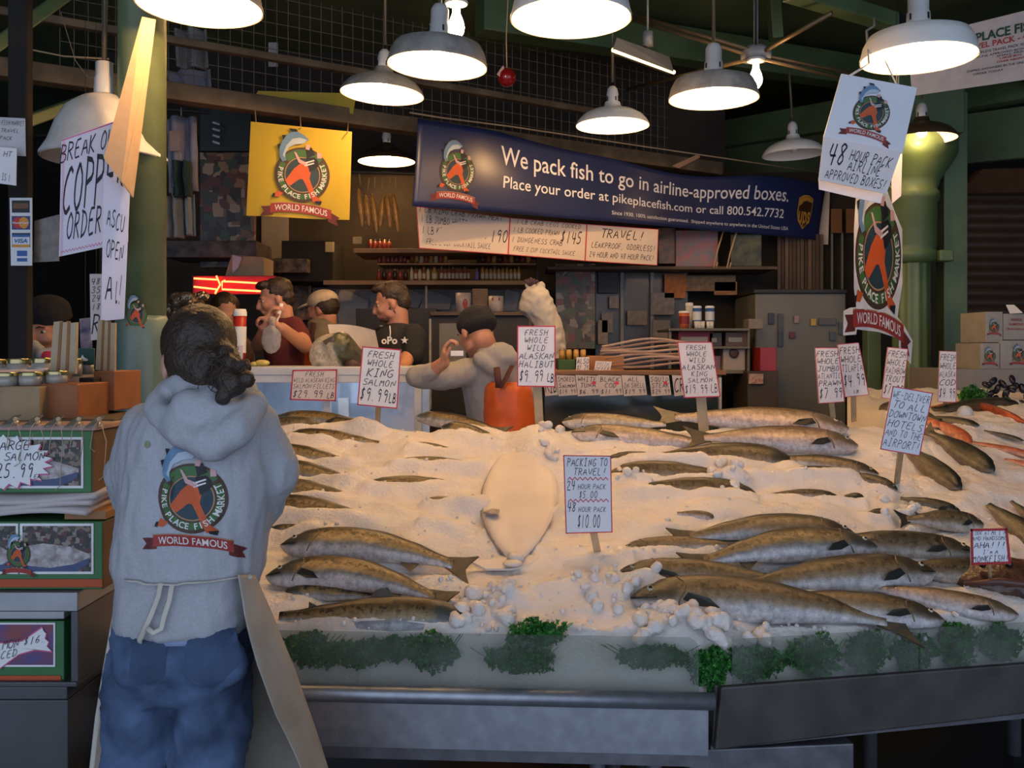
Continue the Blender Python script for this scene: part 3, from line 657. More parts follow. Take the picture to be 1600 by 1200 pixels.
for px0, px1, py0, py1, lb in [(425,540,978,1050,'parsley bunch nearest the apron at the left end'),(500,620,990,1052,'parsley bunch second from the apron, behind the guard'),(575,660,985,1042,'feathery parsley behind the guard, right of the second bunch'),(622,728,978,1058,'thick parsley clump pushed through the guard crack, left of the middle'),
    (742,880,1000,1062,'wide parsley bunch in the middle, below the halibut tail'),(785,895,962,1020,'yellow-green parsley sprig standing above the guard by the halibut'),(945,1090,998,1052,'parsley bunch near the right end of the long guard'),(1065,1150,1000,1085,'parsley hanging out through the gap between the two guards')]:
    parsley(px0, px1, py0, py1, lb, 520 if px1-px0 > 80 else 340)
for px0, px1, py0, py1, lb in [(1120,1240,1000,1072,'parsley first on the right tray, next to the gap'),(1215,1330,985,1068,'parsley second on the right tray'),(1310,1400,975,1062,'parsley third on the right tray, left of the guard seam'),(1378,1480,985,1052,'parsley on the right tray just past the guard seam'),(1455,1540,965,1045,'parsley tuft rising above the right guard'),(1520,1610,970,1040,'parsley at the right edge of the frame')]:
    Xc = colm((px0+px1)/2, 2.65); yy = frontY(Xc)+.040
    for _ in range(3): Xc = colm((px0+px1)/2, yy); yy = frontY(Xc)+.040
    parsley(px0, px1, py0, py1, lb, 560, P((px0+px1)/2,(py0+py1)/2, yy))

# ---------------------------------------------------------------- pendant lamps
m_enam = mat('white_enamel', (.75,.75,.73), .3, var=.04); m_galv = mat('galvanised_steel', (.44,.42,.39), .5, .15, scale=20, var=.3)
m_in = mat('warm_white_enamel_inside', (.88,.85,.78), .5, var=.02)
m_bulb = mat('lit_bulb', (1,1,1), .5, emit=(1.0,.78,.5), es=22.0)
m_sock = mat('porcelain_socket', (.62,.61,.59), .4, var=.06); m_sockd = mat('grey_socket', (.13,.13,.13), .5)
m_brown = mat('dark_lamp_shade', (.09,.055,.03), .4, .3)
def lamp(px, py, wpx, label, outer, prof_k='flat', on=True, tilt=(0,0), power=1.0, rod=None, neck=1, sock=None, group='pendant lamps over the ice'):
    Y = .4*F/wpx; c = P(px, py, Y); r = .2
    t = thing('pendant_lamp', label, 'lamp', c, group)
    if prof_k == 'flat': pr = [(1,0),(1,.008),(.985,.016),(.945,.05),(.86,.082),(.6,.100),(.3,.112),(.2,.122)]
    else: pr = [(1,0),(1,.006),(.93,.03),(.82,.055),(.62,.078),(.38,.092),(.24,.105),(.2,.13)]
    o = [(k*r, z) for k, z in pr]; ins = [(k*r-.004, max(z-.004,.001)) for k, z in pr[::-1]]
    b = MB(); b.lathe((0,0,0), o, 48); b.cur = 1; b.lathe((0,0,0), ins, 48)
    T = Euler((tilt[0], tilt[1], 0)).to_matrix(); b.v = [c+T@p for p in b.v]
    b.build('shade', [outer, m_in], t, True)
    b = MB(); k = .042 if neck == 1 else .03
    b.lathe((0,0,0), [(k,.118),(k*.95,.165),(k*.86,.168),(k*.86,.225),(k*.6,.245),(.012,.25),(0,.25)] if neck == 1 else [(k,.12),(k,.165),(k*1.1,.17),(k*.9,.2),(k*.5,.215),(0,.22)], 20)
    b.v = [c+T@p for p in b.v]; s_ = b.build('socket_neck', sock or m_sock, t, True)
    b = MB()
    for a in range(4):
        an = -PI/2+.5+a*PI/2; b.box(c+T@Vector((math.cos(an)*k*.98, math.sin(an)*k*.98, .145)), (.006,.006,.022), (0,0,an))
    b.build('slot', m_black, s_)
    top = c+T@Vector((0,0,.24)); b = MB(); b.ring([top, rod or Vector((top.x, top.y, 3.9))], .0075, 8); b.build('rod', m_pipe if rod is None else m_pipe, t, True)
    b = MB(); b.lathe((0,0,0), [(0,.012),(.014,.014),(.028,.03),(.031,.05),(.026,.072),(.014,.095),(.012,.13)], 16); b.v = [c+T@p for p in b.v]
    b.build('bulb', m_bulb if on else m_in, t, True)
    if on:
        ld = bpy.data.lights.new('bulb_glow', 'POINT'); ld.energy = LAMP_W*power; ld.color = WARM; ld.shadow_soft_size = .016
        lo = bpy.data.objects.new('bulb_glow', ld); COL.objects.link(lo); lo.parent = t; lo.location = T@Vector((0,0,-.008))
    return t
lamp(312, 12, 194, 'lit pendant lamp cut by the top edge, in front of the green column', m_galv, tilt=(0,.03))
lamp(683, 104, 157, 'lit galvanised pendant lamp beside the left bare bulb', m_galv, tilt=(0,.05))
lamp(597, 148, 131, 'lit pendant lamp over the timber beam, left of and behind the galvanised one', m_galv, 'bell', tilt=(0,.06), neck=2, sock=m_sock)
lamp(892, 30, 190, 'largest lit white pendant lamp, cut by the top edge in the middle', m_enam)
lamp(957, 197, 115, 'lit pendant lamp hanging directly over the blue banner', m_enam, 'bell', neck=2)
lamp(1115, 155, 140, 'lit grey pendant lamp left of the right bare bulb', m_galv)
lamp(1435, 92, 174, 'lit white pendant lamp above the sign with the leaping fish, at right', m_enam)
lamp(1440, 218, 106, 'lit dark-brown pendant lamp half behind the hanging sign at right', m_brown, 'bell', neck=2, power=.3)
lamp(1240, 242, 96, 'unlit white pendant lamp on a slanting rod, right end of the banner', m_enam, 'bell', on=False, tilt=(.0,-.04), neck=2, rod=P(1232,95,6.2))
lamp(604, 253, 90, 'distant lit pendant lamp between the yellow and the blue banner', m_brown, 'bell', power=1.3, neck=2)
# big unlit industrial shade at the left
c = P(163, 248, 3.45); t = thing('bell_lamp', 'big dusty white unlit bell shade above the handwritten paper sign at left', 'lamp', c)
b = MB(); o = [(.215,0),(.215,.01),(.19,.05),(.165,.12),(.13,.18),(.08,.215),(.04,.23)]; b.lathe(c, [(r_*1.0, z) for r_, z in o]+[(r_-.004, z-.003) for r_, z in o[::-1]], 44); b.build('shade', mat('dusty_white_enamel',(.62,.60,.56),.5,scale=14,var=.18), t, True)
b = MB(); b.lathe(c, [(.036,.225),(.034,.29),(.031,.292),(.030,.345),(.0,.347)], 24); b.build('socket_neck', m_sock, t, True)
b = MB(); b.ring([c+Vector((0,0,.34)), (c.x+.02,c.y,3.9)], .009, 8); b.build('rod', m_pipe, t, True)
# bare bulbs
def bare(px, py, Y, label):
    c = P(px, py, Y); t = thing('bare_bulb', label, 'light bulb', c, 'bare bulbs under the ceiling')
    k = Y/3.6
    b = MB(); b.lathe(c, [(0,-.052),(.016,-.05),(.030,-.03),(.034,-.008),(.028,.02),(.016,.05),(.014,.085)], 18); b.build('bulb', m_bulb, t, True)
    b = MB(); b.lathe(c, [(.045,.085),(.05,.092),(.045,.10),(.02,.104),(.018,.15),(0,.152)], 18); b.build('socket', m_sock, t, True)
    b = MB(); b.ring([c+Vector((0,0,.15)), (c.x, c.y, 3.9)], .006, 8); b.build('cord', m_black, t, True)
    ld = bpy.data.lights.new('bulb_glow', 'POINT'); ld.energy = LAMP_W*.35; ld.color = WARM; ld.shadow_soft_size = .03
    lo = bpy.data.objects.new('bulb_glow', ld); COL.objects.link(lo); lo.parent = t; lo.location = (0,0,-.075)
bare(713, 40, 3.9, 'bare lit bulb right against the galvanised lamp, upper middle')
bare(1181, 122, 4.9, 'bare lit bulb on a round ceiling base, right of the grey lamp')
# ---------------------------------------------------------------- the round market emblem
EM = [mat('emblem_brown', (.07,.035,.022), .6), mat('emblem_green', (.05,.15,.04), .6), mat('emblem_navy', (.02,.05,.07), .6), mat('emblem_orange', (.60,.10,.02), .6),
      mat('emblem_black', (.01,.012,.015), .6), mat('emblem_pink', (.60,.36,.34), .6), mat('emblem_fish_blue', (.13,.25,.40), .5), mat('emblem_fish_pale', (.45,.54,.62), .5),
      mat('emblem_letter_white', (.78,.76,.72), .6), mat('emblem_ribbon_red', (.36,.035,.03), .6), mat('emblem_dark_red', (.13,.02,.02), .6), mat('emblem_tan', (.42,.25,.12), .6)]
def emblem(parent, fmap, fine=0.0, step=.0008, name='emblem', letters=True, ribbon_text=True, backing=None, off=(0,0)):
    """fmap(u, v, k): ring radius 1 about the origin"""
    b = MB()
    def poly(c, pts, k): b.cur = c; b.add([(x, y, k) for x, y in pts], [tuple(range(len(pts)))])
    def arcp(r, a0, a1, n=20): return [(r*math.cos(math.radians(a0+(a1-a0)*i/n)), r*math.sin(math.radians(a0+(a1-a0)*i/n))) for i in range(n+1)]
    def band(c, r0, r1, a0, a1, k, n=48):
        b.cur = c; A = arcp(r0,a0,a1,n); B = arcp(r1,a0,a1,n)
        b.add([(x,y,k) for x,y in A+B], [(i,i+1,n+2+i,n+1+i) for i in range(n)])
    band(0, .63, 1, 0, 360, 1); band(1, .66, .93, 40, 140, 2, 24); band(1,.70,.90,150,392,1.5)
    poly(2, arcp(.63,0,360,40)[:-1], 1); band(11, .615, .65, 0, 360, 3)
    poly(3, [(-.10,.40),(.20,.36),(.30,.10),(.26,-.12),(.50,-.72),(.72,-.90),(.70,-1.03),(.42,-.96),(.14,-.36),(.02,-.16),(-.10,-.16),(-.42,-.42),(-.62,-.26),(-.32,.20)], 4)
    poly(3, [(-.90,-.62),(-.66,-.70),(-.80,-.86),(-1.0,-.84)], 4); poly(4, [(-1.03,-.74),(-.94,-.72),(-.98,-.88),(-1.07,-.86)], 5); poly(4, [(.48,-.92),(.74,-.92),(.70,-1.06),(.50,-1.0)], 5)
    poly(4, [(.10,.62),(.42,.68),(.56,.54),(.56,.34),(.42,.22),(.26,.12),(.18,.36)], 5)
    poly(4, [(.08,1.0),(.30,1.02),(.44,.76),(.16,.62)], 5)
    for s in (0,.10): poly(8, [(.06,.46-s),(.40,.58-s),(.42,.54-s),(.08,.41-s)], 6)
    poly(5, [(-.34,.82),(-.26,.80),(-.10,.55),(.18,.44),(.12,.33),(-.16,.44)], 6); poly(5, [(.10,1.12),(.26,1.10),(.22,.92),(.08,.94)], 6); poly(5, [(.50,.86),(.66,.84),(.70,.66),(.52,.64)], 6)
    # the leaping fish
    poly(6, [(.20,1.30),(-.02,1.46),(-.22,1.55),(-.42,1.53),(-.60,1.42),(-.76,1.2),(-.86,.92),(-.86,.62),(-.74,.42),(-.60,.48),(-.66,.70),(-.55,.95),(-.3,1.08),(0,1.14)], 7)
    poly(7, [(.12,1.28),(-.14,1.34),(-.40,1.28),(-.62,1.02),(-.74,.66),(-.66,.56),(-.64,.72),(-.53,.95),(-.3,1.08),(0,1.14)], 8)
    poly(4, [(-.44,1.53),(-.56,1.64),(-.28,1.64),(-.22,1.55)], 8); poly(4, [(-.64,1.38),(-.80,1.38),(-.74,1.20)], 8); poly(4, [(-.82,1.06),(-.96,1.02),(-.88,.84)], 8)
    if letters:
        s = 'PIKE PLACE FISH MARKET'; a = 163
        for ch in s:
            adv = {'I':7.5,' ':8}.get(ch, 11.2)
            if ch != ' ':
                vs, fs, w, _ = glyph(ch); an = math.radians(a+adv/2); h = .172/.7; r = .80
                c = Vector((math.cos(an)*r, math.sin(an)*r)); out = Vector((-math.cos(an), -math.sin(an))); tg = Vector((-math.sin(an), math.cos(an)))
                b.cur = 8; b.add([(c.x+tg.x*(x-w/2)*h+out.x*(y-.35)*h, c.y+tg.y*(x-w/2)*h+out.y*(y-.35)*h, 9) for x, y in vs], fs)
            a += adv
    # ribbon
    def rb(x): return -1.22-.10*(x*x)+.0-.06*x
    n = 16; xs = [-1.1+2.2*i/n for i in range(n+1)]
    poly(10, [(-1.45,-1.22),(-1.0,-1.18),(-1.0,-1.5),(-1.46,-1.56),(-1.32,-1.38)], 1); poly(10, [(1.0,-1.28),(1.42,-1.52),(1.28,-1.60),(1.36,-1.82),(.98,-1.66)], 1)
    b.cur = 9; b.add([(x, rb(x)+.17, 3) for x in xs]+[(x, rb(x)-.17, 3) for x in xs], [(i,i+1,n+2+i,n+1+i) for i in range(n)])
    b.cur = 11; b.add([(x, rb(x)+.19, 4) for x in xs]+[(x, rb(x)+.165, 4) for x in xs], [(i,i+1,n+2+i,n+1+i) for i in range(n)])
    if ribbon_text:
        vs, fs, w, _ = text2d('WORLD FAMOUS', 0, .012); b.cur = 8; q = 1.9/w
        b.add([((x-w/2)*q, rb((x-w/2)*q)-.10+y*.21/.7, 6) for x, y in vs], fs)
    if backing is not None:
        m = len(EM); b.cur = 8
        poly(8, [(-1.5,-1.15),(-.95,-.95),(-1.05,-.6),(-1.05,.5),(-.95,1.2),(-.5,1.68),(.25,1.4),(.75,.8),(1.05,.5),(1.06,-.5),(.85,-1.1),(1.15,-1.25),(1.5,-1.5),(1.42,-1.95),(.9,-1.72),(.9,-1.5),(0,-1.44),(-.92,-1.46),(-.95,-1.56),(-1.52,-1.62)], 0)
    if fine:
        me = b.mesh('e', EM); bm = bmesh.new(); bm.from_mesh(me); bmesh.ops.triangulate(bm, faces=bm.faces)
        for _ in range(6):
            le = [e for e in bm.edges if e.calc_length() > fine]
            if not le: break
            bmesh.ops.subdivide_edges(bm, edges=le, cuts=1); bmesh.ops.triangulate(bm, faces=[f for f in bm.faces if len(f.verts) > 3])
        bm.to_mesh(me); bm.free()
        q = MB(); q.v = [v.co.copy() for v in me.vertices]; q.f = [list(p.vertices) for p in me.polygons]; q.m = [p.material_index for p in me.polygons]; b = q
    b.v = [fmap(p.x+off[0], p.y+off[1], p.z*step) for p in b.v]
    return b.build(name, EM, parent, world=True)

# ---------------------------------------------------------------- cards and banners
def auto(lines, top=.95, bot=.05, wmax=.92):
    tot = sum(h for _, h in lines); y = top; out = []
    for s, h in lines:
        hh = (top-bot)*h/tot; y -= hh; mw = wmax; out.append((s, .5, y+hh*.13, hh*.76, mw))
    return out
SEED = [1]
def card(name, label, cat, px4, Y, lines=(), border=None, group=None, stake=None, thick=.003, mats_=None, pen=.62, slant=.22, ink=None, bw=.03, stakew=.011, auto_=True, top=.95, bot=.05, extra=None, stakem=None):
    Ys = Y if hasattr(Y, '__len__') else [Y]*4
    c = [P(p[0], p[1], y) for p, y in zip(px4, Ys)]
    f, n = quadmap(c); W = (c[1]-c[0]).length; H = (c[3]-c[0]).length; SEED[0] += 1
    lo = min(c, key=lambda p: p.z)
    t = thing(name, label, cat, (sum(p.x for p in c)/4, sum(p.y for p in c)/4, lo.z), group)
    b = MB(); b.prism([f(0,1),f(1,1),f(1,0),f(0,0)], -n*thick); b.build('card', mats_ or m_white, t)
    if border:
        b = MB(); a = bw; bb = bw*W/H
        for u0,u1,v0,v1 in ((0,1,0,bb),(0,1,1-bb,1),(0,a,0,1),(1-a,1,0,1)): b.add([f(u0,v0,.0005),f(u1,v0,.0005),f(u1,v1,.0005),f(u0,v1,.0005)], [(0,1,2,3)])
        b.build('border', border, t)
    if lines:
        b = MB(); hwlines(b, f, auto(lines, top, bot) if auto_ else lines, .0009, W/H, SEED[0]*5, pen, slant); b.build('lettering', ink or m_ink, t)
    if stake:
        s1 = stake if isinstance(stake, Vector) else onice(*stake)
        top_ = f(.5, .35)-n*(thick+.006); b = MB(); d = (s1-top_).normalized()
        b.span(top_, s1+d*.03, stakew*2, .006, up=(0,1,0)); b.build('stake', stakem or mat('pale_stake_wood',(.42,.33,.20),.7,scale=20,var=.25), t)
    if extra: extra(t, f, W, H)
    return t, f
mc = mat('price_card', (.76,.68,.64), .7, var=.03); mcw = mat('white_price_card', (.80,.78,.80), .7, var=.03)
GP = 'handwritten price cards on stakes'
L9 = [('FRESH',1),('WHOLE',1),('KING',1.25),('SALMON',1),('$9.99lb',2)]
card('price_card', 'king salmon price card on a stake in front of the glass case', 'price card', [(566,541),(627,546),(621,639),(558,633)], 3.8, L9, m_red, GP, (590,662))
card('price_card', 'wide card on the case front with smaller text, left of the king salmon card', 'price card', [(457,578),(527,577),(525,627),(453,625)], 4.32, [('FRESH',1),('WILD ALASKAN KING',1),('SALMON FILLETS',1),('$29.99 lb',1.6)], m_red, GP, mats_=mc)
card('price_card', 'halibut price card standing on the pointed ice heap', 'price card', [(808,509),(868,509),(868,605),(808,604)], 3.8, [('FRESH',1),('WHOLE',1),('WILD',1),('ALASKAN',1.1),('HALIBUT',1.1),('$9.99 lb',2)], m_red, GP, (843,668), stakew=.017, mats_=mcw)
card('price_card', 'king salmon price card on a wide stake, right of the stacked papers', 'price card', [(1058,534),(1113,534),(1126,620),(1069,622)], 3.85, [('FRESH',1),('WHOLE',1),('WILD',1),('ALASKAN',1.15),('KING',1),('SALMON',1),('$19.99 LB',1.8)], m_red, GP, (1099,664), stakew=.02, mats_=mc)
def squig(t, f, W, H):
    b = MB()
    for v in (.70,.42):
        pts = [f(.07+.86*i/16, v+.018*(1 if i%2 else -1), .001) for i in range(17)]
        for i in range(16): 
            u = Vector((0,0,.0018)); b.add([pts[i]-u, pts[i+1]-u, pts[i+1]+u, pts[i]+u], [(0,1,2,3)])
    b.build('wavy_rule', m_red, t)
card('packing_sign', 'packing to travel sign standing in the middle of the ice', 'sign', [(880,711),(955,712),(957,832),(884,834)], 2.93,
     [('PACKING TO',.5,.86,.10,.86),('TRAVEL!',.55,.745,.09,.7),('24',.14,.555,.12,.2),('HOUR PACK',.58,.565,.065,.6),('$5.00',.5,.45,.09,.4),('48',.14,.275,.12,.2),('HOUR PACK',.58,.27,.065,.6),('$10.00',.5,.07,.17,.5)], m_red, None, (934,866), auto_=False, mats_=mcw, bw=.022, extra=squig, stakem=m_kraft)
card('delivery_sign', 'hotel and airport delivery sign leaning on a pale stake at the right', 'sign', [(1395,603),(1458,614),(1437,713),(1375,702)], 3.12,
     [('WE-DELIVER',1),('TO ALL',1),('DOWNTOWN',1),('HOTELS',1),('AND TO THE',.95),('AIRPORT!',1.1)], m_red, None, (1401,758), mats_=mcw, bw=.025, pen=.5)
card('monkfish_card', 'small red-framed card above the brown monkfish', 'price card', [(1516,826),(1574,825),(1580,881),(1517,883)], 2.72, [('LOOK AT ME I\'M',.8),('AND HANDSOME',.8),('AHA!!!',1.2),("I'm A",.8),('MONKFISH!',1.2)], mat('card_red_frame',(.45,.02,.02),.6), None, (1548,916), mats_=mcw, bw=.07, pen=.6, stakem=m_kraft, stakew=.004)
card('price_card', 'prawn price card, leftmost of the four at the back right', 'price card', [(1273,543),(1310,543),(1320,628),(1279,631)], 4.0, [('FRESH',1),('WHOLE',1),('JUMBO',1),('ATLANTIC',1),('PRAWN',1),('$7.99',1.8)], m_red, GP, (1302,655), mats_=mc)
card('price_card', 'tilted tilapia card overlapping the prawn card', 'price card', [(1308,538),(1342,535),(1358,617),(1320,621)], 4.08, [('FRESH',1),('WHOLE',1),('TILAPIA',1),('$4.99',1.8),('lb',.6)], m_red, GP, (1334,650), mats_=mc)
card('price_card', 'trout card partly behind the delivery sign', 'price card', [(1387,542),(1419,545),(1411,625),(1377,622)], 4.1, [('FRESH',1),('WHOLE',1),('RAINBOW',1),('TROUT',1),('$7.99',1.6)], m_red, GP, (1398,652), mats_=mc)
card('price_card', 'narrow price card against the green pillar, rightmost of the row', 'price card', [(1468,548),(1495,549),(1494,629),(1465,628)], 4.15, [('FRESH',1),('WHOLE',1),('ALASKA',1),('COD',1),('$4.99',1.6)], m_red, GP, (1476,640), mats_=mc)
# white float beside it
q = onice(1508, 650); b = MB(); b.ell(q+Vector((0,0,.012)), (.036,.03,.034), (0,.3,.2), 24, 16); tag(b.build('scallop_shell', m_sock, None, True), 'round white ball on the ice by the narrow price card', 'ball')

# yellow banner
m_yel = mat('yellow_vinyl', (.50,.345,.008), .55, var=.06, scale=3)
Yb = 4.85; c4 = [P(392,190,Yb), P(550,206,Yb+.08), P(546,344,Yb+.08), P(385,337,Yb)]
f, n = quadmap(c4)
t = thing('yellow_banner', 'square yellow banner with round fish emblem hanging under the timber', 'banner', P(466,340,Yb))
b = MB(); b.grid(lambda u, v: f(u,v)+n*(.012*math.sin(u*7)*(1-v)), 24, 16); b.build('cloth', m_yel, t, solid=.003)
for x,bs_ in ((400,.48),(470,.731),(543,1.014)):
    b = MB(); b.ring([P(x,193+(x-392)*.1,Yb+.02), BA+BD*bs_+Vector((0,-.02,-.03))], .003, 5); b.build('tie', m_kraft, t)
ec = (.525,.47)
def fy(u, v, k): return f(ec[0]+u*.268, ec[1]+v*.30, k+.010+.012*math.sin((ec[0]+u*.268)*7)*(1-(ec[1]+v*.3)))
emblem(t, fy, .25)
# second yellow cloth and a white card above the timber
b = MB(); b.prism([P(403,142,5.3),P(556,146,5.4),P(552,178,5.4),P(395,156,5.3)], (0,.01,0)); tag(b.build('yellow_cloth', m_yel), 'folded yellow cloth seen through the wire mesh above the timber', 'cloth')

# blue banner
m_blue = mat('navy_vinyl', (.022,.034,.115), .32, var=.25, scale=2)
TL, TR, BR, BL = P(650,186,5.4), P(1290,288,7.05), P(1283,374,7.05), P(644,322,5.4)
def fblue(u, v, k=0):
    p = (BL*(1-u)+BR*u)*(1-v)+(TL*(1-u)+TR*u)*v
    sag = .035*math.exp(-((u-.55)/.16)**2)+.012*math.sin(u*9)
    if .16 < u: p = p+Vector((0,0,-.055*math.sin(min(1,(u-.16)/.7)*PI)*v))
    p = p+Vector((0,0,-.03))*(v*max(0, math.sin((u-.42)/.35*PI)) if .42 < u < .77 else 0)
    nn = Vector((.6,-.8,0)); return p+nn*(k+.014*math.sin(u*17)*(.4+.6*v)+.02*math.sin(u*5+v*2))
t = thing('blue_banner', 'long navy banner in white type strung along the timber beam', 'banner', (BL+BR)/2)
b = MB(); b.grid(lambda u, v: fblue(u,v), 90, 14); b.build('cloth', m_blue, t, True, solid=.003)
LT = []
for s, u0, v0, h, w_ in [('We pack fish to go in airline-approved boxes.',.165,.60,.235,.725),('Place your order at pikeplacefish.com or call 800.542.7732',.172,.315,.15,.71),('Since 1930. 100% satisfaction guaranteed.  Shipped anywhere to anywhere in the United States USA',.415,.115,.062,.485)]:
    vs, fs, w, _ = text2d(s, 0, .006 if h > .1 else .0)
    q = MB(); q.add([fblue(u0+x/w*w_, v0+y/.7*h, .004) for x, y in vs], fs); q.build('lettering', m_white, t)
emblem(t, lambda u, v, k: fblue(.078+u*.034, .44+v*.235, k+.004), .25)
b = MB(); sh = [(-.5,.42),(-.2,.52),(.15,.54),(.5,.44),(.5,-.1),(.38,-.36),(0,-.62),(-.38,-.36),(-.5,-.1)]
b.add([fblue(.945+x*.045, .48+y*.52, .004) for x, y in sh], [tuple(range(9))]); b.cur = 1
b.add([fblue(.945+x*.040, .48+y*.475, .006) for x, y in sh], [tuple(range(9))]); b.cur = 0
b.add([fblue(.945+x*.040, .48+y*.46, .0065) for x, y in sh[:4]]+[fblue(.945+x*.040, .48+y*.46, .0065) for x, y in ((.48,.34),(0,.40),(-.5,.16))], [tuple(range(7))])
vs, fs, w, _ = text2d('ups', 0, .02); b.add([fblue(.945+(x-w/2)/w*.036, .27+y*.42, .008) for x, y in vs], fs)
b.build('shield_logo', [mat('shield_gold',(.62,.33,.05),.5), mat('shield_brown',(.06,.025,.012),.5)], t)
b = MB(); b.ring([P(640,176,5.4), P(690,184,5.5), P(800,198,5.75), P(1000,228,6.25), P(1150,250,6.65), P(1296,272,7.1)], .005, 6); b.build('cord', m_kraft, t, True)
b = MB(); b.prism([P(1050,259,6.4),P(1092,240,6.4),P(1094,246,6.4),P(1060,263,6.4)], (0,.01,0)); b.build('torn_strip', mat('banner_back',(.30,.16,.08),.6), t)

# crab price boards behind the banner
CB = mat('aged_board', (.74,.62,.50), .7, var=.04)
G2 = 'long price boards hung behind the blue banner'
card('price_board', 'crab legs price board at 190, leftmost of the three behind the banner', 'price board', [(650,322),(797,340),(794,398),(655,388)], (5.75,5.9,5.9,5.75), [('1 LB KING CRAB PRAWN MEAT',.47,.88,.14,.9),('1 LB JUMBO WHITE PRAWNS',.40,.63,.17,.72),('1 LB KING CRAB LEGS $',.40,.36,.18,.72),('190',.89,.30,.34,.2),('FREE 2 CUP COCKTAIL SAUCE',.44,.11,.14,.72)], m_red, G2, auto_=False, mats_=CB, pen=.66, bw=.008)
card('price_board', 'cooked crab price board at 145, middle of the three behind the banner', 'price board', [(797,340),(917,350),(914,408),(794,398)], (5.9,6.1,6.1,5.9), [('1 LB CRAB LEGS COOKED',.5,.85,.12,.9),('1 LB COOKED PRAWN',.34,.62,.14,.6),('1 DUNGENESS CRAB',.36,.36,.14,.66),('$145',.80,.44,.32,.28),('FREE 2 CUP COCKTAIL SAUCE',.46,.12,.12,.8)], m_red, G2, auto_=False, mats_=CB, pen=.66, bw=.008)
card('price_board', 'travel board with two lines of script, rightmost of the three behind the banner', 'price board', [(917,350),(1029,358),(1027,415),(914,408)], (6.1,6.3,6.3,6.1), [('TRAVEL!',.5,.66,.24,.62),('LEAKPROOF, ODORLESS!',.52,.38,.15,.9),('24 HOUR AND 48 HOUR PACK!',.5,.12,.15,.9)], m_red, G2, auto_=False, mats_=CB, pen=.66, bw=.008)
card('price_board', 'half-hidden price board showing below the shield end of the banner', 'price board', [(1244,320),(1297,290),(1294,382),(1226,381)], 7.14, [('',.5,.5,.1,.5),('FREE DELIVERY',.4,.08,.12,.7)], None, None, auto_=False, mats_=CB)

# hanging emblem signs on the right
m_flip = mat('white_sign_board', (.72,.74,.78), .5, var=.03)
t, f = card('hanging_sign', 'white hanging sign with leaping fish emblem, tilted, top right', 'sign', [(1315,115),(1433,137),(1410,240),(1287,214)], 3.2, thick=.006, mats_=m_flip)
emblem(t, lambda u, v, k: f(.50+u*.235, .50+v*.262, k+.001), 0)
b = MB(); b.ring([P(1325,120,3.2), P(1358,100,3.3), P(1354,48,3.6), P(1366,40,3.8), P(1366,28,3.9)], .004, 6); b.ring([P(1400,130,3.2), P(1366,60,3.5)], .003, 6); b.build('wire', m_sock, t, True)
card('hour_pack_card', 'handwritten airline box card hung under the leaping fish sign', 'sign', [(1287,214),(1408,238),(1385,303),(1279,281)], 3.19,
     [('48',.20,.40,.52,.25),('HOUR PACK',.65,.60,.24,.56),('AIRLINE',.60,.36,.24,.46),('APPROVED BOXES!',.52,.08,.22,.88)], None, None, auto_=False, pen=.66, mats_=mat('cream_card',(.80,.72,.70),.7,var=.03))
card('blank_card', 'blank card edge showing below the airline box card', 'sign', [(1279,278),(1380,300),(1376,318),(1280,296)], 3.24, mats_=m_white)
Ye = 4.0; t = thing('emblem_sign', 'cut-out oval emblem sign with red ribbon hanging before the fluted column', 'sign', P(1372,525,Ye))
def fe(u, v, k):
    p = P(1372+u*36, 400-v*84*(1.0 if v > -1.05 else .98)+u*6*(1 if v < -1 else 0), Ye+u*.16); return p+Vector((.45,-.9,0))*k
emblem(t, fe, .3, backing=True, off=(0,0), step=.0006)
b = MB(); b.ring([fe(.2,1.5,-.003), P(1398,300,3.9), P(1402,240,3.9), P(1405,60,4.0)], .003, 6); b.build('wire', m_sock, t, True)
def hang(px, py, Y, ex=0):
    def g(t, f, W, H):
        b = MB(); b.ring([f(.5,.99,-.002), Vector((f(.5,1).x+ex, f(.5,1).y, 3.9))], .0012, 4); b.build('string', m_black, t)
    return g
card('strip_sign', 'narrow blank card strip hanging between the airline card and the cut-out emblem', 'sign', [(1392,238),(1410,238),(1408,306),(1394,318)], 3.6, mats_=mat('cream_card',(.8,.72,.7)), extra=hang(0,0,0))
# big travel pack sheet at top right
t, f = card('travel_pack_sheet', 'large printed white sheet behind the right pendant lamp, top right corner', 'sign', [(1418,62),(1660,2),(1660,116),(1425,150)], (5.2,4.6,4.6,5.2), mats_=mat('dim_white_sheet',(.62,.58,.58),.7))
b = MB(); txlines(b, f, [('PIKE PLACE FISH MARKET',.30,.70,.13,.88)], .003, .03); b.build('headline', mat('dark_green_ink',(.02,.08,.04),.6), t)
b = MB(); txlines(b, f, [('TRAVEL PACK - 48 HR. FREE',.36,.585,.085,.7),('LARGE BOX',.62,.36,.03,.14),('OVER NIGHT',.6,.31,.03,.18)], .003, .02); b.build('red_lines', mat('red_ink',(.5,.05,.05),.6), t)
b = MB(); txlines(b, f, [('COMPLETE TRAVEL PACK SERVICE',.44,.50,.04,.4),('AIRLINE APPROVED BOXES',.44,.44,.035,.36),('SHIPPED ANYWHERE IN THE UNITED STATES',.40,.24,.035,.5),('ORDER TODAY',.44,.18,.035,.2),('SMALL PRINT',.6,.40,.03,.2)], .003, .0); b.build('small_print', m_ink, t)

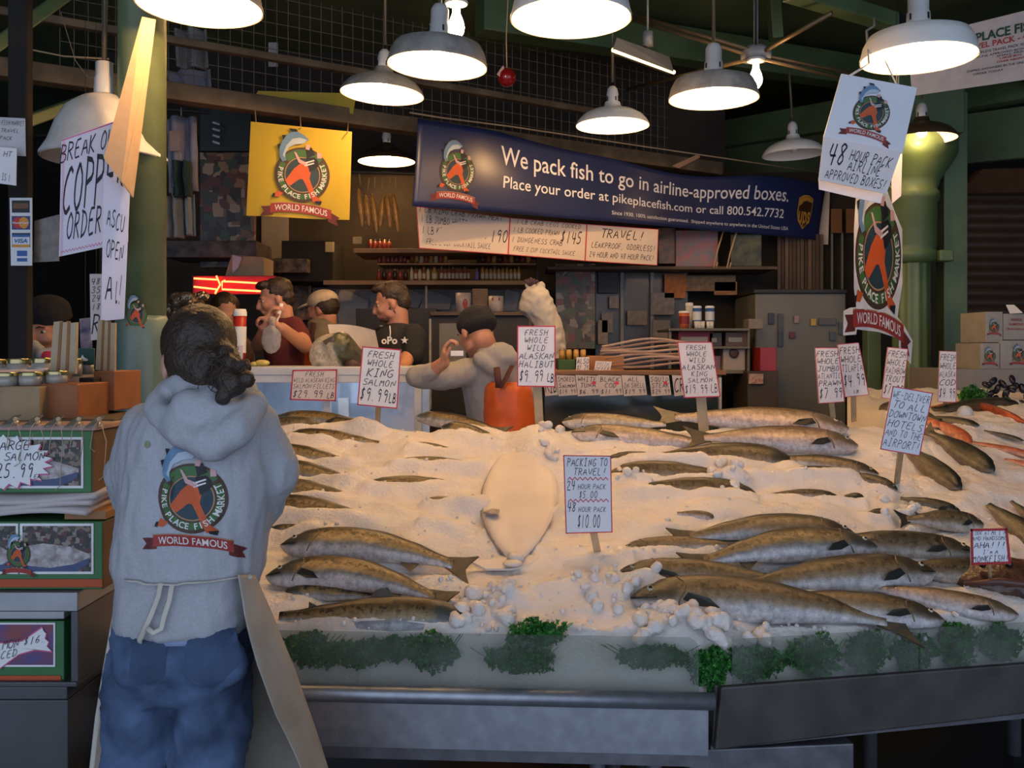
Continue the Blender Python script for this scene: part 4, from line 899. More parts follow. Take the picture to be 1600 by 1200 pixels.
# signs about the left column
t, f = card('paper_sign', 'large handwritten paper sign hung below the white bell shade', 'sign', [(96,218),(200,182),(200,378),(92,401)], (3.22,3.24,3.24,3.22),
     [('BREAK OUT',.44,.80,.15,.92),('COPPER',.50,.36,.40,.94),('ORDER',.36,.12,.22,.52)], None, None, auto_=False, pen=.66, mats_=mat('bluish_paper',(.72,.70,.80),.75,var=.03))
b = MB()
for i in range(60):
    v = i/60
    for u in (.02,): b.add([f(u,v,.001),f(u+.035,v+.008,.001),f(u+.035,v+.013,.001),f(u,v+.005,.001)], [(0,1,2,3)])
for i in range(40):
    u = .03+i/42; b.add([f(u,.02+.02*(i%2),.001),f(u+.024,.04-.02*(i%2),.001),f(u+.024,.048-.02*(i%2),.001),f(u,.028+.02*(i%2),.001)], [(0,1,2,3)])
b.add([f(0,.985,.001),f(1,.985,.001),f(1,.995,.001),f(0,.995,.001)], [(0,1,2,3)]); b.build('red_edging', mat('pink_marker',(.65,.12,.25),.7), t)
card('paper_strip', 'narrow handwritten paper strip hanging down the green column', 'sign', [(162,270),(203,300),(194,498),(158,502)], (3.18,3.20,3.20,3.18),
     [('ASCU',.5,.66,.13,.7),('OPEN',.5,.44,.13,.7),('A',.3,.14,.2,.3),('l!',.72,.12,.22,.3)], None, None, auto_=False, pen=.66, mats_=MATS['bluish_paper'])
b = MB(); b.prism([P(222,26,3.16),P(241,30,3.20),P(206,308,3.16),P(190,285,3.12),P(162,247,3.10)], (.004,.004,0)); tag(b.build('kraft_sheet', m_kraft), 'tall folded brown kraft sheet hanging from the top left lamp', 'paper')
def hang(px, py, Y, ex=0):
    def g(t, f, W, H):
        b = MB(); b.ring([f(.5,.99,-.002), Vector((f(.5,1).x+ex, f(.5,1).y, 3.9))], .0012, 4); b.build('string', m_black, t)
    return g
card('menu_strip', 'narrow printed list hanging behind the paper strip, above the cedar boards', 'sign', [(140,428),(160,428),(158,530),(142,532)], 3.6, [('48',1),('35',1),('24',1),('18',1),('R',3)], None, None, mats_=mc, extra=hang(0,0,0))
for px4, lb, ln in [([(-20,182),(39,185),(40,244),(-20,240)],'printed market sheet at the left edge, upper of two',[('FISH MARKET',.68,.80,.12,.6),('TRAVEL',.6,.6,.1,.5),('PACK',.5,.4,.1,.5)]),([(-20,228),(26,232),(25,290),(-20,284)],'pinkish handwritten sheet at the left edge, lower of two',[('HT',.7,.75,.15,.3),('IS 1.',.7,.1,.18,.4)])]:
    card('paper_sheet', lb, 'sign', px4, 3.3 if 'lower' in lb else 3.34, ln, None, 'paper sheets at the left edge', auto_=False, mats_=mat('grey_sheet',(.55,.56,.58),.7) if 'upper' in lb else mcw)
card('plastic_sleeve', 'wrinkled clear sleeve with brown paper right of the card stickers', 'sign', [(54,345),(92,335),(92,408),(52,410)], 3.5, mats_=mat('brown_sleeve',(.22,.18,.15),.3,var=.4,scale=25))
t, f = card('payment_sticker_sheet', 'white strip with four payment card stickers at far left', 'sticker', [(15,309),(50,309),(50,415),(17,415)], 3.468, mats_=m_white)
b = MB()
def rc(c, u0, u1, v0, v1, k=.001): b.cur = c; b.add([f(u0,v0,k),f(u1,v0,k),f(u1,v1,k),f(u0,v1,k)], [(0,1,2,3)])
rc(0,.1,.9,.78,.96); rc(1,.16,.84,.84,.92,.0015); rc(2,.08,.92,.53,.73); rc(0,.08,.92,.27,.48,.0008); rc(4,.1,.9,.31,.46,.001); rc(3,.1,.9,.42,.46,.0013); rc(5,.1,.9,.27,.31,.0013); rc(3,.3,.78,.14,.22); rc(3,.3,.78,.06,.11)
for uc, c in ((.36,6),(.64,5)): b.cur = c; b.add([f(uc+.22*math.cos(a*PI/10), .63+.085*math.sin(a*PI/10), .002+.0003*(c==5)) for a in range(20)], [tuple(range(20))])
for s, v, h, c, u0, w_ in (('VISA',.335,.06,3,.2,.6),('MasterCard',.615,.03,4,.14,.72)):
    b.cur = c; vs, fs, w, _ = text2d(s, .2 if s == 'VISA' else 0, .02); b.add([f(u0+x/w*w_, v+y/.7*h, .003) for x, y in vs], fs)
b.build('stickers', [m_black, mat('sticker_brown',(.2,.08,.03),.5), mat('sticker_dark',(.05,.06,.2),.5), mat('sticker_blue',(.03,.12,.4),.5), m_white, mat('sticker_orange',(.8,.32,.03),.5), mat('sticker_red',(.6,.03,.02),.5)], t)
# small round sticker on the column
t = thing('column_sticker', 'torn emblem sticker on the green column beside the paper strip', 'sticker', P(212,520,3.35))
def fcol(u, v, k):
    a = -PI/2+(P(212,495,3.35).x+u*.035-cx)/.083*.9; rr = .0925+k; return Vector((cx+math.cos(a)*rr, 3.45+math.sin(a)*rr, P(212,492,3.35).z+v*.045))
emblem(t, fcol, .2, letters=False, ribbon_text=False, step=.0004)
# ---------------------------------------------------------------- people
def rx(a): return Matrix.Rotation(math.radians(a), 3, 'X')
def ry(a): return Matrix.Rotation(math.radians(a), 3, 'Y')
def rz(a): return Matrix.Rotation(math.radians(a), 3, 'Z')
m_skin = mat('skin', (.50,.24,.15), .5, var=.08, scale=20, sub=.15); m_skinp = mat('pale_skin', (.55,.30,.21), .5, var=.08, sub=.15)
m_hair = mat('dark_brown_hair', (.045,.026,.016), .5, scale=40, var=.4, bump=.5, bscale=120)
def loft(b, lv, n=28, sq=.85):
    """lv: (centre, half width, half depth)"""
    vs = []; fs = []
    for c, a, d in lv:
        c = Vector(c)
        for j in range(n):
            t = 2*PI*j/n; co, si = math.cos(t), math.sin(t)
            vs.append(c+Vector((math.copysign(abs(co)**sq, co)*a, math.copysign(abs(si)**sq, si)*d, 0)))
    for i in range(len(lv)-1):
        for j in range(n): fs.append((i*n+j, i*n+(j+1)%n, (i+1)*n+(j+1)%n, (i+1)*n+j))
    fs += [tuple(range(n-1,-1,-1)), tuple((len(lv)-1)*n+j for j in range(n))]
    return b.add(vs, fs)
def pxl(Y, rows): # rows: (y, xl, xr, half depth, dY)
    return [(P((l+r)/2, y, Y+dy), (r-l)/2/F*Y, hd) for y, l, r, hd, dy in rows]
def head_prims(b, c, M, s=1.0, neck=None):
    c = Vector(c)
    def e(x,y,z,a,d,h): b.ell(c+M@(Vector((x,y,z))*s), Vector((a,d,h))*s, M, 18, 12)
    e(0,-.012,.035,.074,.094,.082); e(0,.028,-.015,.060,.068,.078); e(0,.040,-.066,.046,.046,.036); e(0,.072,-.092,.020,.018,.016)
    e(0,.083,.022,.046,.016,.010); e(0,.092,-.057,.021,.012,.006); e(0,.090,-.066,.019,.012,.006)
    for q in (-1,1): e(q*.034,.066,-.026,.022,.026,.022); e(q*.076,-.008,-.012,.010,.020,.031); e(q*.048,.02,-.06,.018,.035,.03)
    b.cap(c+M@(Vector((0,.094,.012))*s), c+M@(Vector((0,.112,-.028))*s), .009*s, .014*s, 10)
    b.cap(c+M@(Vector((0,-.03,-.05))*s), neck or c+M@(Vector((0,-.04,-.19))*s), .052*s, .060*s)
def eyes(t, c, M, s=1.0):
    for q in (-1,1):
        p = Vector(c)+M@(Vector((q*.031,.077,.004))*s); b = MB(); b.ell(p, (.011*s,.009*s,.0055*s), M, 12, 8); e_ = b.build('eye', m_eyew, t, True)
        b = MB(); b.ell(p+M@(Vector((0,.008,0))*s), (.005*s,.004*s,.005*s), M, 8, 6); b.build('pupil', m_eye, e_, True)
        b = MB(); b.ring([Vector(c)+M@(Vector((q*x,y,z))*s) for x,y,z in ((.014,.095,.022),(.030,.096,.028),(.048,.084,.022))], [.002*s,.004*s,.002*s], 6); b.build('eyebrow', m_hair, t, True)
m_eyew = mat('eye_white', (.6,.58,.55), .2)
def hand(b, w, M, s=1.0, curl=.8, side=1):
    """wrist w, M: local +Y along the fingers, +X to the thumb side"""
    w = Vector(w); q = lambda x,y,z: w+M@(Vector((x*side,y,z))*s)
    b.ell(q(0,.045,0), Vector((.040,.050,.016))*s, M, 14, 10)
    for i, (x, l) in enumerate(((.030,.068),(.010,.078),(-.010,.072),(-.029,.056))):
        a = q(x,.085,0); p1 = q(x*1.08,.085+l*.45*math.cos(curl*.5),-l*.45*math.sin(curl*.5)); p2 = q(x*1.1,.085+l*(.45*math.cos(curl*.5)+.32*math.cos(curl*1.3)),-l*(.45*math.sin(curl*.5)+.32*math.sin(curl*1.3)))
        p3 = q(x*1.1,.085+l*(.45*math.cos(curl*.5)+.32*math.cos(curl*1.3)+.25*math.cos(curl*2)),-l*(.45*math.sin(curl*.5)+.32*math.sin(curl*1.3)+.25*math.sin(curl*2)))
        b.cap(a,p1,.0092*s,.0088*s,8); b.cap(p1,p2,.0088*s,.0082*s,8); b.cap(p2,p3,.0082*s,.007*s,8)
    b.cap(q(.026,.022,-.004), q(.052,.050,-.016), .014*s, .011*s, 10); b.cap(q(.052,.050,-.016), q(.056,.080,-.026), .0105*s, .008*s, 10)
def hands_dir(d, up=(0,0,1), roll=0):
    d = Vector(d).normalized(); u = Vector(up); x = d.cross(u).normalized(); u = x.cross(d)
    M = Matrix((x, d, u)).transposed(); return M@Matrix.Rotation(roll, 3, 'Y')
m_jean = None
# ---- the person in the foreground, seen from behind
YM = 2.2
t = thing('person', 'person with dark ponytail in grey hoodie with emblem on back, jeans and beige apron', 'person', P(285,1675,YM))
g = mat('grey_hoodie_fleece', (.42,.43,.46), .9, scale=160, var=.12, bump=.25, bscale=350)
# head and neck and forearms
MH = rz(28)@rx(-14)
b = MB(); hc = P(311,566,2.2); head_prims(b, hc, MH, 1.0, P(322,650,2.2))
for wx, wy, ex, ey in ((285,812,215,775),(340,812,415,775)):
    b.cap(P(ex,ey,2.30), P(wx,wy,2.45), .040, .028)
hand(b, P(285,812,2.45), hands_dir((.7,.5,-.2)), 1.0, .9); hand(b, P(340,812,2.45), hands_dir((-.7,.5,-.2)), 1.0, .9, -1)
b = fuse(b, .0055, 3); b.build('body', m_skinp, t, True)
eyes(t, hc, MH)
b = MB(); b.ell(hc+MH@Vector((0,-.012,.044)), (.083,.106,.086), MH, 24, 16); b.ell(hc+MH@Vector((0,-.03,.0)), (.080,.085,.075), MH, 24, 16); b.ell(P(330,575,2.14), (.068,.062,.070)); b.cap(P(350,585,2.09), P(364,600,2.06), .034, .030)
for k in range(26):
    p = P(353+R.gauss(0,12), 585+R.gauss(0,13), 2.07+R.gauss(0,.014)); b.ell(p, (R.uniform(.012,.02),)*3, None, 8, 6)
b = fuse(b, .006, 2, .0032, (55,55,30)); b.build('hair', m_hair, t, True)
b = MB()
for k in range(30):
    p = P(350+R.gauss(0,14), 583+R.gauss(0,14), 2.055); pts = [p]; a = R.uniform(0,6.28)
    for j in range(5): a += R.uniform(.3,1.0); p = p+Vector((math.cos(a)*.010, R.uniform(-.004,.003), math.sin(a)*.010)); pts.append(p)
    b.ring(pts, .0011, 5)
b.ring([P(318,487,2.2), P(300,492,2.15), P(290,505,2.12)], .001, 4); b.build('curls', m_hair, t, True)
b = MB(); b.ring([P(337,575,2.11)+Vector((.026*math.cos(a/12*6.3),.0,.030*math.sin(a/12*6.3))) for a in range(13)], .006, 8); b.build('hair_tie', m_black, t, True)
# hoodie
b = MB()
loft(b, pxl(YM, [(612,272,372,.055,0),(628,244,395,.075,0),(645,222,412,.10,0),(672,206,424,.118,0),(730,197,428,.13,0),(790,190,424,.135,0),(850,184,414,.135,0),(885,182,410,.130,0),(905,190,402,.120,0),(925,186,396,.122,0),(955,185,388,.130,0),(978,186,385,.132,0)]))
for pts in ([(236,672,2.2,.064),(206,745,2.22,.056),(214,790,2.28,.050),(262,812,2.40,.040)], [(392,670,2.2,.066),(421,738,2.22,.059),(412,785,2.28,.052),(358,812,2.40,.040)]):
    for a, c in zip(pts, pts[1:]): b.cap(P(*a[:3]), P(*c[:3]), a[3], c[3])
b.ell(P(185,748,2.24), (.030,.045,.05)); b.ell(P(437,735,2.24), (.034,.045,.055))
hoodb = fuse(b, .010, 5, .011, (15,15,5), 3)
hood = hoodb.build('hoodie', g, t, True)
b = MB()
b.cap(P(262,612,2.17), P(246,640,2.12), .026, .030); b.cap(P(246,640,2.12), P(285,676,2.06), .030, .034); b.cap(P(285,676,2.06), P(330,694,2.045), .034, .036)
b.cap(P(330,694,2.045), P(372,668,2.06), .036, .034); b.cap(P(372,668,2.06), P(397,632,2.12), .034, .028); b.cap(P(397,632,2.12), P(384,606,2.18), .028, .022)
b.cap(P(262,610,2.17), P(285,600,2.13), .022, .024); b.cap(P(285,600,2.13), P(330,626,2.09), .026, .030); b.cap(P(330,626,2.09), P(384,606,2.16), .030, .022)
b.ell(P(318,652,2.08), (.085,.045,.055)); b.ell(P(300,640,2.07), (.05,.03,.045)); b.cap(P(300,610,2.1), P(345,690,2.03), .02, .022)
b = fuse(b, .008, 5, .009, (13,13,11), 9); b.build('hood', g, t, True)
bm = bmesh.new(); tmp = hoodb.mesh('x', []); bm.from_mesh(tmp); BV = BVHTree.FromBMesh(bm); bm.free()
def onback(x, z, k, bv=None):
    h = (bv or BV).ray_cast(Vector((x, 1.0, z)), Vector((0,1,0)), 4)
    if h[0] is None: return Vector((x, 2.1, z))
    n = h[1] if h[1].y < 0 else -h[1]; return h[0]+n*(.0012+k)
ce = P(303,777,2.08)
emblem(t, lambda u, v, k: onback(ce.x+u*.0735+v*.0, ce.z+v*.0745-u*.004, k), .10, step=.0003)
b = MB(); b.add([onback(*( (lambda q: (q.x, q.z))(P(229+5*math.cos(a), 695+6*math.sin(a), 2.08)) ), .0006) for a in [i*.7 for i in range(9)]], [tuple(range(9))]); b.build('stain', mat('green_stain',(.25,.27,.16),.9), t)
# jeans, with the shirt hem above
jm = mat('blue_denim', (.095,.155,.28), .85, scale=8, col2=(.022,.04,.085), bump=.35, bscale=300)
b = MB()
loft(b, pxl(YM, [(950,192,380,.105,0),(985,184,384,.118,0),(1020,176,388,.128,0),(1055,172,390,.128,0),(1080,176,388,.115,0)]))
loft(b, pxl(YM, [(1040,173,282,.110,0),(1080,170,279,.105,0),(1140,168,270,.092,0),(1210,168,264,.082,.0),(1330,172,262,.078,0),(1480,176,254,.066,.01),(1640,180,250,.058,0)]))
loft(b, pxl(YM, [(1040,278,390,.110,0),(1080,281,389,.105,0),(1140,276,386,.094,0),(1210,274,380,.084,0),(1330,278,372,.078,0),(1480,290,368,.066,.01),(1640,292,364,.058,0)]))
b.ell(P(226,1030,2.12), (.072,.06,.075)); b.ell(P(330,1030,2.12), (.076,.06,.075))
jb = fuse(b, .010, 3, .013, (10,10,13), 5); jo = jb.build('jeans', jm, t, True)
bm = bmesh.new(); tmp = jb.mesh('x', []); bm.from_mesh(tmp); BJ = BVHTree.FromBMesh(bm); bm.free()
dk = mat('dark_denim_pocket', (.05,.085,.165), .85, scale=12, var=.3, bump=.3, bscale=300)
for corners in ([(212,985),(262,990),(262,1050),(238,1066),(212,1048)], [(292,990),(365,986),(372,1040),(335,1072),(296,1052)]):
    b = MB(); c0 = Vector((sum(p[0] for p in corners)/5, sum(p[1] for p in corners)/5)); vs = []; fs = []; n = 40
    def on(px, py): q = P(px, py, 2.08); return onback(q.x, q.z, .0015, BJ)
    ed = []
    for (a, c) in zip(corners, corners[1:]+corners[:1]):
        for i in range(8): ed.append((a[0]+(c[0]-a[0])*i/8, a[1]+(c[1]-a[1])*i/8))
    for rr in (1, .75, .5, .25):
        for (x, y) in ed: vs.append(on(c0.x+(x-c0.x)*rr, c0.y+(y-c0.y)*rr))
    vs.append(on(c0.x, c0.y)); m_ = len(ed)
    for k in range(3):
        for i in range(m_): fs.append((k*m_+i, k*m_+(i+1)%m_, (k+1)*m_+(i+1)%m_, (k+1)*m_+i))
    for i in range(m_): fs.append((3*m_+i, 3*m_+(i+1)%m_, 4*m_))
    b.add(vs, fs); b.build('pocket', dk, t, True)
b = MB(); loft(b, pxl(YM, [(958,190,382,.124,0),(984,189,382,.126,0)])); b.build('shirt_hem', mat('light_blue_shirt',(.30,.40,.62),.8), t, True)
for x in (216, 330):
    b = MB(); q = P(x, 1655, 2.2); b.ell(Vector((q.x,2.24,.05)), (.05,.13,.05)); b.build('shoe', m_black, t, True)
# apron
lvA = [(898,222,198,398,372),(960,205,182,425,382),(1040,188,168,458,402),(1120,176,155,486,432),(1200,166,146,512,470),(1400,150,128,560,520)]
def apron(u, v):
    i = min(int(v*5), 4); s = v*5-i; A, B_ = lvA[i], lvA[i+1]; L_ = [A[k]+(B_[k]-A[k])*s for k in range(5)]
    y = L_[0]; kn = [(L_[1],2.13),(L_[2],2.19),(L_[2]+22,2.33),((L_[2]+L_[3])/2,2.38),(L_[3]-26,2.33),(L_[3],2.20),((L_[3]+L_[4])/2+4,2.13),(L_[4],2.08)]
    w = u*7; k = min(int(w), 6); f_ = w-k; p = [kn[max(k-1,0)], kn[k], kn[k+1], kn[min(k+2,7)]]
    def cr(a): return .5*((2*p[1][a])+(-p[0][a]+p[2][a])*f_+(2*p[0][a]-5*p[1][a]+4*p[2][a]-p[3][a])*f_*f_+(-p[0][a]+3*p[1][a]-3*p[2][a]+p[3][a])*f_**3)
    q = P(cr(0), y, cr(1)); return q+Vector((0, .006*noise.noise(Vector((u*14, v*5, 0))), 0))
b = MB(); b.grid(apron, 70, 40); ap = b.build('apron', mat('beige_oilcloth',(.40,.36,.30),.55,scale=5,col2=(.27,.22,.16),bump=.15,bscale=30), t, True, solid=.003)
m_tie = mat('cream_cotton_tie', (.58,.54,.46), .8)
def on2(px, py, k=.006): q = P(px, py, 2.08); return onback(q.x, q.z, k)
b = MB(); b.ring([on2(x, 906+(3 if 230<x<290 else 0)) for x in range(196, 400, 12)], .0055, 8, flat=.4); b.build('waist_tie', m_tie, t, True)
def tie(pts):
    b = MB(); b.ring([on2(x,y,.008+k) for x,y,k in pts], .0062, 8, flat=.35, up=(0,1,0)); b.build('tie_end', m_tie, t, True)
tie([(256,906,0),(252,930,.004),(243,960,.006),(228,992,.008),(213,1016,.012)]); tie([(274,908,0),(270,935,.004),(262,962,.006),(259,978,.008),(250,984,.012),(240,977,.012)])
b = MB(); b.ring([P(x, y, Y_) for x, y, Y_ in ((197,900,2.18),(181,960,2.17),(167,1040,2.17),(154,1120,2.17),(145,1200,2.17),(136,1300,2.17))], .008, 8); b.build('apron_binding', m_tie, t, True)

# ---- people behind the ice
sbox('trim_14', (-.9, 5.9, .10), (5.2, 2.2, .2), m_dark)
def trousers(t, x, Y, z0, z1, m, w=.16, nm='trousers'):
    b = MB(); 
    loft(b, [((x,Y,z1),w,.11),((x,Y,z1-.15),w*1.02,.12),((x,Y,z1-.25),w,.11)])
    for s in (-1,1): b.cap((x+s*w*.5,Y,z1-.2), (x+s*w*.5,Y,z0+.07), .085, .055); b.ell((x+s*w*.5,Y-.04,z0+.045), (.045,.11,.045))
    b = fuse(b, .02, 3); return b.build(nm, m, t, True)
# man in a black shirt looking down to the left
Y = 5.0; t = thing('person', 'man in a black shirt with a white star on the sleeve, looking down left', 'person', (P(612,0,Y).x, Y, .2))
M = rz(98)@rx(-16)*.86; hc = P(611,474,Y)
b = MB(); head_prims(b, hc, M, 1.0, P(622,522,Y+.02))
b.cap(P(640,552,4.92), P(628,578,4.75), .040, .032); b.cap(P(628,578,4.75), P(596,572,4.62), .034, .026); hand(b, P(596,572,4.62), hands_dir((-1,-.2,.1)), 1, .7)
b.cap(P(598,545,5.14), P(578,560,4.9), .038, .030); b.cap(P(578,560,4.9), P(556,566,4.78), .03, .024); hand(b, P(556,566,4.78), hands_dir((-1,-.3,.1)), 1, .9, -1)
b = fuse(b, .007, 3); b.build('body', m_skin, t, True); eyes(t, hc, M)
b = MB(); b.ell(hc+M@Vector((0,-.028,.052)), (.083,.094,.078), M); b.ell(hc+M@Vector((0,-.065,.0)), (.070,.055,.07), M); b.ell(hc+M@Vector((0,.045,.108)), (.05,.05,.026), M)
b = fuse(b, .007, 2, .006, (60,60,60)); b.build('hair', m_hair, t, True)
b = MB(); b.ell(hc+M@Vector((0,.052,-.083)), (.044,.042,.022), M); b.ell(hc+M@Vector((.052,.01,-.05)), (.01,.03,.04), M); b.ell(hc+M@Vector((-.052,.01,-.05)), (.01,.03,.04), M); b = fuse(b,.006,2,.002,(90,90,90)); b.build('beard', mat('brown_beard',(.10,.05,.03),.8), t, True)
m_bk = mat('black_cotton', (.012,.013,.018), .85)
b = MB(); loft(b, pxl(Y, [(505,612,634,.07,.02),(516,592,652,.10,.02),(530,583,662,.12,.02),(560,582,662,.13,0),(600,584,658,.125,0),(650,588,655,.12,0),(720,588,655,.12,0)]))
b.cap(P(646,525,4.95), P(645,556,4.90), .066, .056); b.cap(P(598,528,5.08), P(596,550,5.08), .06, .054)
b = fuse(b, .012, 4, .006, (10,10,10)); b.build('shirt', m_bk, t, True)
b = MB(); sp = P(632,532,4.868); b.prism([sp+Vector((math.cos(PI/2+i*PI/5)*(.020 if i%2 == 0 else .008), 0, math.sin(PI/2+i*PI/5)*(.020 if i%2 == 0 else .008))) for i in range(10)], (0,.02,0)); b.build('star_print', m_white, t)
b = MB(); vs, fs, w, _ = text2d('oPo', 0, .03); q0 = P(596,537,4.86); b.add([q0+Vector((x*.05, 0, y*.05)) for x, y in vs], fs); b.build('chest_print', m_white, t)
b = MB(); b.ring([P(609,509,4.88), P(610,520,4.87), P(609,528,4.86)], .003, 6); b.build('cord_end', m_white, t, True)
trousers(t, hc.x, Y, .2, 1.18, m_black)
# man in maroon holding a clear bag
Y = 4.95; t = thing('person', 'man in a maroon shirt with white apron strap, holding up a clear bag', 'person', (P(440,0,Y).x, Y, .2))
M = rz(112)@rx(-14)*.84; hc = P(430,468,Y)
b = MB(); head_prims(b, hc, M, 1.0, P(445,520,Y+.02))
b.cap(P(466,520,4.88), P(477,541,4.82), .042, .038); b.cap(P(477,541,4.82), P(440,512,4.66), .038, .027); hand(b, P(440,512,4.66), hands_dir((-.7,0,.45)), 1, 1.1)
b.cap(P(420,522,5.02), P(402,540,4.86), .038, .034); b.cap(P(402,540,4.86), P(414,512,4.66), .034, .025); hand(b, P(414,512,4.66), hands_dir((.3,0,.8)), 1, 1.1, -1)
b = fuse(b, .007, 3); b.build('body', m_skin, t, True); eyes(t, hc, M)
b = MB(); b.ell(hc+M@Vector((0,-.030,.054)), (.084,.092,.078), M); b.ell(hc+M@Vector((0,-.065,.005)), (.072,.055,.075), M); b.ell(hc+M@Vector((0,.05,.100)), (.05,.045,.026), M)
b = fuse(b, .007, 2, .006, (60,60,60)); b.build('hair', m_hair, t, True)
b = MB(); loft(b, pxl(Y, [(498,430,460,.07,.02),(508,416,470,.10,.02),(525,410,476,.12,.02),(560,416,474,.125,0),(600,418,472,.12,0),(660,420,470,.12,0),(720,420,470,.12,0)]))
b.cap(P(458,512,4.93), P(470,530,4.87), .060, .052); b.cap(P(424,514,5.05), P(414,528,5.0), .055, .048)
b = fuse(b, .012, 4, .006, (10,10,10)); b.build('shirt', mat('maroon_cotton',(.11,.012,.018),.85), t, True)
b = MB(); b.ring([P(440,474,4.84), P(437,486,4.83), P(432,500,4.81), P(428,520,4.80)], .010, 8, flat=.3); b.build('apron_strap', m_white, t, True)
trousers(t, hc.x+.04, Y, .2, 1.12, m_black)
b = MB(); b.ell(P(424,530,4.62), (.048,.03,.07)); b.cap(P(426,508,4.62), P(426,500,4.62), .012, .02); b = fuse(b, .006, 3, .006, (30,30,30)); tag(b.build('plastic_bag', mat('clear_plastic',(.55,.55,.55),.15,alpha=.45), None, True), 'clear plastic bag held up by the man in maroon', 'bag')
# worker in a cream cap
Y = 5.5; t = thing('person', 'worker in a cream cap and tan jacket seen from behind, orange bib', 'person', (P(503,0,Y).x, Y, .2))
M = rz(75)@rx(-10)*.88; hc = P(504,484,Y)
b = MB(); head_prims(b, hc, M, 1.0, P(510,530,Y)); b = fuse(b, .008, 3); b.build('body', m_skin, t, True); eyes(t, hc, M)
b = MB(); b.ell(hc+M@Vector((0,-.03,.02)), (.082,.090,.085), M); b = fuse(b, .009, 2, .005, (50,50,50)); b.build('hair', m_hair, t, True)
b = MB(); b.ell(hc+M@Vector((0,-.012,.062)), (.086,.105,.070), M); b.ell(hc+M@Vector((0,.115,.045)), (.062,.065,.010), M@rx(-12)); b = fuse(b, .008, 3); b.build('cap', mat('cream_cap',(.62,.48,.32),.8), t, True)
b = MB(); b.ring([hc+M@Vector((.062,.085,.012)), hc+M@Vector((.080,.03,.01)), hc+M@Vector((.082,-.02,.0))], .003, 6); b.build('glasses', m_red, t, True)
b = MB(); loft(b, pxl(Y, [(506,496,524,.07,0),(514,482,536,.11,0),(530,474,540,.13,0),(570,474,536,.13,0),(650,476,534,.12,0),(700,476,534,.12,0)])); b.ell(P(498,506,5.45), (.07,.06,.03)); b = fuse(b, .014, 4, .008, (10,10,10)); b.build('jacket', mat('tan_jacket',(.22,.18,.125),.85), t, True)
m_or = mat('orange_oilskin', (.62,.11,.015), .45, var=.15, scale=6)
b = MB(); b.ring([P(490,504,5.35), P(487,525,5.33), P(488,552,5.33)], .014, 8, flat=.3); b.build('bib_strap', mat('dark_strap',(.08,.02,.02),.7), t, True)
b = MB(); loft(b, pxl(Y, [(546,474,540,.145,0),(600,472,540,.15,0),(680,474,538,.15,0)])); b.build('orange_bib', m_or, t, True)
trousers(t, hc.x, Y, .2, 1.12, m_or)
# blurred shopper behind the ponytail
Y = 5.15; t = thing('person', 'dark-haired person bending behind the ponytailed one, in dark red top', 'person', (P(350,0,Y).x, Y, .2))
M = rz(-150)@rx(-22)*.88; hc = P(352,490,Y)
b = MB(); head_prims(b, hc, M, 1.0, P(356,540,Y+.06)); b = fuse(b, .009, 3); b.build('body', m_skin, t, True); eyes(t, hc, M)
b = MB(); b.ell(hc+M@Vector((0,-.025,.045)), (.083,.095,.082), M); b = fuse(b, .009, 2, .005, (50,50,50)); b.build('hair', m_hair, t, True)
b = MB(); loft(b, pxl(Y, [(520,335,375,.08,.05),(535,318,392,.11,.04),(570,312,398,.13,0),(700,315,395,.12,0)])); b = fuse(b, .014, 4, .008, (10,10,10)); b.build('top', mat('dark_red_top',(.10,.03,.025),.85,col2=(.16,.12,.07)), t, True)
trousers(t, hc.x, Y, .2, 1.12, m_black)
# fishmonger in black beanie and grey hooded top, leaning on the case
Y = 4.35; t = thing('person', 'person in a black beanie and grey hooded top with orange bib trousers, leaning left', 'person', (P(780,0,Y).x, Y, 0))
M = rz(38)@rx(-24)*.93; hc = P(744,518,4.3)
b = MB(); head_prims(b, hc, M, 1.02, P(765,565,4.36))
b.cap(P(668,585,4.12), P(694,566,4.06), .034, .026); hand(b, P(692,568,4.06), hands_dir((.15,0,.9)), .9, 1.25)
b = fuse(b, .0065, 3); b.build('body', m_skin, t, True); eyes(t, hc, M, 1.02)
b = MB(); b.ell(hc+M@Vector((0,-.014,.045)), (.090,.108,.080), M); b.ell(hc+M@Vector((0,-.03,.018)), (.091,.098,.052), M); b.build('beanie', mat('black_knit',(.010,.010,.014),.95,bump=.5,bscale=200), t, True) if False else fuse(b,.008,3).build('beanie', mat('black_knit',(.010,.010,.014),.95,bump=.5,bscale=200), t, True)
gh = mat('warm_grey_fleece', (.33,.32,.31), .9, scale=120, var=.12, bump=.2, bscale=300)
b = MB(); loft(b, pxl(4.36, [(545,752,792,.07,0),(558,735,812,.10,.0),(575,722,822,.125,.0),(605,722,826,.13,.02),(640,728,830,.13,.02),(675,735,835,.13,.02),(700,735,835,.13,.02)]))
b.cap(P(740,580,4.30), P(690,590,4.20), .062, .055); b.cap(P(690,590,4.20), P(652,588,4.14), .055, .050); b.cap(P(652,588,4.14), P(674,580,4.10), .045, .038)
b.cap(P(812,578,4.36), P(828,612,4.34), .060, .052)
b.ell(P(778,556,4.28), (.085,.06,.060)); b.cap(P(756,548,4.26), P(800,560,4.26), .03, .036); b.cap(P(748,560,4.22), P(770,578,4.24), .028, .03)
b = fuse(b, .011, 4, .007, (13,13,9), 2); b.build('hooded_top', gh, t, True)
b = MB(); b.ring([P(776,574,4.20), P(778,590,4.18), P(779,606,4.18)], .014, 8, flat=.3); b.ring([P(800,572,4.22), P(790,592,4.18), P(781,606,4.17)], .014, 8, flat=.3); b.build('bib_straps', mat('dark_strap',(.08,.02,.02)), t, True)
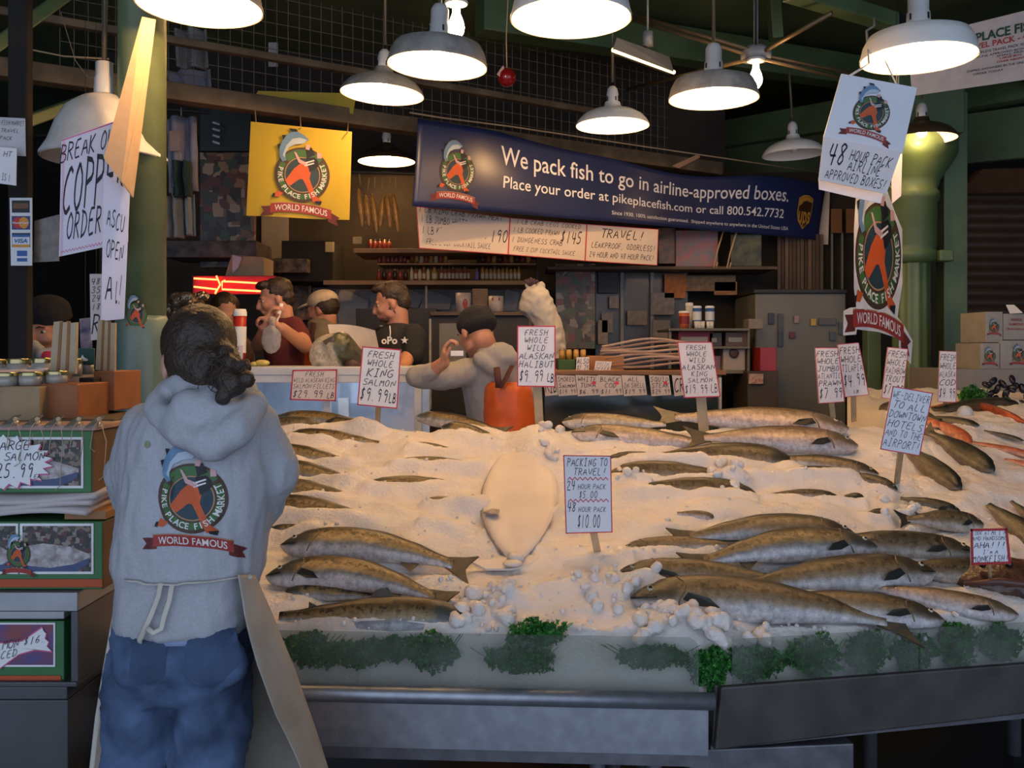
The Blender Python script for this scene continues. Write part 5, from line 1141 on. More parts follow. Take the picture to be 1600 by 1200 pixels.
b = MB(); loft(b, pxl(4.36, [(596,756,822,.15,0),(606,752,832,.168,0),(640,750,836,.168,.0),(690,750,838,.168,.0),(760,752,838,.16,0)])); b = fuse(b,.012,3,.005,(12,12,8)); b.build('bib_trousers', m_or, t, True)
b = MB(); 
for s in (-1,1): b.cap((P(795,0,4.36).x+s*.07,4.38,.85), (P(795,0,4.36).x+s*.07,4.38,.08), .09, .07)
b.build('trouser_legs', m_or, t, True)
b = MB(); q = P(714,552,4.04); b.box(q, (.055,.002,.022), (0,0,.3)); tag(b.build('paper_slip', m_white), 'small white slip held by the person in the black beanie and grey top', 'paper')
# man in black beanie at the far left
Y = 3.75; t = thing('person', 'man in a black beanie, grey scarf and striped coat at the far left', 'person', (P(70,0,Y).x, Y, 0))
M = rz(176)@rx(-16); hc = P(72,512,Y)
b = MB(); head_prims(b, hc, M, 1.0, P(78,572,Y+.03)); b = fuse(b, .0065, 3); b.build('body', m_skin, t, True); eyes(t, hc, M)
b = MB(); b.ell(hc+M@Vector((0,-.016,.058)), (.090,.106,.068), M); b.ell(hc+M@Vector((0,-.018,.034)), (.092,.106,.026), M); fuse(b,.007,3).build('beanie', MATS['black_knit'], t, True)
b = MB(); b.ell(hc+M@Vector((.06,.075,.045)), .007); b.build('beanie_badge', m_sock, t, True)
b = MB(); b.ell(hc+M@Vector((0,.055,-.078)), (.046,.035,.032), M); b.ell(hc+M@Vector((0,.09,-.045)), (.028,.012,.006), M); fuse(b,.006,2,.002,(90,90,90)).build('beard', mat('dark_stubble',(.09,.05,.035),.8), t, True)
b = MB(); loft(b, pxl(Y, [(552,50,106,.07,.02),(562,20,130,.11,.02),(575,0,142,.13,0),(620,-5,146,.14,0),(720,-5,146,.13,0),(900,0,140,.12,0)]))
b = fuse(b, .012, 4, .006, (10,10,10)); b.build('coat', mat('striped_coat',(.26,.24,.21),.85,scale=9,col2=(.14,.09,.07)), t, True)
b = MB(); b.cap(P(52,540,3.66), P(66,556,3.60), .024, .028); b.cap(P(66,556,3.60), P(96,552,3.62), .028, .026); b.cap(P(96,552,3.62), P(106,536,3.72), .026, .02); fuse(b,.008,3,.004,(30,30,30)).build('scarf', mat('grey_scarf',(.42,.42,.44),.9), t, True)
b = MB(); b.ell(P(74,556,3.585), (.035,.015,.018)); b.build('red_collar', m_red, t, True)
trousers(t, hc.x, Y, 0, .98, m_black)
# ---------------------------------------------------------------- the stall behind
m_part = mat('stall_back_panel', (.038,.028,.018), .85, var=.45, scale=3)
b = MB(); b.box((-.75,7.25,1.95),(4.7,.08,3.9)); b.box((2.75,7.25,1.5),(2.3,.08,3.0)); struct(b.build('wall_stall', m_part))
def pb(name, label, cat, x0, x1, y0, y1, Y, d, m, parent=None, group=None, bevel=.003, st=False, grow=0):
    """a box whose front face fills the picture rectangle at depth Y"""
    a = P(x0, y0, Y); c = P(x1, y1, Y); b = MB(); b.box(((a.x+c.x)/2, Y+d/2, (a.z+c.z)/2-grow/2), (abs(c.x-a.x), d, abs(a.z-c.z)+grow))
    o = b.build(name, m, parent, bevel=bevel)
    if st: struct(o)
    elif label: tag(o, label, cat, group)
    return o
def root(name, label, cat, px, py, Y, group=None): return thing(name, label, cat, P(px, py, Y), group)
def C(n, c, r=.6, **k): return mat(n, c, r, **k)

# glass case under the workers
t = root('glass_case', 'white-topped glass refrigerator case, sky reflection painted pale blue, behind the ice at left', 'display case', 520, 660, 4.35)
m_cw = C('white_case_metal', (.62,.64,.66), .4)
a = P(372,573,4.35); c = P(660,573,4.35); xl, xr = a.x, c.x; zt = a.z
b = MB(); b.box(((xl+xr)/2, 4.55, zt-.02), (xr-xl, .42, .04)); b.build('top', m_cw, t, bevel=.006)
b = MB(); b.box(((xl+xr)/2, 4.74, .82), (xr-xl, .03, 1.45)); b.box(((xl+xr)/2,4.55,1.05),(xr-xl,.4,.03)); b.box((xl+.015,4.55,.8),(.03,.4,1.45)); b.box(((xl+xr)/2,4.4,.52),(xr-xl,.1,.95)); b.build('cabinet', C('sky_reflection_liner', (.50,.62,.80), .3), t)  # pale blue colour stands in for sky reflected in the glass
b = MB(); z0 = 1.06
for x in (xl+.02, xl+(xr-xl)*.48, xr-.02): b.box((x, 4.36, (zt+z0)/2-.02), (.035,.03,zt-z0-.04))
b.box(((xl+xr)/2, 4.36, zt-.055), (xr-xl,.03,.035)); b.box(((xl+xr)/2, 4.36, z0), (xr-xl,.03,.05)); b.build('frame', m_cw, t, bevel=.003)
mgl = bpy.data.materials.new('clear_glass'); tr, bs = nt(mgl); N = tr.nodes; L = tr.links
tp = N.new('ShaderNodeBsdfTransparent'); gl = N.new('ShaderNodeBsdfGlossy'); gl.inputs['Roughness'].default_value = .05; ms = N.new('ShaderNodeMixShader'); ms.inputs[0].default_value = .12
L.new(tp.outputs[0], ms.inputs[1]); L.new(gl.outputs[0], ms.inputs[2]); L.new(ms.outputs[0], N['Material Output'].inputs['Surface'])
b = MB(); b.box(((xl+xr)/2, 4.365, (zt+z0)/2), (xr-xl-.04,.005,zt-z0-.08)); b.build('pane', mgl, t)
b = MB(); b.ring([(xl+.1,4.44,zt-.06),(xr-.1,4.44,zt-.06)], .012, 8); b.build('added_glow_tube', mat('added_cool_glow',(1,1,1),.5,emit=(.75,.87,1.0),es=7.0), t, True)  # added emitter, gives the case the brightness of the reflected sky
b = MB(); b.box((P(538,600,4.6).x,4.6,1.25),(.05,.05,.36)); b.build('reflection_bar', C('painted_bright_reflection',(.8,.82,.85),.3), t)  # added pale bar, a vertical bright reflection put into shape and colour

# the big fish head and things on the case
q = P(524,553,4.5); t = root('halibut', 'large round pale-bellied fish end standing on the glass case', 'fish', 524, 574, 4.5)
b = MB(); b.ell(q+Vector((-.02,0,-.005)), (.105,.06,.10)); b.cap(q+Vector((.02,0,.02)), q+Vector((.13,.04,-.05)), .085, .035); b = fuse(b, .008, 4, .003, (20,20,20))
b.v = [p for p in b.v]; sp = uvramp('halibut_two_tone', [(0,(.66,.58,.46)),(.5,(.62,.55,.44)),(.6,(.10,.11,.07)),(1,(.06,.06,.045))], spots=.3)
o = b.build('body', sp, t, True); ul = o.data.uv_layers.new(name='UVMap'); of = Vector(o['_o'])
for lo in o.data.loops:
    p = o.data.vertices[lo.vertex_index].co+of-q; ul.data[lo.index].uv = (.3, max(0, min(1, .5+(p.x+p.z*.35-.01)*5)))
b = MB(); b.prism([q+Vector(w) for w in ((-.05,-.055,.06),(.0,-.07,.085),(.02,-.07,.05),(-.01,-.075,.02))], (0,.004,0)); b.build('pectoral_fin', m_gill, t)
b = MB(); b.ell(q+Vector((.085,-.045,-.055)), (.04,.03,.03)); b.build('gills', C('dark_gill',(.05,.02,.03)), t, True)
b = MB(); b.grid(lambda u, v: P(516+74*u+(8*v-4), 507+u*10+38*v-4*math.sin(u*3), 4.72+.04*math.sin(u*2.5)), 12, 8); tag(b.build('butcher_paper', C('cream_paper',(.62,.55,.48),.7), solid=.002), 'curled sheet of white butcher paper behind the big fish end', 'paper')
def cup(px, y0, y1, Y, w, body, lidm, label, cat='cup', band=None, name='paper_cup', group=None, taper=.85):
    a = P(px, y0, Y); c = P(px, y1, Y); h = a.z-c.z; r = w/2/F*Y; t = thing(name, label, cat, c, group)
    b = MB(); b.lathe(c, [(0,0),(r*taper,0),(r,h*.9),(0,h*.9)], 18); b.build('body', body, t, True)
    b = MB(); b.lathe(c, [(r*1.05,h*.88),(r*1.05,h*.94),(r*.9,h),(0,h)], 18); b.build('lid', lidm, t, True)
    if band: b = MB(); b.lathe(c, [(r*(taper+(1-taper)*.3)+.001,h*.25),(r*(taper+(1-taper)*.8)+.001,h*.7)], 18); b.build('band', band, t, True)
cup(375, 483, 574, 4.62, 20, C('red_plastic',(.45,.03,.02),.4), m_white, 'tall white and red shaker cup on the left end of the glass case', band=m_white)
cup(360, 520, 574, 4.6, 16, C('green_lidded',(.03,.2,.05),.4), C('green_lid',(.03,.2,.05),.4), 'small tub with a green lid beside the white and red cup', 'tub', name='plastic_tub', band=C('red_plastic',(.45,.03,.02)))
card('discount_card', 'small pale card with two rows of writing above the left end of the case', 'price card', [(361,539),(380,540),(379,561),(360,559)], 4.5, [('50%',1),('DC',1)], mats_=mc, pen=.7)
b = MB(); b.ell(P(410,567,4.45), (.035,.025,.015)); b.ell(P(398,569,4.45), (.02,.02,.012)); tag(b.build('yellow_cloth_wad', C('yellow_rag',(.6,.5,.15)), None, True), 'crumpled yellow rag on the case top beside the hoodie', 'rag')
b = MB()
for k in range(14): b.ell(P(R.uniform(262,318), R.uniform(462,492), 4.9+R.uniform(-.05,.05)), (R.uniform(.03,.06),R.uniform(.02,.05),R.uniform(.02,.04)), (R.random()*3,R.random()*3,0), 8, 6)
b = fuse(b, .012, 0, .012, (25,25,25)); tag(b.build('foil_wrap', mat('crumpled_foil',(.22,.17,.12),.2,.7,bump=.8,bscale=30), None), 'heap of crumpled shiny wrapping right of the green column', 'wrapping')
pb('wrapping_table', 'dark bench carrying the crumpled wrapping', 'bench', 256, 330, 496, 640, 4.8, .4, m_dark, grow=.9)

# neon arrow and pictures
t = root('neon_arrow', 'glowing red neon arrow sign behind the people at left', 'neon sign', 365, 460, 6.1)
m_neon = mat('red_neon', (1,.1,.03), .4, emit=(1.0,.10,.03), es=9.0)
pb('backing', None, None, 301, 432, 431, 460, 6.14, .02, C('neon_red_backing',(.35,.01,.01),.5), t)
for nm, pts in (('neon_tube', [(303,435),(340,437),(338,431),(344,445),(336,459),(338,452),(303,448)]),('neon_tube', [(352,438),(347,440),(347,452),(427,456)]),('neon_tube', [(350,440),(360,440),(427,444)])):
    b = MB(); b.ring([P(x,y,6.11) for x,y in pts], .006, 8); b.build(nm, m_neon, t, True)
b = MB(); b.ring([P(441,444,6.1),P(447,444,6.1)], .006, 8); b.ring([P(442,455,6.1),P(447,455,6.1)], .006, 8); b.box(P(444,450,6.11),(.035,.02,.08)); b.build('neon_end', m_neon, t, True)
m_gold = C('gold_frame',(.35,.22,.08),.4)
t = root('picture_frame', 'tall thin gold-edged frame on the wall, right of the neon arrow', 'picture frame', 468, 500, 7.1)
for x0,x1,y0,y1 in ((452,456,440,500),(482,486,440,500),(452,486,440,445)): pb('frame_side', None, None, x0,x1,y0,y1, 7.1, .04, m_gold, t)
pb('picture', None, None, 455,483,444,500, 7.13, .02, mat('clutter_print',(.30,.17,.09),.6,scale=18,col2=(.05,.035,.03)), t)
m_tile = C('grey_steel_wall',(.22,.22,.21),.45,scale=2,var=.35)
pb('steel_splashback', 'dull grey steel panel on the stall wall behind the workers', 'wall panel', 488, 832, 449, 640, 7.14, .03, m_tile)
for k, (x0,y0,x1,y1) in enumerate([(522,452,600,500),(655,455,668,486),(762,452,790,486)]): pass
GS = 'pale sheets pinned to the steel panel'
for pts, lb in (([(525,452),(545,455),(575,470),(572,520),(530,520)],'pale sheet pinned left of the man in black'),([(640,452),(662,462),(652,482),(632,478)],'small pale sheet by the ear of the man in black'),([(665,452),(706,466),(702,484),(655,483)],'wide pale sheet left of the white bucket'),([(790,452),(812,458),(806,486),(786,486)],'pale sheet right of the spotted bucket')):
    b = MB(); b.prism([P(x,y,7.10) for x,y in pts], (0,.006,0)); tag(b.build('pinned_sheet', C('dim_sheet',(.34,.33,.31),.7)), lb, 'paper', GS)

# shelf with jars
m_shelf = C('shelf_wood',(.30,.17,.07),.6,scale=4,var=.3)
t = root('jar_shelf', 'long wooden shelf of sauce jars across the back of the stall', 'shelf', 675, 447, 6.6)
for x0,x1,y in ((505,842,438),(552,842,388)):
    pb('shelf_board', None, None, x0, x1, y, y+7, 6.55, .5, m_shelf, t)
pb('middle_board', None, None, 590, 838, 411, 414, 6.72, .33, m_shelf, t)
for x in (522, 640, 745, 838): pb('bracket', None, None, x, x+4, 392, 450, 6.95, .1, m_black, t)
b = MB(); b.ring([P(666,447,6.6), (P(666,447,6.6).x,6.6,.2)], .008, 8); b.build('shelf_post', m_galv, t, True)
JC = {'red':C('red_sauce',(.26,.04,.02),.3),'amber':C('amber_sauce',(.42,.22,.04),.3),'dark':C('dark_sauce',(.05,.015,.01),.3),'purple':C('purple_label',(.22,.12,.3),.5),'cream':C('cream_label',(.52,.42,.28),.6)}
m_lid = C('brass_lid',(.35,.25,.12),.35,metal=.6); m_lidd = C('black_lid',(.02,.02,.02),.4)
def jar(px, ybase, h, w, Y, body, lidm, label, group, lab=None, neck=True):
    c = P(px, ybase, Y); hh = h/F*Y; r = w/2/F*Y; t = thing('sauce_jar', label, 'jar', c, group)
    b = MB(); b.lathe(c, [(0,0),(r,0),(r,hh*.62),(r*.55,hh*.78),(r*.5,hh*.86),(0,hh*.86)] if neck else [(0,0),(r,0),(r,hh*.85),(0,hh*.85)], 12); b.build('body', body, t, True)
    b = MB(); b.lathe(c, [(r*(.55 if neck else .9),hh*.84),(r*(.55 if neck else .9),hh),(0,hh)], 12); b.build('lid', lidm, t, True)
    if lab: b = MB(); b.lathe(c, [(r*1.03,hh*.12),(r*1.03,hh*.52)], 12); b.build('label_band', lab, t, True)
ORD = ['first','second','third','fourth','fifth','sixth','seventh','eighth','ninth','tenth','eleventh']
def jars(x0, x1, n, ybase, h, Y, keys, group, label, lab='cream', neck=True):
    for i in range(n):
        k = keys[i % len(keys)]; w = (x1-x0)/n
        jar(x0+(i+.5)*w, ybase, h*R.uniform(.95,1.0), w*.88, Y, JC[k], m_lidd if i%3 else m_lid, label+(', %s from the left'%ORD[i] if n > 1 else ''), group, JC[lab] if lab else None, neck)
jars(588, 638, 6, 438, 19, 6.62, ['red','dark'], 'dark jars at the left end of the lower shelf', 'dark red jar at left end of the lower shelf', None)
jars(640, 672, 5, 438, 21, 6.62, ['cream','red'], 'white-labelled jars left of the red bottles', 'white-labelled jar left of the banded red bottles')
jars(674, 684, 1, 438, 21, 6.62, ['amber'], 'single bottle', 'single amber jar between the white-labelled jars and red bottles')
jars(687, 735, 8, 438, 22, 6.62, ['red'], 'red bottles with white bands on the lower shelf', 'red bottle with white band on the lower shelf')
jars(741, 749, 1, 438, 20, 6.62, ['purple'], 'single purple', 'single purple-labelled jar beside the amber bottles', 'purple')
jars(751, 814, 10, 438, 22, 6.62, ['amber'], 'amber bottles at the right of the lower shelf', 'amber bottle in the row of ten')
jars(590, 636, 7, 411, 15, 6.8, ['dark','red'], 'small jars on the middle board', 'small dark jar on the middle board', 'red')
jars(640, 700, 8, 411, 16, 6.8, ['red','amber','cream'], 'mixed jars on the middle board under the price boards', 'small jar on the middle board below the price boards', None)
jars(750, 830, 9, 411, 14, 6.8, ['dark','red','amber'], 'small jars at the right end of the middle board', 'small jar at the right end of the middle board', None)
jars(575, 612, 5, 392, 18, 6.7, ['red'], 'red tins on the top board', 'bright red tin on the top board under the hanging gold bags', None, False)
for (x,y,w,h,lb) in ((508,378,14,16,'left of the two small yellow tags under the yellow banner'),(551,370,14,11,'right of the two small yellow tags near the red tins')):
    pb('shelf_tag', lb, 'price tag', x, x+w, y, y+h, 6.68 if x < 530 else 6.53, .01, C('yellow_tag',(.55,.42,.16)))
pb('dark_cabinet', 'dark cabinet with shelf clutter left of the jar shelf', 'cabinet', 440, 520, 376, 440, 6.7, .45, m_dark)
for i in range(6):
    x = 563+i*11; y0 = R.uniform(288,305); y1 = R.uniform(345,362); t = root('gold_pouch', 'amber pouch hung above the red tins, %s from the left'%ORD[i], 'pouch', x, y1, 6.2, 'amber pouches hung above the red tins')
    b = MB(); b.ell(P(x,(y0+y1)/2+6,6.2), (.020,.012,(y1-y0)/2/F*6.2), (0,R.uniform(-.15,.15),0), 10, 8); b.build('pouch', mat('amber_pouch',(.55,.27,.05),.3,var=.5,scale=30), t, True)
    b = MB(); b.ring([P(x,y0,6.2), P(x+R.uniform(-3,3),y0-20,6.2)], .003, 5); b.build('string', m_kraft, t, True)
bar('trim_15', P(520,268,6.2), P(660,272,6.2), .02, .02, m_black)

# shirts, collage, cardboard at the left
def shirt(x0, x1, y0, y1, Y, m, label, seed):
    def g_(u, v): 
        p = P(x0+(x1-x0)*u+(v*3), y0+(y1-y0)*v, Y); return p+Vector((0, .035*math.sin(u*11+seed)+.02*noise.noise(Vector((u*5,v*3,seed))), -.02*abs(u-.5)*(1-v)))
    t = root('hanging_shirt', label, 'shirt', (x0+x1)/2, y1, Y, 'shirts hung on the rail right of the green column')
    b = MB(); b.grid(g_, 20, 14); b.build('cloth', m, t, True, solid=.012)
    b = MB(); b.ring([P((x0+x1)/2,y0,Y), (P((x0+x1)/2,0,Y).x,Y,3.92) if y0 < 60 else P((x0+x1)/2,y0-14,Y)], .004, 6); b.build('hanger_hook', m_galv, t, True)
    return t
ml = C('lavender_cotton',(.30,.29,.36),.85); mg2 = C('faded_grey_cotton',(.26,.26,.25),.85); mgn = C('dark_green_cotton',(.02,.05,.045),.85)
t_ = shirt(258, 308, 182, 300, 5.6, ml, 'pale lavender shirt with a small print, upper one beside the green column', 1)
pb('print', None, None, 264, 280, 204, 236, 5.53, .006, C('shirt_print',(.34,.25,.22)), t_)
shirt(268, 296, 250, 308, 5.5, mgn, 'black folded shirt hung over the lavender one', 2)
shirt(256, 282, 306, 372, 5.55, mg2, 'grey-white shirt, lowest left on the rail', 3); shirt(280, 300, 300, 368, 5.6, C('pale_blue_cotton',(.20,.26,.29)), 'pale blue narrow shirt, lowest right', 4)
shirt(276, 322, 44, 106, 5.35, mg2, 'pale cloth above the timber, behind the mesh, upper', 5); shirt(262, 330, 108, 146, 5.8, ml, 'white shirt with red mark lying on the timber behind the mesh', 6)
bar('trim_16', P(250,170,5.7), P(330,176,5.7), .02, .02, m_black)
def mosaic(name, sc, cols):
    m = bpy.data.materials.new(name); t, bs_ = nt(m); N = t.nodes; L = t.links; tc = N.new('ShaderNodeTexCoord'); v = N.new('ShaderNodeTexVoronoi'); v.distance = 'CHEBYCHEV'; v.inputs['Scale'].default_value = sc
    L.new(tc.outputs['Object'], v.inputs['Vector']); sp = N.new('ShaderNodeSeparateColor'); L.new(v.outputs['Color'], sp.inputs[0]); rp = N.new('ShaderNodeValToRGB'); rp.color_ramp.interpolation = 'CONSTANT'
    for i, c in enumerate(cols):
        e = rp.color_ramp.elements[0] if i == 0 else rp.color_ramp.elements.new(i/len(cols)); e.color = tuple(c)+(1,)
    L.new(sp.outputs[0], rp.inputs[0]); L.new(rp.outputs[0], bs_.inputs['Base Color']); bs_.inputs['Roughness'].default_value = .4; return m
mo1 = mosaic('snapshot_collage', 17, [(.03,.02,.015),(.16,.08,.04),(.05,.05,.04),(.24,.14,.07),(.02,.02,.02),(.10,.03,.02),(.03,.05,.03),(.3,.22,.15)])
mo2 = mosaic('postcard_collage', 20, [(.10,.08,.05),(.22,.15,.10),(.06,.09,.05),(.13,.11,.08),(.05,.04,.05),(.20,.06,.04),(.28,.24,.19),(.04,.03,.02)])
pb('snapshot_board', 'tall board crowded with small dark snapshots left of the yellow banner', 'board', 312, 398, 238, 418, 6.5, .04, mo1)
pb('notice_board', 'dark board with silver foil marks above the snapshots', 'board', 312, 392, 170, 236, 6.55, .04, C('dark_teal_board',(.025,.032,.03),.4))
b = MB()
for k in range(4): b.box(P(338,193+k*10,6.48)+Vector((0,0,0)), (.05,.01,.014), (0,.3,0))
tag(b.build('foil_strip', mat('silver_foil',(.6,.58,.55),.25,.8)), 'strip of silver foil pieces on the dark board', 'decoration')
pb('top_ledge', 'cluttered dark ledge under the snapshot board', 'shelf', 256, 400, 376, 402, 6.2, .4, mat('ledge_clutter',(.10,.08,.07),.6,scale=14,col2=(.02,.015,.012)))
t = root('cardboard_carton', 'pale cardboard carton with a bluish tag, above the neon arrow', 'box', 383, 444, 6.2)
b = MB(); b.prism([P(352,445,6.2),P(352,430,6.2),P(362,398,6.2),P(412,402,6.2),P(412,436,6.2),P(404,448,6.2)], (0,.25,0)); b.build('body', C('pale_cardboard',(.33,.25,.16),.8), t)
b = MB(); b.prism([P(363,398,6.18),P(378,402,6.18),P(372,420,6.18),P(363,427,6.18)], (0,.006,0)); b.build('tag', C('bluish_tag',(.38,.40,.46)), t)
pb('carton_shelf', 'thin dark shelf carrying the pale carton', 'shelf', 340, 430, 448, 452, 6.15, .5, m_dark)
pb('paper_roll_panel', 'tall beige panel hanging below the yellow banner', 'panel', 408, 450, 338, 404, 7.17, .03, C('beige_panel',(.36,.30,.22),.6,scale=2,var=.35))
pb('clutter_shelf', 'dark shelf with pale crumpled things left of the shelf tags', 'shelf', 415, 480, 404, 426, 6.6, .3, mat('clutter_a',(.16,.12,.08),.7,scale=22,col2=(.02,.015,.01)))

# black oven, buckets, door
t = root('black_oven', 'black appliance with small bright knobs behind the man in black', 'appliance', 620, 600, 6.4)
pb('body', None, None, 556, 682, 482, 640, 6.4, .5, m_black, t)
for x, y in ((584,468),(593,496),(583,505),(590,505)): pb('knob', None, None, x, x+5, y+12, y+15, 6.37, .03, m_galv, t)
pb('counter_shelf', 'dark counter with pale edge carrying the two buckets', 'counter', 672, 830, 487, 493, 6.3, .5, C('shelf_edge',(.10,.07,.05)))
t = root('steel_door_frame', 'dark refrigerator with grey window below the buckets', 'refrigerator', 735, 640, 6.35)
pb('body', None, None, 672, 826, 493, 640, 6.35, .4, m_black, t, grow=.5); pb('window', None, None, 686, 728, 505, 600, 6.34, .02, m_tile, t); pb('edge', None, None, 670, 674, 498, 640, 6.33, .02, m_galv, t)
for x0,x1,y0,cc,lb,mk in ((712,736,458,m_white,'tall white bucket with a red oval print','oval'),(763,787,463,m_white,'white bucket with red dots right of the brown box','dots')):
    a = P((x0+x1)/2, 487, 6.35); h = (487-y0)/F*6.35; r = (x1-x0)/2/F*6.35; t = thing('bucket', lb, 'bucket', a)
    b = MB(); b.lathe(a, [(0,0),(r*.95,0),(r,h),(r*.9,h),(0,h*.98)], 24); b.build('body', C('white_bucket',(.48,.44,.42),.4), t, True)
    b = MB()
    if mk == 'oval': b.add([a+Vector((r*math.sin(.3+.35*math.cos(q*.5))*1.01, -r*math.cos(.3+.35*math.cos(q*.5))*1.01, h*.4+h*.28*math.sin(q*.5))) for q in range(13)], [tuple(range(13))])
    else:
        for s in (-.45,.45): b.add([a+Vector((r*math.sin(s+.13*math.cos(q*.6))*1.01, -r*math.cos(s+.13*math.cos(q*.6))*1.01, h*.8+.012*math.sin(q*.6))) for q in range(11)], [tuple(range(11))])
    b.build('print', C('dull_red_print',(.35,.04,.04)), t)
pb('brown_box', 'brown carton between the two white buckets', 'box', 738, 762, 451, 487, 6.4, .15, C('brown_carton',(.22,.13,.07)))
t = root('white_sack', 'white knotted sack standing behind the halibut price card', 'sack', 845, 540, 5.2)
b = MB(); q = P(838,470,5.2); b.ell(P(835,478,5.2), (.085,.07,.06)); b.cap(P(838,470,5.2), P(862,520,5.2), .08, .07); b.cap(P(862,520,5.2), P(866,560,5.2), .07, .06); b.cap(P(835,462,5.2), P(828,444,5.2), .03, .02); b.ell(P(845,450,5.2),(.02,.03,.03))
b = fuse(b, .009, 3, .014, (12,12,12)); b.build('sack', C('white_sacking',(.50,.47,.42),.8), t, True)
b = MB(); 
for k in range(5): b.ring([P(828,446,5.18), P(820+k*5,434+abs(k-2)*2,5.17)], .008, 6)
b.build('knot', C('dark_tie',(.06,.03,.04)), t, True)
pb('sack_stand', 'dark stand under the white sack', 'stand', 836, 880, 560, 640, 5.1, .25, m_dark, grow=.7)

# collage and notices in the middle
pb('postcard_board', 'board packed with small faded postcards right of the white sack', 'board', 868, 930, 412, 545, 6.9, .04, mo2)
t = root('glass_door', 'dark glass doors with steel posts behind the postcard board', 'door', 990, 620, 6.9)
pb('door_panel', None, None, 930, 1075, 415, 640, 7.0, .1, C('dark_glass_door',(.035,.032,.03),.25), t, grow=.6)
for x in (969, 1016): pb('door_post', None, None, x, x+6, 420, 600, 6.96, .04, C('dull_steel_post',(.18,.19,.17),.4), t)
for x0,x1,y0,y1,c,lb in ((980,1011,485,508,(.26,.22,.18),'cream notice low on the left glass door'),(1017,1054,457,492,(.24,.22,.20),'large grey notice right of the middle post'),(1020,1048,500,529,(.22,.21,.20),'notice with dark marks below the large grey one'),(1038,1072,428,466,(.40,.14,.03),'orange folder pinned above the notices'),(1072,1150,430,455,(.20,.13,.07),'wide brown paper bag right of the orange folder'),(1116,1152,440,461,(.30,.15,.06),'orange-brown envelope right of the wide brown bag'),(952,967,462,482,(.34,.28,.24),'round pale sticker on the left door'),(934,950,500,538,(.32,.27,.22),'tall pale leaflet at the left of the doors'),(940,958,488,520,(.28,.25,.22),'spotted leaflet behind the tall pale one')):
    pb('pinned_notice', lb, 'notice', x0,x1,y0,y1, 6.93, .008, C('notice_%d_%d'%(x0,y0), c, .7, scale=30, var=.35), group='notices on the glass doors')
pb('black_poster', 'black poster above the round sticker', 'poster', 934, 966, 420, 458, 6.95, .02, m_black)
pb('meat_poster', 'pink and red seafood poster hanging right of the travel board', 'poster', 1056, 1122, 360, 418, 6.75, .02, mat('seafood_print',(.34,.10,.09),.4,scale=16,col2=(.13,.15,.17)))
pb('brown_poster', 'brown and orange poster left of the seafood poster', 'poster', 1029, 1055, 356, 412, 6.78, .02, mat('brown_print',(.26,.12,.06),.4,scale=14,col2=(.03,.03,.03)))
pb('green_poster', 'dark green poster right of the seafood poster', 'poster', 1142, 1190, 366, 416, 6.78, .02, mat('green_print',(.10,.10,.04),.5,scale=16,col2=(.02,.03,.02)))
for x in (1116, 1137):
    b = MB(); b.ring([P(x+14,362,6.7), P(x+4,395,6.7), P(x-1,418,6.7), P(x+3,420,6.7), P(x+5,410,6.7)], .006, 6); tag(b.build('white_cord_loop', m_kraft, None, True), ('left' if x == 1116 else 'right')+' pale cord loop beside the seafood poster', 'cord', 'pale cord loops by the seafood poster')
pb('wall_ledge', 'long dark wooden ledge under the posters', 'shelf', 855, 1215, 416, 421, 6.7, .45, C('dark_ledge',(.09,.055,.03)))

# counter with price tags, stacked papers
t = root('tag_counter', 'dark deli counter with a row of small price tags along its edge', 'counter', 990, 660, 4.35)
pb('top', None, None, 846, 1135, 579, 586, 4.4, .5, C('counter_brown',(.20,.09,.03)), t); pb('front', None, None, 850, 1128, 586, 760, 4.45, .4, C('dark_counter_glass',(.03,.035,.04),.12,scale=5,col2=(.015,.035,.03)), t, grow=.3)
pb('side_post', None, None, 1124, 1128, 590, 760, 4.38, .03, m_galv, t)
TG = [(848,868,'tag partly behind the stake of the halibut card',['','Rib']),(869,898,'first full tag from the left',['SMOKED','Salmon','$14.99']),(899,934,'tag with a red heart, left of the two',['WHITE','TUNA','$6.99']),(934,970,'tag with a red heart, right of the two',['BLACK','COD','$11.99']),(971,1007,'wide tag in the middle of the row',['ALL','IN SHELL','$19.99']),(1014,1045,'bluish tag with a red spot',['SQUID','STEAK','$24.99']),(1050,1068,'last tag, half behind the king salmon card',['','CR'])]
for i, (x0,x1,lb,ln) in enumerate(TG):
    def heart(t, f, W, H, i=i):
        if i in (2,3,5): b = MB(); b.add([f(.78+.10*math.cos(a), .62+.09*math.sin(a), .0012) for a in [k*.7 for k in range(9)]], [tuple(range(9))]); b.build('red_spot', m_red, t)
    card('price_tag', 'small counter-edge '+lb, 'price tag', [(x0,586),(x1,587),(x1+4,617),(x0+4,619)], 4.38, [(s,1) for s in ln if s] or [], None, 'price tags on the dark counter edge', mats_=C('small_tag',(.58,.50,.45)), pen=.7, extra=heart)
card('price_tag', 'pale tag standing on the counter left of the white slip', 'price tag', [(901,558),(921,558),(920,581),(900,581)], 4.5, [('ALSO',1),('$2.79',1)], None, 'tags standing on the dark counter', mats_=mc, pen=.8)
card('price_tag', 'white slanted slip on the orange box front', 'price tag', [(931,564),(956,565),(953,581),(928,580)], 4.48, [('SPECIAL',1),('OFFER',1)], None, 'tags standing on the dark counter', mats_=mc, pen=.6)
pb('orange_box', 'orange-brown open box behind the white slanted slip', 'box', 921, 975, 556, 579, 4.55, .2, C('orange_carton',(.34,.14,.03)))
pb('green_box', 'small dark green box left of the pale standing tag', 'box', 872, 899, 562, 580, 4.6, .12, C('green_carton',(.03,.09,.025)))
for i in range(4): jar(878+i*11, 562, 16, 9, 4.7, JC['amber'], m_lid, 'small amber jar on the dark green box, %s from the left'%ORD[i], 'small amber jars on the dark green box', None, False)
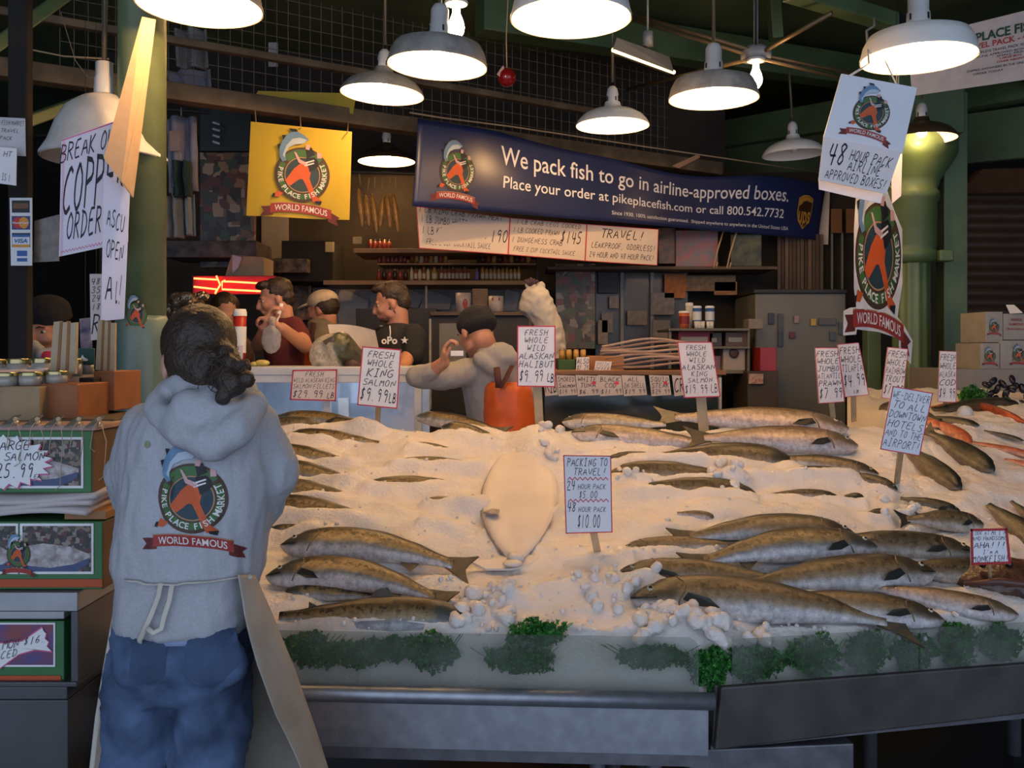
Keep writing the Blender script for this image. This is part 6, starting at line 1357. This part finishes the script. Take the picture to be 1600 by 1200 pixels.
t = root('folded_paper_stack', 'thick wavy stack of folded paper bags on the dark counter', 'paper stack', 1010, 579, 4.7)
for k in range(9):
    y = 573-k*4.3; cc = [(.30,.20,.15),(.22,.14,.11),(.36,.26,.20)][k%3]
    def ly(u, v, k=k, y=y): return P(934+(6*(8-k) if k < 4 else 2*k)*.4+(165-k*2)*u, y-6*math.sin(u*PI)*(.3+.05*k)+3*math.sin(u*6+k)-4*u, 4.55+.32*v)
    b = MB(); b.grid(ly, 24, 3); b.build('folded_bag', C('folded_paper_%d'%(k%3), cc, .8), t, True, solid=.011)

# right: cups, boxes, refrigerator
m_sh2 = C('grey_shelf',(.12,.12,.10),.5)
t = root('wire_shelf_unit', 'dark shelf unit with cups on top and boxes on its lower shelf', 'shelf', 1105, 640, 6.2)
for y in (513, 541, 580): pb('shelf_board', None, None, 1045, 1172, y, y+4, 6.2, .5, m_sh2, t)
for x in (1045, 1168): pb('post', None, None, x, x+4, 515, 660, 6.22, .04, m_sh2, t, grow=.6)
cup(1069, 486, 513, 6.3, 17, C('orange_cup',(.50,.12,.04)), m_white, 'red and orange paper cup on the shelf unit', band=C('dark_red_band',(.22,.02,.03)))
for x, lb in ((1089,'left of the two blue and white cans'),(1109,'right of the two blue and white cans')): cup(x, 478, 508, 6.3, 14, C('blue_can',(.04,.14,.42),.3), m_white, lb, 'can', C('can_white',(.6,.65,.7),.3), 'drink_can', 'blue and white cans', 1.0)
cup(1077, 473, 513, 6.5, 12, m_sock, m_white, 'plain white cup behind the orange cup')
for i, x in enumerate((1088,1098,1107,1092,1112)):
    cup(x, 502, 513, 6.24, 7, m_sock, m_sock, 'tiny white cup in front of the blue cans, %s'%['leftmost','third from the left','fourth from the left','second from the left','rightmost'][i], 'cup', None, 'small_cup', 'tiny cups in front of the cans')
for x0,x1,y0,y1,c,lb in ((1060,1114,518,541,(.30,.03,.05),'red and blue box on the upper shelf of the unit'),(1108,1128,520,541,(.08,.08,.08),'narrow black box with pale lettering'),(1134,1168,519,541,(.16,.10,.08),'box with a wide pale label and red end'),(1090,1126,556,580,(.25,.16,.18),'flat lilac packet pile')):
    t = root('packing_box', lb, 'box', (x0+x1)/2, y1, 6.3, 'boxes in the shelf unit'); pb('body', None, None, x0,x1,y0,y1, 6.3, .25, C('boxcol_%d'%x0, c, .6), t)
    if y0 < 530: pb('label_panel', None, None, x0+4, x1-8, y0+8, y1-6, 6.29, .01, C('pale_print',(.34,.32,.30)), t)
t = root('white_machine', 'white scale-like machine with round dial on the shelf unit', 'machine', 1148, 580, 6.25)
pb('body', None, None, 1130, 1165, 544, 580, 6.25, .2, C('offwhite_plastic',(.36,.32,.28)), t, bevel=.01); b = MB(); q = P(1147,552,6.24); b.ell(q, (.032,.012,.032)); b.build('dial', C('dark_dial',(.08,.04,.04)), t, True)
t = root('refrigerator', 'tall grey refrigerator dotted with magnets, left of the green columns', 'refrigerator', 1262, 655, 6.3)
m_fr = C('grey_enamel',(.15,.145,.115),.45,scale=3,var=.15)
pb('body', None, None, 1180, 1322, 458, 655, 6.5, .6, m_fr, t, grow=.8, bevel=.01); pb('top_edge', None, None, 1178, 1324, 452, 458, 6.48, .64, m_black, t)
for x,y,w,h,c in ((1201,489,9,18,(.03,.04,.07)),(1216,490,8,30,(.06,.07,.08)),(1216,518,8,24,(.04,.05,.09)),(1234,518,9,11,(.12,.02,.05)),(1241,493,8,12,(.28,.20,.20)),(1267,498,9,11,(.45,.30,.05)),(1280,497,27,11,(.10,.10,.10)),(1311,503,8,20,(.07,.10,.12)),(1297,518,9,14,(.09,.12,.14))):
    pb('magnet', None, None, x, x+w, y, y+h, 6.48, .015, C('magnet_%d_%d'%(x,y), c, .5), t)
pb('red_toolbox', 'red box with a pale figure on it, left of the refrigerator', 'box', 1188, 1213, 543, 580, 6.1, .2, C('red_enamel',(.32,.015,.02),.4))
pb('red_note', 'white card with red scribble below the red box', 'notice', 1170, 1193, 584, 600, 6.05, .01, mat('scribble_card',(.42,.36,.33),.6,scale=60,col2=(.32,.08,.06)))
pb('box_cabinet', 'dark cabinet carrying the red box', 'cabinet', 1168, 1216, 580, 660, 6.08, .4, C('dark_cabinet_paint',(.05,.04,.03)), grow=.8)
pb('carton_on_shelf', 'small pale carton on a ledge at the left edge of the refrigerator', 'box', 1170, 1192, 498, 514, 6.3, .15, C('dim_carton',(.20,.18,.15)))
t = root('slat_curtain', 'brown vertical strip curtain above the refrigerator', 'curtain', 1250, 455, 7.1)
for i in range(12): pb('strip', None, None, 1215+i*6, 1220.5+i*6, 366, 455, 7.05+.03*(i%2), .012, C('brown_strip_%d'%(i%3), [(.14,.085,.05),(.09,.055,.03),(.18,.11,.065)][i%3]), t)
for x in (1299, 1315): pb('light_pole', ('left' if x == 1299 else 'right')+' one of two thin pale poles beside the strip curtain', 'pole', x, x+3, 362, 475, 7.14, .02, C('pale_pole',(.20,.22,.20)), group='thin poles beside the strip curtain')
for x in (1300, 1323): pb('orange_board', ('left' if x == 1300 else 'right')+' one of two orange-brown boards above the thin poles', 'panel', x, x+16, 326, 364, 7.1, .03, C('orange_panel',(.22,.10,.03)), group='orange panels above the poles')
# shutter and boxes at the right
m_sl = C('brown_shutter',(.085,.045,.025),.5)
def slat(u, v): p = P(1496+150*u, 300+195*v, 7.15); return p+Vector((0, -.02*abs(math.sin(v*PI*13)), 0))
b = MB(); b.grid(slat, 2, 130); o = b.build('roller_shutter', m_sl, None, solid=.01); tag(o, 'brown ribbed roller shutter behind the stacked cartons at right', 'shutter')
b = MB(); b.prism([P(1535,264,6.6),P(1640,262,6.6),P(1640,300,6.9),P(1500,302,6.9)], (0,.1,0)); struct(b.build('trim_17', C('brown_soffit',(.22,.10,.045))))
pb('side_counter', 'grey counter edge carrying the stacked cartons', 'counter', 1492, 1680, 577, 600, 5.25, .6, C('counter_grey',(.26,.24,.22)), grow=1.2)
m_ct = C('white_carton',(.34,.32,.28),.7)
for i,(x0,x1,y0,y1,Y,k) in enumerate([(1532,1562,536,577,5.3,1),(1563,1612,532,577,5.3,1),(1540,1567,487,535,5.32,1),(1568,1612,490,531,5.32,0)]):
    lbs = ['carton with a dark emblem, lower left of the stack','carton with an emblem at the picture edge, lower right of the stack','carton with emblem and red ribbon, upper left of the stack','carton with printed lines, upper right of the stack']
    t = root('shipping_carton', lbs[i], 'box', (x0+x1)/2, y1, Y, 'stacked shipping cartons at right'); pb('carton', None, None, x0,x1,y0,y1, Y, .3, m_ct, t)
    c0 = P((x0+x1)/2, (y0+y1)/2, Y-.004); s = (x1-x0)/F*Y*.30
    if i == 1: c0 = P(1592,(y0+y1)/2,Y-.004); s *= .7
    if k: emblem(t, lambda u, v, kk, c0=c0, s=s: c0+Vector((u*s, -kk, v*s)), 0, letters=False, ribbon_text=False, step=.0006)
    else:
        b = MB(); f, n = quadmap([P(x0,y0,Y-.003),P(x1,y0,Y-.003),P(x1,y1,Y-.003),P(x0,y1,Y-.003)]); txlines(b, f, [('WORLD',.25,.72,.10,.4),('FAMOUS',.2,.55,.09,.5),('FRESH SEAFOOD',.12,.38,.07,.7)], .001, .02); b.build('lettering', MATS['dull_red_print'], t)
b = MB(); b.prism([P(1572,477,5.35),P(1585,477,5.35),P(1598,489,5.30),P(1578,490,5.30)], (0,.003,.003)); tag(b.build('white_leaflet', m_white), 'white leaflet lying on the top cartons', 'paper')
q = P(1520,618,4.75); parsley(1492,1552,592,634,'large bushy parsley heap at the back right beside the float', 520, q, 'loose parsley at the back right'); parsley(1553,1582,618,636,'small parsley tuft right of the large heap', 160, P(1567,627,4.7), 'loose parsley at the back right', leaf=.007)
GM = 'dark mussels heaped at the back right'
for i in range(26):
    p = P(R.uniform(1536,1612), R.uniform(592,634), 4.8); b = MB(); b.ell(p, (.028,.018,.014), (R.random()*3,R.random()*3,R.random()*3), 10, 7); tag(b.build('mussel', C('mussel_black',(.018,.015,.022),.25), None, True), 'dark mussel in the heap below the cartons at the right edge', 'mussel', GM)
b = MB(); b.box((P(1560,620,5).x,5.0,1.05),(1.1,.5,.62)); tag(b.build('shellfish_bench', m_steeld), 'low steel bench carrying the mussels and parsley at back right', 'bench')

# overhead things
t = root('wire_mesh', 'sagging wire mesh screen fixed above the old timber', 'wire mesh', 620, 200, 5.6)
b = MB()
for i in range(62):
    p = BA+BD*(-.55+i*.065)+Vector((0,.16,.05)); b.span(p, p+Vector((0,0,.62)), .0035, .0035)
for j in range(9):
    z = .07+j*.072; b.span(BA+BD*-.55+Vector((0,.163,z)), BA+BD*3.45+Vector((0,.163,z)), .0035, .0035)
b.build('wires', m_pipe, t)
t = root('red_glass_bauble', 'red glass ball hanging on a cord below the ceiling, left of the biggest lamp', 'ornament', 792, 136, 4.6)
q = P(792,121,4.6); b = MB(); b.ell(q, (.045,)*3, None, 22, 14); b.build('ball', C('red_glass',(.22,.005,.008),.08), t, True)
b = MB(); b.ring([q+Vector((0,0,.04)), P(791,60,4.6), P(795,-30,4.6)], .003, 6); b.build('cord', m_kraft, t, True); b = MB(); b.prism([P(776,116,4.57),P(786,102,4.57),P(788,106,4.57),P(781,120,4.57)], (0,.004,0)); b.build('tag', C('pink_tag',(.5,.3,.26)), t)
t = root('tube_light', 'slanting trough light fixture with a lit edge, right of the biggest lamp', 'lamp', 1005, 90, 5.2)
b = MB(); b.prism([P(958,76,5.0),P(964,58,5.0),P(1046,88,5.5),P(1053,112,5.5)], (.0,.14,.02)); b.build('housing', C('grey_trough',(.28,.27,.25),.5), t, bevel=.004)
b = MB(); b.ring([P(958,78,5.03),P(1053,113,5.53)], .012, 8); b.build('tube', mat('warm_tube',(1,.8,.5),.5,emit=(1,.72,.35),es=3.0), t, True)
b = MB(); b.ring([P(1012,72,5.25),P(1012,50,5.25)], .03, 10); b.ring([P(1012,50,5.25), (P(1012,50,5.25).x,5.25,3.9)], .006, 6); b.build('mount', m_galv, t, True)
G5 = 'conduits below the green ceiling'
for k, (a, c, r) in enumerate([((985,22,5.4),(1172,78,4.9),.012),((985,30,5.4),(1172,86,4.9),.010),((980,140,6.2),(1172,92,4.9),.012),((1190,82,4.9),(1300,20,4.6),.012),((1190,86,4.9),(1345,118,5.3),.010),((1190,92,4.9),(1340,128,5.3),.010),((1255,-10,4.5),(1120,-30,4.5),.02),((1365,36,4.5),(1365,28,4.5),.02)][:6]):
    b = MB(); b.ring([P(*a), P(*c)], r, 8); tag(b.build('conduit', mat('brass_brown_conduit',(.20,.13,.06),.4,.4), None, True), ['upper conduit running left from the bulb base','second conduit running left just under the upper one','dark conduit rising from lower left to the bulb base','conduit running up right from the bulb base','thin conduit running right from the bulb base','lowest conduit running right from the bulb base'][k], 'pipe', G5)
b = MB(); b.lathe(P(1181,88,4.95), [(0,-.02),(.075,-.02),(.08,.02),(.05,.05),(0,.05)], 20); b.ring([P(1181,84,4.95),(P(1181,84,4.95).x,4.95,3.9)], .012, 8); tag(b.build('junction_box', m_galv, None, True), 'round ceiling junction box above the right bare bulb', 'junction box')
pb('white_strip', 'short white upright strip behind the mesh, right of the top left lamp', 'sign', 419, 434, 66, 104, 5.7, .01, C('dim_white',(.45,.42,.42)))
b = MB(); b.ring([P(-40,60,4.2),P(100,88,4.2),P(170,92,4.2)], .004, 6); b.ring([P(95,20,4.2),P(118,95,4.2),P(138,122,4.0),P(152,120,3.6)], .002, 5); tag(b.build('slack_wire', m_kraft, None, True), 'slack wire sagging to the neck of the white bell shade', 'wire')
0 and pb('carved_board', 'dim brown board behind the bell shade at far left', 'board', 50, 120, 300, 420, 5.6, .04, mat('dim_brown_print',(.10,.04,.02),.7,scale=6,col2=(.02,.012,.01)))
for x, y, lb in ((39,422,'upper of two tiny yellow lights at far left'),(39,478,'lower of two tiny yellow lights at far left')):
    t = root('tiny_light', lb, 'light', x, y, 5.5); b = MB(); b.ell(P(x,y,5.5), (.010,.010,.013)); b.build('bulb', mat('tiny_yellow_bulb',(1,.8,.3),.5,emit=(1,.75,.25),es=4.0), t, True); b = MB(); b.ring([P(x,y,5.51),(P(x,y,5.5).x,5.51,3.9)], .003, 5); b.build('cord', m_black, t, True)

# ---------------------------------------------------------------- the boxes and jars at the left edge
YL = 2.42
m_gb = C('green_gift_card',(.04,.16,.05),.5,var=.1); m_bs = C('brown_box_side',(.13,.08,.04),.7); m_fr2 = m_white
m_pd = mosaic('market_photo_top', 90, [(.03,.03,.03),(.10,.03,.03),(.05,.06,.04),(.25,.22,.2),(.02,.02,.02),(.2,.15,.1)]); m_pi = mat('market_photo_ice', (.52,.50,.50), .5, scale=60, col2=(.25,.2,.18)); m_pbl = C('market_photo_blue',(.06,.09,.20),.5)
def photo(t, x0, x1, y0, y1, Y):
    pb('photo_frame', None, None, x0, x1, y0, y1, Y-.003, .003, m_white, t, bevel=0); pb('photo_top', None, None, x0+4, x1-4, y0+4, y1-4, Y-.0045, .003, m_pd, t, bevel=0)
    b = MB(); w = x1-x0-8; h = y1-y0-8
    b.add([P(x0+4+w*u, y0+4+h*v, Y-.006) for u, v in ((0,.95),(0,.45),(.3,.38),(.7,.45),(.98,.62),(.98,.72),(.8,.84),(.4,.95))], [tuple(range(8))]); b.build('photo_ice', m_pi, t)
    b = MB(); b.add([P(x0+4+w*u, y0+4+h*v, Y-.0065) for u, v in ((0,1),(.0,.86),(.4,.92),(.75,.84),(.97,.70),(.97,.82),(.8,1))], [tuple(range(7))]); b.build('photo_edge', m_pbl, t)
t = root('gift_box', 'green salmon gift box under the foil bags, with a spiky white price burst', 'box', 45, 770, YL)
pb('carton', None, None, -60, 143, 673, 770, YL, .22, m_gb, t); pb('side', None, None, 143, 146, 674, 770, YL+.002, .215, m_bs, t); photo(t, -30, 130, 683, 763, YL)
b = MB(); n = 22; c0 = (5,722); pts = [(c0[0]+(78 if i%2 else 64)*math.cos(i/(2*n)*2*PI), c0[1]+(43 if i%2 else 34)*math.sin(i/(2*n)*2*PI)) for i in range(2*n)]
b.add([P(x+2,y+2,YL-.010) for x,y in pts]+[P(5,722,YL-.010)], [(i,(i+1)%(2*n),2*n) for i in range(2*n)]); b.cur = 1; b.add([P(x,y,YL-.012) for x,y in pts]+[P(5,722,YL-.012)], [(i,(i+1)%(2*n),2*n) for i in range(2*n)]); b.build('price_burst', [MATS['pink_marker'], m_white], t)
f, n_ = quadmap([P(-70,684,YL-.013),P(75,684,YL-.013),P(75,758,YL-.013),P(-70,758,YL-.013)]); b = MB(); hwlines(b, f, [('LARGE',.60,.74,.2,.6),('SMOKED SALMON',.50,.52,.18,.95),('$25.99',.60,.16,.30,.5),('ea',.88,.14,.12,.12)], .0005, 1.95, 4, .5); b.build('lettering', m_ink, t)
t = root('gift_box', 'green gift box with two photos, emblem and a red stripe, second from the top', 'box', 50, 920, YL)
pb('carton', None, None, -60, 160, 815, 921, YL, .24, m_gb, t); pb('side', None, None, 157, 161, 816, 921, YL+.002, .235, m_bs, t); photo(t, -60, 28, 818, 897, YL); photo(t, 31, 146, 818, 897, YL)
pb('red_stripe', None, None, -60, 160, 905, 918, YL-.004, .004, C('orange_red_stripe',(.5,.08,.02)), t)
c0 = P(29,866,YL-.008); emblem(t, lambda u, v, k: c0+Vector((u*.030, -k, v*.033)), 0, letters=False, ribbon_text=False, step=.0005)
t = root('folded_newsprint', 'folded bundle of white newsprint between the two green boxes', 'paper', 60, 812, YL)
for k in range(3):
    def nw(u, v, k=k): return P(-70+(222-k*8)*u, 772+k*12+6*math.sin(u*4+k)+(u>.9)*(3), YL-.02) + Vector((0, .22*v, .0)) if v > 0 else P(-70+(222-k*8)*u, 780+k*12+6*math.sin(u*4+k), YL-.02)
    b = MB(); b.grid(nw, 20, 2); b.build('folded_sheet', C('newsprint',(.60,.54,.52),.8), t, True, solid=.012)
pb('bag_underlay', 'orange-brown paper edge under the newsprint bundle', 'paper', 100, 166, 798, 812, YL+.01, .2, C('orange_brown_paper',(.35,.17,.06)))
t = root('steel_bin', 'steel shelf bin holding a third green box at lower left', 'cabinet', 30, 1070, YL-.02)
m_sc = mat('cabinet_steel',(.10,.105,.11),.45,.5,scale=4,var=.2)
pb('top_lip', None, None, -60, 121, 926, 956, YL-.02, .5, C('pale_steel',(.34,.35,.36),.4,metal=.5), t); pb('lip_edge', None, None, -60, 100, 956, 968, YL-.03, .4, C('pale_steel',(.3,.3,.3)), t)
pb('side_wall', None, None, 110, 122, 956, 1066, YL-.02, .5, m_sc, t); pb('bottom', None, None, -60, 120, 1066, 1074, YL-.02, .5, m_sc, t); pb('back', None, None, -60, 110, 956, 1066, YL+.3, .02, m_sc, t)
t = root('gift_box', 'green gift box with a curved white fish-tail price label, inside the steel bin', 'box', 30, 1062, YL)
pb('carton', None, None, -60, 100, 970, 1064, YL, .2, m_gb, t); pb('photo_frame', None, None, -60, 86, 973, 1042, YL-.003, .003, m_white, t, bevel=0); pb('photo_sky', None, None, -60, 83, 976, 1039, YL-.004, .003, mat('blue_red_print',(.04,.07,.25),.5,scale=12,col2=(.25,.06,.05)), t, bevel=0)
pb('red_stripe', None, None, -60, 95, 1056, 1064, YL-.004, .004, MATS['orange_red_stripe'], t)
for off, m_, nm in ((0,MATS['pink_marker'],'label_edge'),(2.2,m_white,'price_label')):
    b = MB(); pts = [(-60,1005+off),(10,1003+off),(35,1000+off),(66,978+off*1.4),(68,986),(74-off,990),(72-off,998),(78-off,1003),(75-off,1010),(83-off,1020-off),(55,1017-off),(30,1024-off),(0,1046-off),(-60,1060-off)]
    b.add([P(x,y,YL-.006-off*.001) for x,y in pts]+[P(20,1012,YL-.006-off*.001)], [(i,(i+1)%14,14) for i in range(14)]); b.build(nm, m_, t)
f, n_ = quadmap([P(-60,1000,YL-.010),P(75,985,YL-.010),P(75,1015,YL-.010),P(-60,1050,YL-.010)]); b = MB(); hwlines(b, f, [('SALMON $16.',.62,.45,.35,.72),('SLICED',.45,.08,.3,.4)], .0005, 3.2, 9, .5); b.build('lettering', m_ink, t)
t = root('steel_cabinet', 'grey steel cabinet at the lower left corner', 'cabinet', 20, 1675, YL)
pb('body', None, None, -60, 106, 1094, 1200, YL, .5, m_sc, t, grow=.6); pb('lip', None, None, -60, 105, 1073, 1094, YL-.012, .5, m_sc, t, bevel=.004)
# foil bags with twine, crates, jars, planks
GF = 'foil-topped bags tied with twine'
m_foil = mat('silver_foil',(.6,.58,.55),.25,.8); m_tw = C('twine',(.46,.38,.24),.9)
pb('bag_tray', 'pinkish bags lying flat below the foil tops', 'bags', -60, 150, 664, 673, YL+.0, .2, C('pink_bags',(.40,.26,.22),.5))
for i, x in enumerate((16, 50, 83, 115, 147)):
    t = root('tied_bag', ['foil bag top at the far left edge','second foil bag top from the left edge','middle foil bag top','second foil bag top from the right','foil bag top nearest the grey hoodie'][i], 'bag', x, 664, YL, GF)
    b = MB(); p = P(x, 664+i*.5, YL+.01); b.prism([p+Vector(w) for w in ((-.016,-.02,-.004),(.012,-.02,0),(.018,.02,.022),(-.002,.02,.018))], (0,.002,.004)); b.ell(p+Vector((.003,.01,.004)), (.014,.02,.010)); b.build('foil', m_foil, t)
    b = MB(); q = P(x+8, 655, YL-.01); s = R.uniform(-4,4); ln = (60,40,95,55,80)[i]
    b.ring([q, P(x+12,664,YL-.02), P(x+16+s,690,YL-.022), P(x+12+s,664+ln,YL-.02), P(x+4+s,664+ln*1.08,YL-.02)], .0011, 5); b.ring([q, P(x-2,670,YL-.02), P(x-6,700,YL-.022), P(x-2+s,650+ln*.7,YL-.02)], .0011, 5); b.ell(q, .006); b.build('twine', m_tw, t, True)
m_pine = C('pine_crate',(.34,.24,.13),.7,scale=6,var=.4); m_cedar = C('orange_cedar',(.30,.10,.025),.6,scale=5,var=.35)
pb('wooden_crate', 'pale pine crate under the row of jars at the left edge', 'crate', -60, 62, 604, 660, 2.56, .2, m_pine); pb('wooden_crate', 'orange-brown wooden box right of the pine crate', 'crate', 63, 122, 600, 655, 2.60, .2, m_cedar); pb('wooden_crate', 'narrow orange-brown box beside the green column', 'crate', 146, 179, 580, 642, 2.8, .2, m_cedar)
pb('crate_gap_box', 'dark box between the two orange-brown boxes', 'crate', 123, 146, 590, 650, 2.75, .15, m_dark); pb('crate_shelf', 'wide dark shelf plank under the crates at left', 'shelf', -60, 178, 655, 664, 2.56, .35, C('dark_plank',(.07,.05,.03)), grow=0)
pb('crate_shelf_support', 'tall dark cupboard behind the gift boxes carrying the crates', 'cupboard', -60, 150, 664, 1200, 2.66, .3, m_dark, grow=.6)
GJ = 'squat jars with brass lids on the crates'
m_jg = C('pale_jar_glass',(.36,.34,.29),.15)
for i, (x, y, Y_, w) in enumerate([(10,603,2.60,36),(48,602,2.62,38),(88,600,2.66,36),(-8,590,2.74,34),(28,589,2.74,34),(66,588,2.74,34),(118,588,2.88,22),(137,585,2.92,20),(100,592,2.78,26)]):
    c = P(x, y, Y_); r = w/2/F*Y_; t = thing('squat_jar', 'squat glass jar with a brass-rimmed lid: '+['front row at the left edge','front row middle','front row on the orange-brown box','back row at the left edge','back row, second','back row, third','behind the cedar planks, left','behind the cedar planks, right','between the front and the far pair'][i], 'jar', c, GJ)
    h = .034 if i < 3 else .05
    b = MB(); b.lathe(c, [(0,0),(r*.9,0),(r*.95,h*.8),(0,h*.8)], 22); b.build('glass', m_jg, t, True); b = MB(); b.lathe(c, [(r,h*.78),(r,h),(r*.96,h+.003),(0,h+.003)], 22); b.build('lid', C('shiny_brass_lid',(.45,.38,.18),.2,metal=.8), t, True)
b = MB(); b.grid(lambda u, v: P(-40+115*u, 574+10*v-2*u, 2.66+.1*(1-v)), 6, 3); tag(b.build('white_cloth', C('white_napkin',(.62,.58,.62),.8), None, solid=.004), 'white sheet lying over the back jars at the left edge', 'paper')
def planks(px4, Y, label):
    c = [P(x,y,Y) for x,y in px4]; t = thing('cedar_planks', label, 'wood planks', c[3], 'cedar plank bundles standing among the jars'); f, n = quadmap(c)
    for k, (a, e) in enumerate(((0,.32),(.34,.66),(.68,1))):
        b = MB(); b.prism([f(a,1-.02*k),f(e,1-.02*k+.01),f(e,0),f(a,0)], (0,.012,0)); b.build('plank', C('pale_plank',(.46,.36,.22),.7,scale=8,var=.2), t)
    for a in (.33,.67): b = MB(); b.prism([f(a-.06,1,.002),f(a+.06,1,.002),f(a+.06,0,.002),f(a-.06,0,.002)], (0,.003,0)); b.build('tie_strip', C('brown_strip_tape',(.26,.12,.03)), t)
planks([(84,503),(120,501),(118,584),(77,586)], 2.70, 'cedar plank bundle in front of the man in the beanie'); planks([(153,500),(180,502),(179,580),(149,578)], 2.86, 'cedar plank bundle against the green column')
t = root('green_boat_card', 'dark green card with a white boat between the plank bundles', 'card', 132, 566, 2.9); pb('card', None, None, 116, 147, 544, 570, 2.9, .01, C('deep_green_card',(.01,.07,.06)), t)
b = MB(); b.add([P(x,y,2.896) for x,y in ((119,561),(126,559),(129,554),(131,558),(138,562),(136,564),(121,564))], [tuple(range(7))]); b.build('boat_print', m_white, t)
card('small_poster', 'small poster with a dark photo left of the printed list', 'poster', [(124,498),(142,496),(144,545),(126,546)], 3.62, extra=hang(0,0,0), mats_= mat('small_photo_print',(.40,.28,.26),.6,scale=20,col2=(.04,.05,.12)))
0 and pb('mug_ring', 'pale round-handled mug between the man in the beanie and the poster', 'mug', 116, 126, 515, 540, 3.0, .03, C('cream_mug',(.4,.34,.26)), bevel=.01)
for o in bpy.data.objects:
    if '_o' in o: del o['_o']
